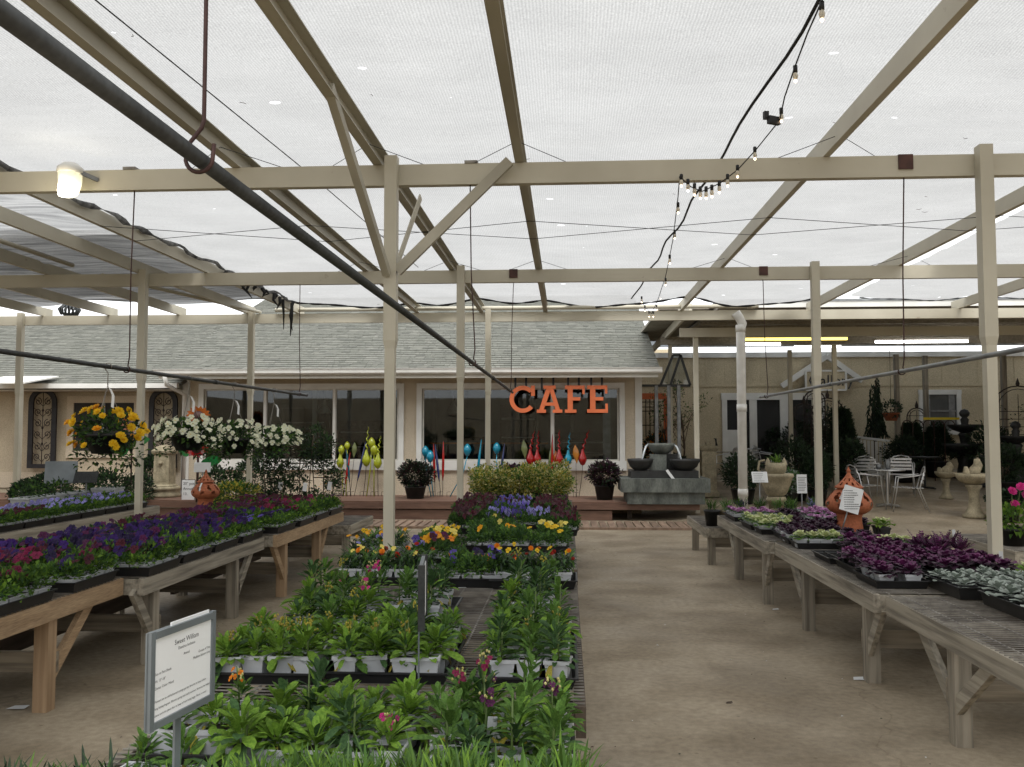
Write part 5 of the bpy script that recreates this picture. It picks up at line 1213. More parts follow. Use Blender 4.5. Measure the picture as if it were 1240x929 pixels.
# ================================================================== LEAFY PLANTS
LEAF = {}
for mt in ('leaf_bright', 'leaf_mid', 'leaf_deep', 'leaf_yellow'):
    for v, (b, f, pr) in enumerate(((0.30, .15, (0.25, .62, 1, .86)), (0.65, .1, (0.3, .65, 1, .88)), (0.08, .2, (0.22, .75, 1, .66)))):
        m = MB(); m.add(*leaf_tpl(1, 0.40, b, f, pr), 0, True); LEAF[mt, v] = m.mesh('leaf', mt)
def pot(rt, h, mat='white_plastic', sq=True):
    k = ('pot', rt, h, mat, sq)
    if k not in TRAY: m = MB(); pot_mesh(m, rt * .78, rt, h, sq=sq, rim=0.008); m.lathe([(rt * .92, h - .014), (0.001, h - .010)], 4, mi=1, sq=True); TRAY[k] = m.mesh('pot', [mat, 'soil'])
    return TRAY[k]
def soil_disc(rt, h):
    k = ('soil', rt, h)
    if k not in TRAY: m = MB(); m.lathe([(0.001, h - .012), (rt * .92, h - .012)], 4, sq=True); TRAY[k] = m.mesh('soil', 'soil')
    return TRAY[k]
def stock_plant(x, y, z, label, tone, scale=1.0, bud=None, group='leafy stock plants on the centre table', pr=0.048, ph=0.095, n=None, potmat='white_plastic'):
    scale *= .86 * rr(.68, 1.2); t = thing('stock_plant', label, 'plant', (x + rr(-.012, .012), y + rr(-.012, .012), z), rr(-.25, .25), group); lean = Matrix.Rotation(rr(-.16, .16), 4, 'X') @ Matrix.Rotation(rr(-.16, .16), 4, 'Y')
    child('pot', pot(pr, ph, potmat), t)
    if rr(0, 1) < .3: tone = random.choice(('leaf_bright', 'leaf_mid', 'leaf_deep'))
    n = n or random.randint(36, 56); H = (rr(.05, .10) if tone == 'leaf_bright' else rr(.12, .19)) * scale; a = rr(0, 6)
    for i in range(n):
        u = i / (n - 1); a += 2.4 + rr(-.3, .3)
        L = ((0.105 - 0.042 * u) if tone == 'leaf_bright' else (.092 - .034 * u)) * scale * rr(.65, 1.2); pitch = -0.05 + 1.2 * u ** 1.1 + rr(-.35, .4)
        if u < .3 and rr(0, 1) < 0.12: key = ('leaf_yellow', 1); pitch = -0.4
        else: key = (tone if rr(0, 1) < .75 else random.choice(('leaf_mid', 'leaf_bright', 'leaf_deep')), random.choice((0, 0, 1, 2)) if u < .6 else 2 if rr(0, 1) < .6 else 0)
        off = Vector((math.cos(a), math.sin(a), 0)) * rr(.005, .04) * (1 - .5 * u)
        child('leaf', LEAF[key], t, lean @ orient((off.x, off.y, ph - .015 + H * u), a - math.pi / 2, pitch, rr(-.3, .3), L))
    m = MB(); m.tube([(0, 0, ph - .02), (0.003, 0, ph + H)], [.005, .003], 5)
    if bud:
        hh = ph + H + rr(.04, .09) * scale; m.tube([(0, 0, ph + H * .6), (rr(-.02, .02), rr(-.02, .02), hh)], .0025, 4)
    m.build('stem', 'stem', t)
    if bud:
        m = MB()
        for k in range(9 if bud != 'leaf_cream' else 12):
            q = (rr(-.02, .02), rr(-.02, .02), hh - rr(0, .045)); m.lathe([(0.001, -.005), (.0035, -.002), (.0045, .002), (.001, .006)], 6, q, 0)
        m.build('buds', 'leaf_cream' if bud != 'leaf_cream' else 'leaf_yellow', t)
        if bud not in ('leaf_cream',):
            for k in range(5): child('flower', bloom_mesh(bud, 'pansy', 'plum'), t, face_dir((rr(-.022, .022), rr(-.022, .01), hh - rr(.01, .06)), rr(.5, 1.4), rr(-1, 1), rr(.017, .026)))
    return t
NTH = [0]
def stock_tray(lbl, x0, x1, y0, y1, nx, ny, z, tone, scale, budp, buds=('leaf_cream',), pr=.048, ph=.095, traymade=True):
    if traymade: tray((x0 + x1) / 2, (y0 + y1) / 2, z, x1 - x0 + .03, y1 - y0 + .03, .045, f'black tray under {lbl}', group='black trays on the centre table')
    for j in range(ny):
        for i in range(nx):
            x = x0 + (x1 - x0) * (i + .5) / nx + rr(-.008, .008); y = y0 + (y1 - y0) * (j + .5) / ny + rr(-.008, .008)
            stock_plant(x, y, z + .01, f'green plant, {ordn(i + 1)} from left, {ordn(j + 1)} row, {lbl}', tone, scale, random.choice(buds) if rr(0, 1) < budp else None, pr=pr, ph=ph)
zC, zC0 = HC + .009, HC - .055 + .009
stock_tray('front left tray', -1.44, -1.02, 3.62, 4.16, 4, 4, zC, 'leaf_bright', 0.95, .75)
stock_tray('bright tray by edge-on sign', -0.98, -0.50, 3.66, 4.30, 4, 6, zC, 'leaf_bright', 1.0, .3)
stock_tray('pale second left tray', -1.36, -0.98, 4.34, 4.70, 3, 3, zC, 'leaf_bright', 1.0, .5, ('leaf_cream', 'leaf_cream', 'pink'))
stock_tray('left edge tray, mid table', -1.48, -1.04, 4.78, 5.20, 4, 3, zC, 'leaf_mid', 1.0, .5, ('leaf_cream', 'leaf_cream', 'pink'))
stock_tray('dark tray behind edge-on sign', -0.98, -0.64, 4.72, 5.30, 2, 3, zC, 'leaf_deep', 1.1, .15)
stock_tray('tall tray right of bare wire', -0.34, 0.02, 3.62, 4.45, 3, 7, zC, 'leaf_mid', 1.0, .15)
stock_tray('far right tray', -0.36, -0.06, 4.85, 5.55, 2, 4, zC, 'leaf_deep', 1.1, .1)
stock_tray('big near middle tray', -1.06, -0.50, 2.72, 3.26, 5, 4, zC0, 'leaf_bright', 1.0, .2, ('leaf_cream', 'pink'))
stock_tray('near right plum tray', -0.42, 0.0, 2.62, 3.26, 4, 4, zC0, 'leaf_mid', 1.0, .3, ('leaf_cream', 'plum', 'plum', 'magenta'))
stock_tray('pink tray behind text sign', -1.36, -1.10, 2.86, 3.24, 2, 2, zC0, 'leaf_mid', .95, .8, ('pink', 'plum', 'orange'), pr=.058, ph=.1)
stock_tray('pots below the text sign', -1.30, -1.06, 2.46, 2.62, 2, 1, zC0, 'leaf_mid', .85, .8, ('pink', 'gold'), pr=.058, ph=.1)

def needle_mesh(seed, n, L, W, mats, spread=1.0):
    rnd = random.Random(seed); m = MB()
    for i in range(n):
        u = rnd.random(); a = rnd.uniform(0, 6.28); pitch = rnd.uniform(.35, 1.45) if rnd.random() < .85 else rnd.uniform(-.1, .4)
        v, f = leaf_tpl(L * rnd.uniform(.6, 1.2), W * rnd.uniform(.7, 1.3), rnd.uniform(0, .35), .1, (.5, .9, .8, .5))
        m.add(v, f, rnd.randrange(len(mats)), True, orient((rnd.uniform(-.05, .05) * spread, rnd.uniform(-.05, .05) * spread, .07 + .07 * u), a, pitch))
    return m.mesh('foliage', mats)
NEED = [needle_mesh(s, 240, .12, .0095, ['leaf_grass', 'leaf_bright', 'leaf_mid']) for s in range(4)]
NEEDD = [needle_mesh(s + 20, 200, .10, .010, ['leaf_deep', 'leaf_dark', 'leaf_mid']) for s in range(3)]
k = 0
for j, y in enumerate((2.12, 2.26, 2.40)):
    for i in range(12):
        x = -0.97 + i * .088
        if y > 2.35 and x < -0.9: continue
        t = thing('grassy_plant', f'fine leaved grassy plant, {ordn(i + 1)} from left, {("nearest", "middle", "rear")[j]} row along the picture bottom', 'plant', (x + rr(-.02, .02), y + rr(-.03, .03), zC0), rr(0, 6), 'grassy plants along the near edge')
        child('pot', pot(.042, .08, 'black_plastic'), t); child('foliage', random.choice(NEED), t, Matrix.Diagonal((1, 1, rr(.85, 1.25) * (1.0 if y < 2.3 else .9), 1)))
for i in range(6):
    x = -1.46 + i * .085; t = thing('dark_spiky_plant', f'dark spiky plant at the lower left corner, {ordn(i + 1)} from left', 'plant', (x, 2.26 + rr(-.06, .06), zC0), rr(0, 6), 'dark spiky plants at the near corner')
    child('pot', pot(.042, .07, 'black_plastic'), t); child('foliage', random.choice(NEEDD), t, Matrix.Diagonal((1, 1, rr(.9, 1.15), 1)))

# flowering pots and packs further along the centre table
def bedding_plant(x, y, z, label, cols, n, h=.16, group='bedding plants in white pots', pr=.055):
    t = thing('bedding_plant', label, 'plant', (x, y, z), rr(-.1, .1), group)
    child('pot', pot(pr, .095), t)
    if ('bed', 0) not in TRAY:
        for v in range(3):
            rnd = random.Random(v); m = MB()
            for i in range(110):
                a = rnd.uniform(0, 6.28); vv, ff = leaf_tpl(rnd.uniform(.05, .09), .014, .4, .1); m.add(vv, ff, rnd.randrange(3), True, orient((rnd.uniform(-.05, .05), rnd.uniform(-.05, .05), .08 + rnd.uniform(0, .11)), a, rnd.uniform(-.5, 1.2)))
            TRAY['bed', v] = m.mesh('foliage', ['leaf_deep', 'leaf_mid', 'leaf_dark'])
    child('foliage', TRAY['bed', random.randrange(3)], t)
    for k in range(n): c = random.choice(cols); child('flower', bloom_mesh(c, 'rose' if c in ('orange', 'red') else 'pansy', EYES.get(c, 'yellow')), t, face_dir((rr(-.07, .07), rr(-.07, .05), .09 + h * rr(.55, 1)), rr(.3, 1.2), rr(-1, 1), rr(.03, .045)))
    return t
for j in range(2):
    for i in range(5): bedding_plant(-1.48 + i * .125, 6.05 + j * .16, zC + .01, f'orange budded plant in white pot, {ordn(i + 1)} from left, {("front", "back")[j]} row left of centre', ['orange', 'red', 'pale'], 2)
tray(-1.23, 6.13, zC, .66, .36, .055, 'black tray of orange budded plants at left of centre table', group='black trays on the centre table')
for j in range(2):
    for i in range(4): bedding_plant(-0.42 + i * .13, 5.98 + j * .17, zC + .01, f'feathery budded plant in pot, {ordn(i + 1)} from left, {("front", "back")[j]} row by the aisle', ['orange', 'red', 'yellow'], 2)
tray(-0.22, 6.06, zC, .56, .36, .055, 'black tray of feathery plants by the aisle edge', group='black trays on the centre table')
def pack_block(lbl, x0, y0, nx, ny, z, cols, nf, size=.055, single=True, leaves=PLEAF2):
    lx, ly = nx * .135 + .01, ny * .265 + .01
    tray(x0 + lx / 2, y0 + ly / 2, z, lx, ly, .06, f'black tray under {lbl}', group='black trays on the centre table')
    for j in range(ny):
        for i in range(nx):
            pansy_pack(x0 + .072 + i * .135, y0 + .137 + j * .265, z + .008, R(90), cols[j % len(cols)] if isinstance(cols[0], list) else cols, max(0, nf + random.randint(-1, 1)), f'pansy pack, {ordn(i + 1)} from left, {ordn(j + 1)} row, {lbl}', single, 'pansy packs on the centre table', size, leaves)
pack_block('dark purple block at table joint', -0.84, 5.90, 3, 2, zC, ['black', 'indigo', 'blue', 'gold', 'orange'], 2)
pack_block('mixed block left of strip', -1.20, 6.82, 2, 4, zC, [['blue', 'gold', 'burgundy', 'lavender'], ['orange', 'gold', 'plum'], ['pale', 'yellow'], ['pale', 'yellow']], 4, .062)
for j in range(4):
    for i in range(2): bedding_plant(-1.64 + i * .2, 6.95 + j * .27, HC - .011, f'orange and yellow pansy pot on side shelf, {ordn(i + 1)} from left, {ordn(j + 1)} row', ['orange', 'gold', 'yellow', 'pale'] if j > 0 else ['lavender', 'blue', 'gold'], 3, .15)
pack_block('green block, mid table', -0.86, 7.62, 4, 2, zC, ['yellow', 'gold'], 0)
pack_block('yellow block at aisle edge', -0.27, 7.62, 2, 3, zC, ['yellow', 'pale'], 2, .065)
pack_block('leafy block behind mixed pansies', -0.92, 8.40, 3, 2, zC, ['pale', 'black'], 1)
pack_block('purple block, far table', -0.86, 9.35, 5, 2, zC, ['blue', 'lavender'], 6, .06, False)
pack_block('left burgundy block, far table', -1.20, 9.0, 2, 4, zC, ['burgundy'], 9, .07, False)
pack_block('aisle burgundy block, far table', -0.17, 8.9, 2, 4, zC, ['burgundy'], 8, .07, False)
pack_block('rear left burgundy block', -1.34, 10.4, 3, 6, zC, ['burgundy'], 10, .07, False)
pack_block('rear middle block', -0.86, 10.4, 3, 5, zC, [['blue'], ['blue', 'lavender'], ['burgundy']], 6, .062, False)
pack_block('rear right burgundy block', -0.40, 10.2, 3, 6, zC, ['burgundy'], 10, .07, False)

# variegated boxwood at the far end
def boxwood():
    for v in range(3):
        rnd = random.Random(40 + v); m = MB()
        for c in range(16):
            cc = (rnd.uniform(-.13, .13), rnd.uniform(-.13, .13), .2 + rnd.uniform(0, .28)); bush(m, cc, .08, .08, .09, 55, .046, (0, 0, 1, 2, 2), .6, .25, rnd=rnd)
        TRAY['box', v] = m.mesh('foliage', ['leaf_cream', 'leaf_yellow', 'leaf_mid'])
    for j, y in enumerate((12.55, 12.95, 13.35)):
        for i in range(5):
            t = thing('boxwood_shrub', f'cream and green variegated shrub, {ordn(i + 1)} from left, {("front", "middle", "rear")[j]} row of the far table', 'shrub', (-1.22 + i * .28, y, zC), rr(0, 6), 'variegated shrubs at the far end of the centre table')
            child('pot', pot(.085, .15, 'black_plastic'), t); q_ = rr(.84, 1.1); child('foliage', TRAY['box', random.randrange(3)], t, Matrix.Diagonal((rr(.9, 1.1), rr(.9, 1.1), q_, 1)))
            for k in range(1): m = MB(); m.tube([(0, 0, .1), (.01, 0, .4)], .008, 5); m.build('stem', 'bark', t)
boxwood()
# slim metal strip lying along the table
a, b = onz(518, 681, .70), onz(567, 608, .70)
o = MB().bar(a, b, .022, .035).build('metal_strip', 'galv'); tag(o, 'slim grey metal strip lying across the burgundy and yellow pansies', 'metal strip')
o = MB().box((0, 0, .002), (.085, .06, .002), rz=.3).build('paper_tag', 'paper'); p = onz(562, 711, zC); o.location = p; tag(o, 'white paper tag lying on the bare wire table top', 'tag')
o = MB().box((0, 0, .075), (.03, .004, .15)).build('plant_label', 'white_plastic'); p = onz(593, 905, zC0 + .08); o.location = (p.x, p.y, zC0 + .03); o.rotation_euler = (.1, .05, .2); tag(o, 'white plastic plant label stuck in the near right tray', 'plant label')

# ================================================================== TEXT SIGN AND EDGE-ON SIGN ON THE CENTRE TABLE
def text_sign():
    A, B = at(177, 828, 1.98), at(256, 792, 2.24)
    c = (A + B) / 2; d = (B - A); w = math.hypot(d.x, d.y); ang = math.atan2(d.y, d.x)
    h = (at(177, 768, 1.98) - at(177, 888, 1.98)).z
    t = thing('text_sign', 'white printed plant sign in a grey frame on a stake, lower left', 'sign', (c.x, c.y, zC0), ang)
    zc = c.z - zC0
    m = MB(); m.box((0, 0, zc), (w, .008, h)); m.build('backing', 'sign_grey', t)
    m = MB(); e = .016
    for s in (-1, 1): m.box((s * (w / 2 - e / 2), -.006, zc), (e, .011, h + .004))
    m.box((0, -.0065, zc - h / 2 + e / 2), (w - 2 * e, .012, e)); m.box((0, -.0068, zc + h / 2 - e / 2), (w - 2 * e, .012, e)); m.build('frame', 'sign_grey', t)
    m = MB(); m.box((0.03, -.004, zc + h / 2 + .002), (w * .6, .003, .012)); m.build('insert_edge', 'paper', t)
    m = MB(); m.box((0, -.0055, zc), (w - 2 * e + .004, .003, h - 2 * e + .003)); m.build('sheet', 'paper', t)
    m = MB(); m.box((0, .007, (zc - h * .2) / 2), (.024, .006, zc - h * .2)); m.build('stake', 'sign_grey', t)
    def tx(s, size, x, z, al='LEFT'): text_part(s, size, t, Matrix.Translation((x, -.0075, zc + z)) @ Matrix.Rotation(R(90), 4, 'X') @ Matrix.Diagonal((1, 1, 1, 1)), align=al)
    tx('Sweet William', .017, 0.012, h * .285, 'CENTER'); tx('Dianthus barbatus', .0095, .012, h * .225, 'CENTER'); tx('Annual', .009, .012, h * .145, 'CENTER')
    tx('Grown 4" Pot', .009, w * .43, h * .10, 'RIGHT'); tx('Medium bloom time', .009, w * .43, h * .05, 'RIGHT')
    L = -w / 2 + e + .006
    for i, s in enumerate(('Sun to Part Shade', 'Ht. 12"-18"', 'Zones: Color: Mixed')): tx(s, .0085, L, .005 - i * .016 + h * .02)
    for i, s in enumerate(('Flowers are an old-fashioned cottage garden favorite in many colors', 'long lasting fragrant. Blooms spring into early summer. Remove the faded', 'stems and trim plant after to keep it from being leggy. Plants re-seed', 'freely.')): tx(s, .0075, L, -.052 - i * .0155)
text_sign()
def edge_sign():
    p = at(511, 760, 3.5); t = thing('edge_on_sign', 'grey framed sign seen edge on, standing in the centre table', 'sign', (p.x, 3.5, zC), R(97))
    zc = at(511, 735, 3.5).z - zC; m = MB(); m.box((0, 0, zc + .06), (.30, .014, .24)); m.build('board', 'sign_grey', t)
    for s in (-1, 1): MB().box((s * .143, -.003, zc + .06), (.016, .026, .245)).build('frame_edge', 'galv_dark', t)
    MB().box((0, -.009, zc + .06), (.26, .003, .2)).build('sheet', 'paper', t)
    m = MB(); m.box((0, .012, (zc - .02) / 2), (.022, .006, zc - .02)); m.build('stake', 'sign_grey', t)
edge_sign()
# ================================================================== HANGING BASKETS
def basket(label, px, Y, zc, rx, rz_, leaves, col, kind, n, size, potc=True, tag_side=1):
    X = -3.40; t = thing('hanging_basket', label, 'hanging basket', (X, Y, zc), group='flower baskets hung on the left rail')
    zr = 2.14 - zc
    m = MB(); pot_mesh(m, .10, .155, .15, (0, 0, -.17)); m.build('pot', 'black_plastic', t)
    m = MB()
    for k in range(3): a = 2.1 * k + .4; m.tube([(.15 * math.cos(a), .15 * math.sin(a), -.02), (0, 0, zr - .14)], .0025, 4)
    m.tube([(0, 0, zr - .14), (0, 0, zr - .05)] + [(0.028 * math.sin(R(q)), 0, zr + .0 - .028 * math.cos(R(q)) * -1 - .0) for q in (-120, -70, -20, 20, 70, 110)], .004, 5); m.build('hanger', 'wire', t)
    m = MB(); rnd = random.Random(int(Y * 100))
    bush(m, (0, 0, 0), rx * .9, rx * .9, rz_ * .85, 520, .048, (0, 1, 2), .62, .25, rnd=rnd)
    for k in range(7): a = rnd.uniform(0, 6.28); bush(m, (rx * .75 * math.cos(a), rx * .75 * math.sin(a), -rz_ * rnd.uniform(.5, 1.2)), .07, .07, .10, 45, .045, (0, 1, 2), rnd=rnd)
    m.build('foliage', leaves, t)
    for k in range(n):
        a = rnd.uniform(0, 6.28); u = rnd.uniform(-.65, 1); q = math.sqrt(1 - u * u) if kind == 'rose' else math.sqrt(max(0, 1 - u * u * .8)); kk = rnd.uniform(.9, 1.12)
        p = (rx * kk * q * math.cos(a), rx * kk * q * math.sin(a), rz_ * kk * u)
        child('flower', bloom_mesh(col if rnd.random() < .8 or kind != 'rose' else 'gold', kind, 'yellow'), t, face_dir(p, rnd.uniform(.5, 1.4), math.sin(a + math.pi / 2) * .2 + (math.atan2(p[0], -p[1]) * .5), size * rnd.uniform(.75, 1.2)))
    m = MB(); pts = [(0.0, -.02, zr - .16), (.035 * tag_side, -.03, zr - .17), (.06 * tag_side, -.03, zr - .22), (.055 * tag_side, -.03, zr - .31)]
    for p, q in zip(pts, pts[1:]): m.add([(p[0] - .011, p[1], p[2] + .01), (p[0] + .011, p[1], p[2]), (q[0] + .011, q[1], q[2]), (q[0] - .011, q[1], q[2] + .01)], [(0, 1, 2, 3)])
    m.build('tag', 'paper', t)
basket('hanging basket of yellow flowers in front of the left post', 118, 6.42, 1.665, .25, .17, ['leaf_deep', 'leaf_dark', 'leaf_mid'], 'yellow', 'rose', 52, .062)
basket('nearest hanging basket of white pansies', 222, 7.85, 1.66, .29, .12, ['leaf_deep', 'leaf_dark', 'leaf_mid'], 'white', 'pansy', 95, .056)
basket('middle hanging basket of trailing white pansies', 275, 8.95, 1.61, .28, .17, ['leaf_deep', 'leaf_dark', 'leaf_mid'], 'white', 'pansy', 95, .056)
basket('farthest hanging basket of white pansies', 325, 10.2, 1.60, .32, .13, ['leaf_deep', 'leaf_dark', 'leaf_mid'], 'white', 'pansy', 95, .058, tag_side=1)

# ================================================================== TERRACOTTA LANTERNS
def lantern(label, px, Y, z, s, tagm):
    X = at(px, 600, Y).x; t = thing('terracotta_lantern', label, 'lantern', (X, Y, z), group='carved terracotta lanterns')
    seg = 64
    def holed(prof, hole, name):
        m = MB(); vs = []; fs = []
        for r, zz in prof:
            for k in range(seg): q = 2 * math.pi * k / seg; vs.append((r * s * math.cos(q), r * s * math.sin(q), zz * s))
        for i in range(len(prof) - 1):
            for k in range(seg):
                if not hole(i, k): fs.append((i * seg + k, i * seg + (k + 1) % seg, (i + 1) * seg + (k + 1) % seg, (i + 1) * seg + k))
        m.add(vs, fs, 0, True); return m.build(name, 'terracotta', t)
    holed([(.001, 0), (.15, 0), (.142, .06), (.13, .14), (.127, .20), (.14, .215), (.14, .225), (.128, .23)], lambda i, k: False, 'base')
    n = 24; prof = [(.125 + .125 * math.sin(math.pi * (i / n) ** .8) ** .8 * 1.0 - (.02 * i / n), .22 + .28 * i / n) for i in range(n + 1)]
    def leafhole(i, k):
        a = (k + i * .25) % 8; c1 = abs(a - 2) / 1.7 + abs(i - 15) / 3.6; c2 = abs((k - i * .3) % 8 - 6) / 1.6 + abs(i - 9.5) / 3.2; c3 = abs(k % 8 - 6) / 1.2 + abs(i - 19) / 1.8
        return c1 < 1 or c2 < 1 or c3 < 1
    holed(prof, leafhole, 'body')
    m = MB(); m.lathe([(.10, .5), (.145, .5), (.15, .515), (.12, .525)], 32, M=Matrix.Scale(s, 4)); m.build('rim', 'terracotta', t)
    n2 = 10; prof2 = [(.125 * (1 - i / n2) ** 1.5 + .018, .52 + .15 * i / n2) for i in range(n2 + 1)]
    lid = holed(prof2, lambda i, k: (k % 6 < 2 and 1 <= i <= 2) or ((k + 3) % 8 < 2 and 4 <= i <= 5), 'lid')
    m = MB(); m.lathe([(.018, .67), (.026, .685), (.018, .70), (.008, .72), (.001, .735)], 12, M=Matrix.Scale(s, 4)); m.build('finial', 'terracotta', lid)
    m = MB(); m.add([(-.01, 0, 0), (.01, 0, 0), (.0, -.03, -.05), (-.02, -.03, -.05), (-.005, -.035, -.11), (-.026, -.035, -.11)], [(0, 1, 2, 3), (3, 2, 4, 5)], 0, False, Matrix.Translation((-.10 * s if tagm else 0, -.17 * s, .50 * s)) @ Matrix.Rotation(.35 if tagm else 0, 4, 'Y')); m.build('tag', 'paper', t)
    return t
lantern('large carved terracotta lantern on the right bench', 1028, 9.15, HR + .006, .92, True)
lantern('small carved terracotta lantern among the left pansies', 249, 11.0, HL + .006, .72, False)
def print_lines(t, M, w, h, n, seed=0):
    rnd = random.Random(seed); m = MB()
    for i in range(n):
        z = h * (.34 - .7 * i / max(1, n - 1)); ww = w * rnd.uniform(.45, .8); x = -w * .40
        while x < -w * .4 + ww:
            L = rnd.uniform(.04, .12) * w; m.box((x + L / 2, -.0085, z), (L, .002, h * .022), 0, M); x += L + .015 * w
    m.build('print', 'ink', t)['kind'] = 'stuff'
for (l, px, py, Y, w, h, rz, ti, zb, sd) in (
    ('white printed card on a stake in front of the large terracotta lantern', 1031, 605, 8.90, .185, .25, .0, -.15, HR, 1),
    ('upright white printed card at the back of the right bench', 971, 586, 10.7, .115, .22, .05, -.05, HR, 2),
    ('tilted white printed card left of the stone cat planter', 920, 578, 11.9, .20, .155, .0, -.5, .5, 3)):
    p = at(px, py, Y); t, M = stake_sign(l, 0, w, h, Y, p.x, p.z, rz, ti, zb, 'paper')
    if sd == 1: t.children[0].rotation_euler = (0, 0.28, 0)
    if sd == 1: t.children[0].location = (0, 0, 0)
    print_lines(t, M, w, h, 9 if sd < 3 else 5, sd)
    if sd == 1:
        zc = p.z - HR
        for c in (t.children[0], t.children[2]):
            c.matrix_local = Matrix.Translation((0, 0, zc)) @ Matrix.Rotation(.30, 4, 'Y') @ Matrix.Translation((0, 0, -zc))

# ================================================================== RIGHT BENCH PLANTS
def rosette(seed, mats, n_out, n_in, r, h, ruff=.25):
    rnd = random.Random(seed); m = MB(); n = n_out + n_in
    for i in range(n):
        u = i / n; a = i * 2.4 + rnd.uniform(-.2, .2); L = r * (1.05 - .75 * u) * rnd.uniform(.85, 1.15); W = L * .85
        ts = (0, .3, .55, .8, 1); vs = []
        for ti, tt in enumerate(ts):
            wv = W * (.18, .5, .9, 1, .55)[ti]
            for sx in (-.5, -.17, .17, .5): vs.append((sx * wv, L * tt + (0 if abs(sx) < .3 else -L * .08 * tt), -.2 * L * tt * tt + (ruff * L * .35 * rnd.uniform(-1, 1) if tt > .4 and abs(sx) > .3 or tt == 1 else 0)))
        fs = [(j * 4 + q, j * 4 + q + 1, j * 4 + q + 5, j * 4 + q + 4) for j in range(4) for q in range(3)]
        m.add(vs, fs, 0 if i < n_out else 1, True, orient((0, 0, h * .3 + h * .4 * u), a, .15 + 1.05 * u))
    return m.mesh('leaves', mats)
KALE = {'purple': [rosette(s, ['kale_dark', 'kale_purple'], 8, 12, .10, .11, .35) for s in range(4)],
        'dark': [rosette(s + 5, ['kale_dark', 'kale_dark'], 8, 9, .085, .09) for s in range(3)],
        'cream': [rosette(s + 10, ['leaf_mid', 'kale_white'], 7, 12, .085, .10, .3) for s in range(3)],
        'pink': [rosette(s + 15, ['leaf_deep', 'kale_pink'], 7, 11, .085, .09, .3) for s in range(3)],
        'green': [rosette(s + 25, ['leaf_bright', 'kale_white'], 10, 6, .11, .16, .4) for s in range(2)],
        'silver': [rosette(s + 35, ['leaf_silver', 'leaf_silver'], 8, 6, .085, .09, .15) for s in range(4)]}
def feather(seed):
    rnd = random.Random(seed); m = MB()
    for i in range(16):
        a = i * 2.4; L = rnd.uniform(.14, .2); pt = rnd.uniform(.6, 1.2)
        for k in range(6):
            for s in (-1, 1):
                v, f = leaf_tpl(.045 * (1 - k * .08), .014, .1, .1); m.add(v, f, 0 if rnd.random() < .5 else 1, True, orient((0, 0, .05), a, pt) @ orient((0, L * (.3 + .13 * k), -.02 * k * .3), s * .8, 0))
        v, f = leaf_tpl(L, .008, .1, .1); m.add(v, f, 1, True, orient((0, 0, .05), a, pt))
    return m.mesh('leaves', ['kale_dark', 'kale_purple'])
FEATH = [feather(s) for s in range(3)]
KN = {'purple': 'purple ornamental kale', 'dark': 'dark wine foliage plant', 'cream': 'cream and green ornamental kale', 'pink': 'pink centred kale', 'green': 'tall pale green kale', 'silver': 'silver dusty miller', 'feather': 'feathery purple kale'}
def kale_block(kind, lbl, x0, x1, y0, y1, nx, ny, potmat='white_plastic', z=HR + .009, ph=.08, th=.05, sc=1.0, tr=True, pr=.048):
    if tr: tray((x0 + x1) / 2, (y0 + y1) / 2, z, x1 - x0, y1 - y0, th, f'black tray under {lbl}', group='black trays on the right benches')
    for j in range(ny):
        for i in range(nx):
            t = thing('kale_plant' if kind != 'silver' else 'dusty_miller', f'{KN[kind]}, {ordn(i + 1)} from aisle, {ordn(j + 1)} back, {lbl}', 'plant', (x0 + (x1 - x0) * (i + .5) / nx + rr(-.01, .01), y0 + (y1 - y0) * (j + .5) / ny + rr(-.01, .01), z + .008), rr(-.1, .1), 'foliage plants on the right benches')
            child('pot', pot(pr, ph, potmat), t)
            child('leaves', random.choice(FEATH if kind == 'feather' else KALE[kind]), t, Matrix.Translation((0, 0, ph - .04)) @ Matrix.Rotation(rr(0, 6), 4, 'Z') @ Matrix.Diagonal((sc * rr(.9, 1.15),) * 2 + (sc * rr(.85, 1.2), 1)))
kale_block('silver', 'far silver tray', 2.36, 2.92, 5.60, 6.10, 4, 4, 'black_plastic', th=.075)
kale_block('silver', 'near silver tray', 2.44, 3.02, 4.90, 5.50, 4, 4, 'black_plastic', th=.075, sc=1.1)
kale_block('purple', 'front purple tray', 2.0, 2.34, 5.98, 6.42, 2, 3)
kale_block('purple', 'second purple tray', 2.04, 2.52, 6.46, 7.0, 3, 4, 'black_plastic')
kale_block('purple', 'middle purple tray', 2.54, 3.06, 6.30, 6.95, 4, 4, 'black_plastic')
kale_block('purple', 'third purple tray', 2.30, 2.74, 7.02, 7.5, 3, 3, 'black_plastic')
kale_block('feather', 'back purple tray', 2.76, 3.08, 7.0, 7.5, 2, 3, 'black_plastic', sc=.75)
kale_block('cream', 'front cream tray', 2.0, 2.42, 7.95, 8.22, 4, 2)
kale_block('cream', 'cream tray beside the lantern', 2.62, 3.08, 7.62, 8.0, 4, 2)
kale_block('green', 'kale behind the lantern', 2.98, 3.20, 8.9, 9.2, 1, 2, 'black_plastic', tr=False)
kale_block('green', 'kale tray at the right post', 2.94, 3.12, 5.62, 6.2, 1, 3, 'black_plastic', tr=False)
kale_block('dark', 'wine tray before the lantern', 2.02, 2.62, 8.62, 8.98, 5, 3)
kale_block('dark', 'wine tray left of the lantern', 2.30, 2.74, 9.08, 9.5, 4, 3)
kale_block('dark', 'wine tray near the lantern foot', 2.50, 2.74, 8.15, 8.5, 2, 3)
kale_block('cream', 'far cream tray', 1.90, 2.38, 9.45, 9.98, 4, 3)
kale_block('pink', 'far pink tray', 1.90, 2.4, 10.35, 11.0, 4, 3)
kale_block('pink', 'pink tray at the bench back', 2.62, 3.02, 9.75, 10.4, 3, 3)
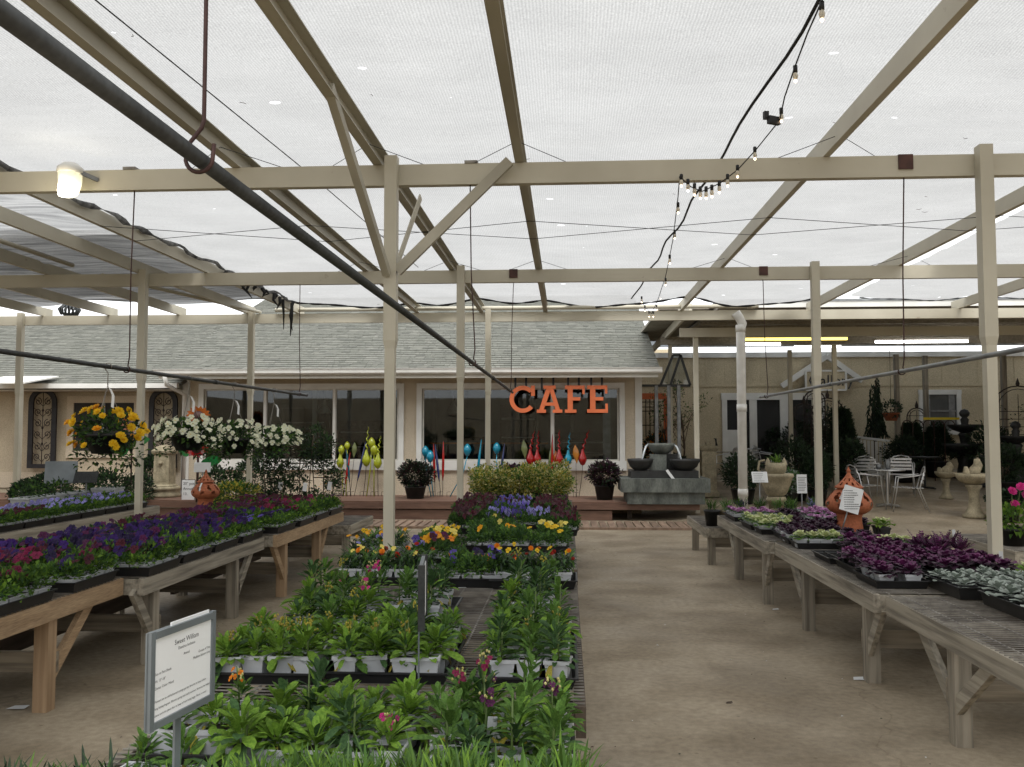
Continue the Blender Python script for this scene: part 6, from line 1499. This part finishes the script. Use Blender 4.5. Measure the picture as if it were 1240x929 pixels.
kale_block('dark', 'far wine tray', 2.44, 2.60, 9.9, 10.9, 1, 5, 'black_plastic')
kale_block('dark', 'near wine tray', 2.0, 2.3, 8.3, 8.55, 3, 2)
kale_block('cream', 'mid cream tray', 1.92, 2.26, 9.04, 9.38, 3, 3)
kale_block('dark', 'wine row behind purple kale', 2.5, 3.06, 7.54, 7.6, 4, 1, 'black_plastic', tr=False)
kale_block('purple', 'fourth purple tray', 2.32, 2.72, 7.56, 7.9, 3, 2, 'black_plastic')
kale_block('pink', 'rear pink tray', 2.76, 3.06, 10.45, 11.05, 2, 4)
kale_block('dark', 'wine row at bench back', 2.98, 3.08, 9.3, 9.75, 1, 3, 'black_plastic', tr=False)
tray(2.15, 7.28, HR + .009, .28, .46, .045, 'empty black cell tray in front of the purple kale', cells=(3, 5), group='empty trays')
for (l, px, py, z) in (('white plant label among the front purple kale', 1075, 690, HR + .05), ('white plant label by the silver trays', 1213, 680, HR + .12), ('small white label at the front of the purple tray', 1038, 684, HR + .06), ('small label above the second purple tray', 1157, 652, HR + .16), ('white label in the front cream tray', 948, 634, HR + .07)):
    p = onz(px, py, z); o = MB().box((0, 0, .06), (.026, .003, .14)).build('plant_label', 'white_plastic'); o.location = (p.x, p.y, z - .06); o.rotation_euler = (-.1, rr(-.1, .1), 0); tag(o, l, 'plant label', 'white plant labels')
# low far bench: pots of grasses
specs = [(862, 'spiky green plant in a black pot at the bench end', 'leaf_mid', 'black_plastic', 11.55), (880, 'grass tuft in a ribbed stone pot', 'leaf_grass', 'stone', 11.6), (898, 'violet flowered pot beside the ribbed pot', 'petal_violet', 'black_plastic', 11.7), (919, 'round terracotta bowl at the bench end', 'leaf_deep', 'terracotta', 11.6), (942, 'grass tuft in the second ribbed stone pot', 'leaf_grass', 'stone', 11.7), (958, 'green grass tuft in a black pot', 'leaf_grass', 'black_plastic', 11.8), (984, 'lavender plant by the thin post', 'petal_lavender', 'black_plastic', 11.8)]
for (px, l, mt, pt, Y) in specs:
    X = at(px, 600, Y).x; t = thing('small_potted_plant', l, 'plant', (X, Y, .469), group='small pots on the low far bench')
    m = MB(); pot_mesh(m, .075, .10, .2) if pt != 'terracotta' else m.lathe([(.001, 0), (.1, 0), (.15, .08), (.14, .17), (.10, .2), (.001, .2)], 18); m.build('pot', pt, t)
    child('foliage', needle_mesh(px, 90, .13, .010, [mt, 'leaf_grass', 'leaf_mid']), t, Matrix.Translation((0, 0, .12)))
# pink gerberas at the right edge
X0 = at(1222, 600, 8.6).x
t = thing('gerbera_pot', 'pink gerbera daisies in a dark pot at the right edge', 'flowers', (X0 + .03, 8.6, .609))
m = MB(); pot_mesh(m, .10, .14, .16); m.build('pot', 'black_plastic', t); m = MB(); bush(m, (0, 0, .24), .2, .2, .12, 240, .07, (0, 1)); m.build('foliage', ['leaf_mid', 'leaf_bright'], t)
for (x, z) in ((-.02, .50), (.06, .54), (.10, .46), (.18, .5), (0, .38)):
    m = MB(); m.tube([(x * .3, 0, .2), (x, -.03, z)], .004, 4); m.build('stalk', 'stem', t)
    child('flower', bloom_mesh('pink', 'rose', 'yellow'), t, face_dir((x, -.04, z), 1.0, rr(-.5, .5), .085))

# ================================================================== PATIO
def cafe_chair(label, px, py, rz):
    p = onslope(px, py); t = thing('cafe_chair', label, 'chair', (p.x, p.y, p.z), rz, 'aluminium patio chairs')
    W, D, H = .25, .23, .45
    for sx in (-1, 1):
        MB().tube([(sx * W * 1.02, -D * 1.25, 0), (sx * W * .95, -D * .9, H), (sx * W * 1.05, -D * .8, .64), (sx * W * 1.05, D * .3, .67), (sx * W * 1.0, D * .95, .70)], .0125, 7).build('front_leg', 'alu', t)
        MB().tube([(sx * W * .95, D * 1.5, 0), (sx * W * .9, D * .8, H), (sx * W * .92, D * 1.05, .66), (sx * W * .6, D * 1.25, .82), (0, D * 1.3, .85)], .0125, 7).build('back_leg', 'alu', t)
    m = MB()
    for k in range(7): m.box((0, -D + k * 2 * D / 6, H + .006 * math.sin(k)), (2 * W - .02, .05, .012))
    m.build('seat', 'alu', t)
    for k in range(4): MB().box((0, D * 1.07 + k * .012, .56 + k * .07), (2 * W - .08, .012, .045)).build('back_slat', 'alu', t)
    return t
cafe_chair('aluminium slatted chair in front, facing left at the patio table', 1100, 619, R(-105)); cafe_chair('aluminium chair left of the patio table, seen side on', 1048, 616, R(100))
cafe_chair('aluminium chair behind the lantern with curved arm', 1052, 600, R(150)); cafe_chair('aluminium chair tucked behind the patio table', 1092, 600, R(-20))
cafe_chair('aluminium chair by the white downspout', 928, 582, R(60)); cafe_chair('aluminium chair half hidden by the stone pedestal', 884, 584, R(-60))
def patio_table(label, px, py, mt='alu'):
    p = onslope(px, py); t = thing('patio_table', label, 'table', (p.x, p.y, p.z), group='round patio tables')
    m = MB(); m.lathe([(.001, .70), (.34, .70), (.345, .71), (.34, .725), (.001, .725)], 28); m.build('top', mt, t)
    m = MB(); m.lathe([(.025, .03), (.025, .70)], 10); m.build('column', mt, t)
    for k in range(4): a = k * math.pi / 2 + .5; MB().bar((0, 0, .04), (.28 * math.cos(a), .28 * math.sin(a), .015), .05, .03).build('foot', mt, t)
    return t
tb = patio_table('round aluminium patio table among slatted chairs', 1075, 613); patio_table('round metal patio table by the downspout', 905, 578)
for (l, dx, dy) in (('small tin on the left of the patio table', -.14, .05), ('taller tin standing on the patio table', .02, .0)):
    h = .10 if dx < 0 else .2; o = MB().lathe([(.001, 0), (.045, 0), (.05, h), (.044, h), (.04, .01)], 12).build('tin', 'galv'); o.location = (tb.location.x + dx, tb.location.y + dy, tb.location.z + .726); tag(o, l, 'tin')
def birdbath(px, py, label, s=1.0, mt='stone', top='pebble'):
    p = onslope(px, py); t = thing('stone_birdbath', label, 'birdbath', p, group='pale stone garden pieces')
    m = MB(); m.lathe([(.001, 0), (.20, 0), (.2, .05), (.15, .09), (.10, .2), (.085, .38), (.10, .5), (.14, .56), (.14, .6)], 20, M=Matrix.Scale(s, 4)); m.build('pedestal', mt, t)
    m = MB(); m.lathe([(.10, .6), (.24, .66), (.30, .74), (.31, .80), (.28, .8), (.2, .74), (.001, .72)], 24, M=Matrix.Scale(s, 4)); m.build('bowl', mt, t)
    m = MB(); rnd = random.Random(px)
    m.tube([(0, 0, .74 * s), (.03, 0, .86 * s), (.09, 0, .96 * s), (.06, -.02, 1.06 * s)], [.12, .10, .08, .05], 10); m.tube([(-.05, 0, .74 * s), (-.12, .02, .84 * s), (-.13, 0, .92 * s)], [.08, .06, .03], 8); m.build('figure', mt, t)
birdbath(1180, 627, 'pale stone birdbath with carved figure near the right post')
def cat_planter():
    Y = 13.6; X = at(940, 600, Y).x; t = thing('animal_planter', 'pale stone urn topped by a cat eared planter on a pedestal', 'planter', (X, Y, 0))
    z0 = at(940, 615, Y).z
    m = MB(); m.lathe([(.001, 0), (.16, 0), (.16, .06), (.12, .1), (.11, z0 + .1), (.13, .62), (.15, .66), (.13, .7)], 18); m.build('pedestal', 'stone', t)
    m = MB(); m.lathe([(.10, .70), (.15, .74), (.2, .86), (.24, .98), (.26, 1.0), (.25, 1.04), (.2, 1.04), (.001, 1.0)], 20); m.build('urn', 'stone', t)
    m = MB(); m.lathe([(.10, 1.0), (.15, 1.08), (.16, 1.14), (.13, 1.2), (.10, 1.2), (.001, 1.12)], 14)
    for s in (-1, 1): m.lathe([(.05, 0), (.03, .06), (.001, .11)], 6, (s * .12, -.02, 1.17))
    m.build('bowl', 'stone', t); m = MB(); m.tube([(-.2, 0, 1.02), (-.26, 0, 1.1), (-.24, 0, 1.22), (-.16, 0, 1.24)], .018, 6); m.build('tail', 'stone', t)
    child('foliage', needle_mesh(3, 40, .14, .02, ['leaf_mid', 'leaf_bright']), t, Matrix.Translation((0, 0, 1.1)))
cat_planter()
def pedestal():
    p = onslope(858, 601); t = thing('stone_pedestal', 'square pale stone pedestal right of the bowl fountain', 'pedestal', p)
    s = p.y / F; h = (601 - 541) * s
    m = MB(); m.lathe([(.001, 0), (.2, 0), (.2, .1), (.155, .14), (.15, h - .12), (.175, h - .1), (.2, h - .05), (.2, h), (.001, h)], 4, sq=True, smooth=False); m.build('shaft', 'stone', t)
    m = MB(); m.box((0, -.155, h * .5), (.19, .012, h * .55)); m.build('panel', 'stone', t); m = MB(); m.lathe([(.05, h), (.06, h + .05), (.03, h + .1), (.001, h + .13)], 10); m.build('finial', 'stone', t)
pedestal()
def tier_fountain(px, py, label, s=1.0, grp=None):
    p = onslope(px, py); t = thing('tiered_fountain', label, 'fountain', p, group='dark tiered fountains')
    M = Matrix.Scale(s, 4)
    m = MB(); m.lathe([(.001, 0), (.34, 0), (.34, .08), (.2, .12), (.16, .35), (.2, .5), (.16, .56)], 20, M=M); m.build('base', 'dark_stone', t)
    m = MB(); m.lathe([(.16, .56), (.5, .66), (.68, .78), (.70, .84), (.65, .84), (.4, .74), (.001, .72)], 28, M=M); m.build('lower_bowl', 'dark_stone', t)
    m = MB(); m.lathe([(.14, .73), (.11, .85), (.13, 1.0), (.16, 1.05), (.12, 1.1)], 16, M=M); m.build('column', 'dark_stone', t)
    m = MB(); m.lathe([(.1, 1.1), (.28, 1.17), (.38, 1.25), (.4, 1.3), (.36, 1.3), (.2, 1.24), (.001, 1.22)], 24, M=M); m.build('upper_bowl', 'dark_stone', t)
    m = MB(); m.lathe([(.12, 1.23), (.08, 1.32), (.1, 1.42), (.06, 1.47), (.11, 1.52), (.12, 1.58), (.08, 1.65), (.001, 1.68)], 14, M=M); m.build('finial', 'dark_stone', t)
tier_fountain(1170, 579, 'large dark tiered fountain with ball finial', 1.02); tier_fountain(1232, 590, 'dark tiered fountain cut by the right edge', .9)
birdbath(960, 574, 'dark birdbath before the gallery window', 1.1, 'dark_stone'); birdbath(1196, 590, 'small dark birdbath behind the right post', .8, 'dark_stone')
birdbath(1146, 604, 'brown stone pedestal with broken figure by the tiered fountain', .7, 'stone')
patio_table('dark round table near the gallery door', 952, 566, 'black_metal'); patio_table('dark round table behind the slatted chairs', 1120, 592, 'black_metal')
def railing():
    a, b = onslope(1038, 560), onslope(1074, 566); b.y = a.y - 1.5; b.x = at(1076, 540, b.y).x
    Y0, Y1 = 23.6, 22.4; A = Vector((at(1038, 540, Y0).x, Y0, pz(Y0))); B = Vector((at(1076, 540, Y1).x, Y1, pz(Y1)))
    t = thing('white_railing', 'short white picket railing in the patio', 'railing', A, world=True)
    zt = .95; up = Vector((0, 0, 1))
    MB().bar(A + up * zt, B + up * zt, .10, .05).build('top_rail', 'white_paint', t); MB().bar(A + up * .12, B + up * .12, .06, .06).build('bottom_rail', 'white_paint', t)
    for k in range(9): q = A.lerp(B, k / 8); MB().box((q.x, q.y, q.z + (zt - .05) / 2), (.055, .045, zt - .05)).build('baluster' if 0 < k < 8 else 'post', 'white_paint', t)
railing()
def folding_chair(px, py, rz, label, mt='black_metal'):
    p = onslope(px, py); t = thing('folding_chair', label, 'chair', p, rz, 'dark folding chairs')
    for s in (-1, 1):
        MB().bar((s * .22, -.25, 0), (s * .22, .28, .9), .03, .04).build('frame', mt, t); MB().bar((s * .2, .25, 0), (s * .2, -.22, .45), .03, .04).build('leg', mt, t)
    MB().box((0, 0, .45), (.42, .42, .025)).build('seat', mt, t); m = MB(); m.bar((0, .10, .56), (0, .27, .92), .42, .02, up=(0, 1, 0)); m.build('back', mt, t)
folding_chair(880, 562, R(-50), 'dark folding chair left of the white downspout'); folding_chair(912, 562, R(40), 'dark folding chair right of the white downspout'); folding_chair(866, 556, R(160), 'dark folding chair behind the low table by the wall')
def low_table():
    p = onslope(868, 572); t = thing('low_table', 'low patio table holding two bird ornaments', 'table', (p.x, p.y, p.z)); h = (572 - 548) * p.y / F
    MB().box((0, 0, h), (1.0, .5, .03)).build('top', 'old_wood', t)
    for x in (-.45, .45):
        for y in (-.2, .2): MB().box((x, y, h / 2 - .01), (.04, .04, h - .02)).build('leg', 'iron', t)
    for (l, px, s) in (('small duck ornament on the low patio table', 855, 1.0), ('tall bird ornament on the low patio table', 866, 1.5)):
        X = at(px, 548, p.y).x; o = MB().tube([(-.09, 0, .05), (0, 0, .06), (.05, 0, .1), (.03, 0, .16 * s), (.02, 0, .22 * s), (-.03, 0, .23 * s)], [.02, .06, .045, .022, .028, .006], 8).build('bird_ornament', 'black_metal'); o.location = (X, p.y, p.z + h + .016); tag(o, l, 'ornament')
low_table()
def small_tree(px, py, label, h, seed, potmat='dark_stone', w=.5, dense=220, mats=('leaf_deep', 'leaf_dark', 'leaf_mid'), leaf=.07):
    p = onslope(px, py); rnd = random.Random(seed); t = thing('small_tree', label, 'tree', p, group='potted trees and tall plants in the patio')
    m = MB(); pot_mesh(m, .17, .22, .38, sq=True); m.build('pot', potmat, t)
    m = MB(); tips = []
    m.tube([(0, 0, .35), (.03, .01, h * .4), (-.02, 0, h * .6)], [.025, .02, .012], 7)
    for k in range(14):
        a = rnd.uniform(0, 6.28); z0 = rnd.uniform(.35, .6) * h; q = (w * rnd.uniform(.4, 1) * math.cos(a), w * rnd.uniform(.4, 1) * math.sin(a), z0 + rnd.uniform(.2, .42) * h); tips.append(q)
        m.tube([(0, 0, z0), (q[0] * .5, q[1] * .5, (z0 + q[2]) / 2 + .03), q], [.01, .007, .003], 5)
    m.build('trunk', 'bark', t); m = MB()
    for q in tips: bush(m, q, .16, .16, .2, int(dense / 8), leaf, range(len(mats)), .4, .1, rnd=rnd)
    m.build('crown', list(mats), t)
small_tree(828, 592, 'slender olive tree in a pot between cafe corner and pedestal', 2.5, 4, dense=260, w=.55)
small_tree(806, 588, 'thin leafed tree against the rear yellow wall', 2.2, 5, dense=160)
def weeping():
    Y = 24.0; X = at(1060, 500, Y).x; t = thing('weeping_evergreen', 'tall dark weeping evergreen rising behind the white railing', 'tree', (X, Y, pz(Y))); rnd = random.Random(2)
    m = MB(); H = at(1060, 456, Y).z - pz(Y); m.tube([(0, 0, 0), (-.05, 0, H * .6), (.05, 0, H)], [.06, .04, .015], 7); m.build('trunk', 'bark', t); m = MB()
    for k in range(46):
        a = rnd.uniform(0, 6.28); zt = H * rnd.uniform(.55, 1.0); r = rnd.uniform(.08, .36); L = rnd.uniform(.5, 1.2); L = max(.2, min(L, zt - 1.0))
        for i in range(16): u = i / 15; m.add(*DIA, rnd.choice((0, 1)), False, orient((r * math.cos(a) * (0.4 + .6 * u), r * math.sin(a) * (.4 + .6 * u), zt - L * u), a + rnd.uniform(-1, 1), -1.2 + rnd.uniform(-.4, .4), 0, .16, .04))
    m.build('crown', ['leaf_darkest', 'leaf_dark'], t)
weeping()
def conifer(px, py, h, w, label):
    p = onslope(px, py); t = thing('potted_conifer', label, 'tree', p, group='potted trees and tall plants in the patio'); rnd = random.Random(px)
    m = MB(); pot_mesh(m, .2, .27, .4); m.build('pot', 'dark_stone', t); m = MB(); m.tube([(0, 0, .35), (0, 0, h)], [.03, .005], 6); m.build('trunk', 'bark', t); m = MB()
    for k in range(2000):
        u = rnd.random() ** .8; a = rnd.uniform(0, 6.28); r = w / 2 * (1 - u * .8) * rnd.uniform(.55, 1.1) * (1 + .15 * math.sin(5 * a + 9 * u)); m.add(*DIA, rnd.randrange(2), False, orient((r * math.cos(a), r * math.sin(a), .42 + (h - .42) * u), a - 1.57, .7 + rnd.uniform(-.4, .4), 0, .13, .045))
    m.build('crown', ['leaf_darkest', 'leaf_dark'], t)
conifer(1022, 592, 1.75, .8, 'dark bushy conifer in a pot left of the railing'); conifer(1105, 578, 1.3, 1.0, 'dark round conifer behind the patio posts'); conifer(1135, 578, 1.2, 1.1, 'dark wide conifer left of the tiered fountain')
for (l, px, py, w, h, mts) in (('dark broad shrub below the white downspout', 900, 610, .75, .7, ['leaf_darkest', 'leaf_dark']), ('dark flowering shrub right of the cat planter', 962, 606, .9, .95, ['leaf_darkest', 'leaf_dark', 'leaf_dark']), ('pale variegated mound beside the printed card', 955, 614, .6, .4, ['leaf_silver', 'leaf_deep']), ('dark shrub at the foot of the pale post', 990, 612, .6, .8, ['leaf_darkest', 'leaf_dark']), ('dark fern mass behind the railing', 1096, 584, .9, .8, ['leaf_darkest', 'leaf_dark']), ('dark planting beside the right fountain', 1215, 600, .9, .8, ['leaf_darkest', 'leaf_dark', 'leaf_dark']), ('leafy shrub in front of the gallery door', 990, 580, .9, 1.1, ['leaf_dark', 'leaf_darkest']), ('low dark shrub by the stone birdbath foot', 1222, 632, .6, .25, ['leaf_darkest', 'leaf_dark']), ('dark bush under the olive tree', 815, 594, .7, .5, ['leaf_darkest', 'leaf_dark']), ('shrub with orange blooms behind the bowl fountain', 795, 585, .7, .9, ['leaf_dark', 'petal_orange', 'leaf_darkest', 'leaf_darkest', 'leaf_dark', 'leaf_darkest'])):
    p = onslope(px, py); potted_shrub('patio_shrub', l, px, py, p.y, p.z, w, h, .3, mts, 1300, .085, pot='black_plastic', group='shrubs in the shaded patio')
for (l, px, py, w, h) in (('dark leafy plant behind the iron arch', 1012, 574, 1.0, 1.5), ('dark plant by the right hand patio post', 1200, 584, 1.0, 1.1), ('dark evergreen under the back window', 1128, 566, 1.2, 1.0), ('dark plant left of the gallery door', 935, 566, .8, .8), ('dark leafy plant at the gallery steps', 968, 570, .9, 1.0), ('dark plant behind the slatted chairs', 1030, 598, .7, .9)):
    p = onslope(px, py); potted_shrub('patio_shrub', l, px, py, p.y, p.z, w, h, .3, ['leaf_darkest', 'leaf_dark', 'leaf_darkest'], 1200, .10, pot='dark_stone', group='shrubs in the shaded patio')
def trellis_arch(px, py, H, W, label):
    p = onslope(px, py); t = thing('iron_trellis', label, 'trellis', p, group='dark iron garden trellises')
    m = MB(); r = W / 2; pts = [(-r, 0, 0)] + [(-r * math.cos(math.pi * i / 12), 0, H - r + r * math.sin(math.pi * i / 12)) for i in range(13)] + [(r, 0, 0)]; m.tube(pts, .016, 6); m.build('hoop', 'iron', t)
    m = MB(); pts2 = [(x * .8, 0, z * .97) for x, y, z in pts]; m.tube(pts2, .01, 5)
    for k in range(9): z = .25 + k * (H - r - .2) / 8; m.tube([(-r, 0, z), (r, 0, z)], .008, 5)
    for x in (-.33, 0, .33): m.tube([(x * W, 0, .1), (x * W, 0, H - r * .3)], .008, 5)
    m.build('grid', 'iron', t); m = MB(); m.lathe([(.03, H), (.05, H + .05), (.001, H + .2)], 8); m.build('finial', 'iron', t)
    m = MB(); rnd = random.Random(px)
    for k in range(160): m.add(*DIA, rnd.randrange(2), False, orient((rnd.uniform(-r, r), rnd.uniform(-.1, .1), rnd.uniform(.1, H * .8)), rnd.uniform(0, 6), rnd.uniform(-.5, 1), 0, .09, .05))
    m.build('vine', ['leaf_darkest', 'leaf_dark'], t)
trellis_arch(1004, 590, 2.05, .75, 'dark iron arch trellis with finial behind the pale post'); trellis_arch(975, 586, 1.9, .6, 'dark vine trellis before the gallery window'); trellis_arch(1112, 574, 1.7, .5, 'slim dark trellis behind the railing end'); trellis_arch(988, 584, 2.2, .5, 'tall slim trellis left of the iron arch'); trellis_arch(1236, 586, 2.3, 1.3, 'dark arched trellis cut by the right edge')
def wire_fence_deco():
    Y = 22.2; X = at(1118, 510, Y).x; t = thing('iron_edging', 'looped rusty iron edging panel below the back window', 'edging', (X, Y, pz(Y)))
    m = MB(); z0 = at(1118, 540, Y).z - pz(Y); 
    for k in range(5):
        x = -.5 + k * .25; m.tube([(x, 0, 0), (x, 0, z0 + .5)] + [(x + .12 - .12 * math.cos(math.pi * i / 8), 0, z0 + .5 + .12 * math.sin(math.pi * i / 8)) for i in range(1, 9)], .012, 5)
    m.build('loops', 'rust_rod', t)
wire_fence_deco()
Yt = 23.2; a, b = at(1118, 507, Yt), at(1162, 510, Yt); o = MB().box(((a.x + b.x) / 2, Yt, a.z), (b.x - a.x, .004, .06)).build('caution_tape', 'tape'); tag(o, 'strip of yellow tape stretched below the back window', 'tape')
def hang_plant():
    Y = 22.8; p = at(1079, 500, Y); t = thing('hanging_fern', 'dark hanging fern beside a patio post', 'hanging basket', (p.x, Y, p.z)); m = MB(); pot_mesh(m, .13, .2, .2, (0, 0, -.2)); m.build('pot', 'terracotta', t)
    m = MB(); bush(m, (0, 0, .08), .28, .28, .22, 260, .09, (0, 1)); m.build('foliage', ['leaf_darkest', 'leaf_dark'], t); m = MB(); m.tube([(0, 0, 0), (0, 0, 3.75 - p.z)], .006, 4)
    m.build('hanger', 'iron', t)
hang_plant()
def frame_gate():
    Y = 19.0; t = thing('garden_obelisk', 'grey glazed pyramid obelisk right of the cafe roof corner', 'obelisk', (at(812, 465, Y).x, Y, at(812, 466, Y).z), world=True)
    A, B, C, D = at(815, 430, Y), at(824, 430, Y), at(836, 467, Y), at(776, 467, Y)
    for p, q in ((A, B), (B, C), (C, D), (A, at(800, 466, Y)), (B, at(812, 466, Y))): MB().bar(p, q, .04, .05).build('bar', 'galv_dark', t)
    MB().add([A, B, C, at(800, 467, Y)], [(0, 1, 2, 3)]).build('pane', 'window_glass', t)
    for px in (810, 822, 795): MB().box((at(px, 500, Y).x, Y, (at(px, 467, Y).z + pz(Y)) / 2), (.07, .07, at(px, 467, Y).z - pz(Y))).build('leg', 'galv', t)
frame_gate()
def orange_frame():
    Y = 24.4; t = thing('orange_frame', 'orange timber frame with iron screen behind the cafe corner', 'frame', (at(790, 480, Y).x, Y, pz(Y)), world=True)
    for p, q in ((at(770, 480, Y), at(806, 480, Y)), (at(806, 480, Y), at(806, 560, Y))): MB().bar(p, q, .1, .16).build('bar', 'orange_paint', t)
    m = MB()
    for k in range(6): x = at(772 + k * 5, 500, Y).x; m.box((x, Y, at(772, 515, Y).z), (.025, .025, 1.5))
    for py in (487, 493, 498, 515): a, b = at(770, py, Y), at(800, py, Y); m.box(((a.x + b.x) / 2, Y + .003, a.z), (b.x - a.x, .025, .025))
    m.build('screen', 'iron', t)
orange_frame()
# scraps on the floor
for (px, py, l, s) in ((1043, 822, 'scrap of white paper under the near right bench', .06), (352, 372 + 367, 'small pale scrap on the floor left of the centre table', .03), (939, 738, 'pale leaf scrap on the aisle floor', .03), (22, 857, 'crumpled white scrap at the foot of the left bench', .06), (883, 851, 'tiny dark twig on the aisle floor', .02)):
    p = onz(px, py, .004); o = MB().add([(-s, -s * .5, 0), (s, -s * .6, .004), (s * .9, s * .5, .008), (-s * .7, s * .6, .002)], [(0, 1, 2, 3)]).build('floor_scrap', 'paper' if s > .021 else 'bark'); o.location = p; tag(o, l, 'scrap')
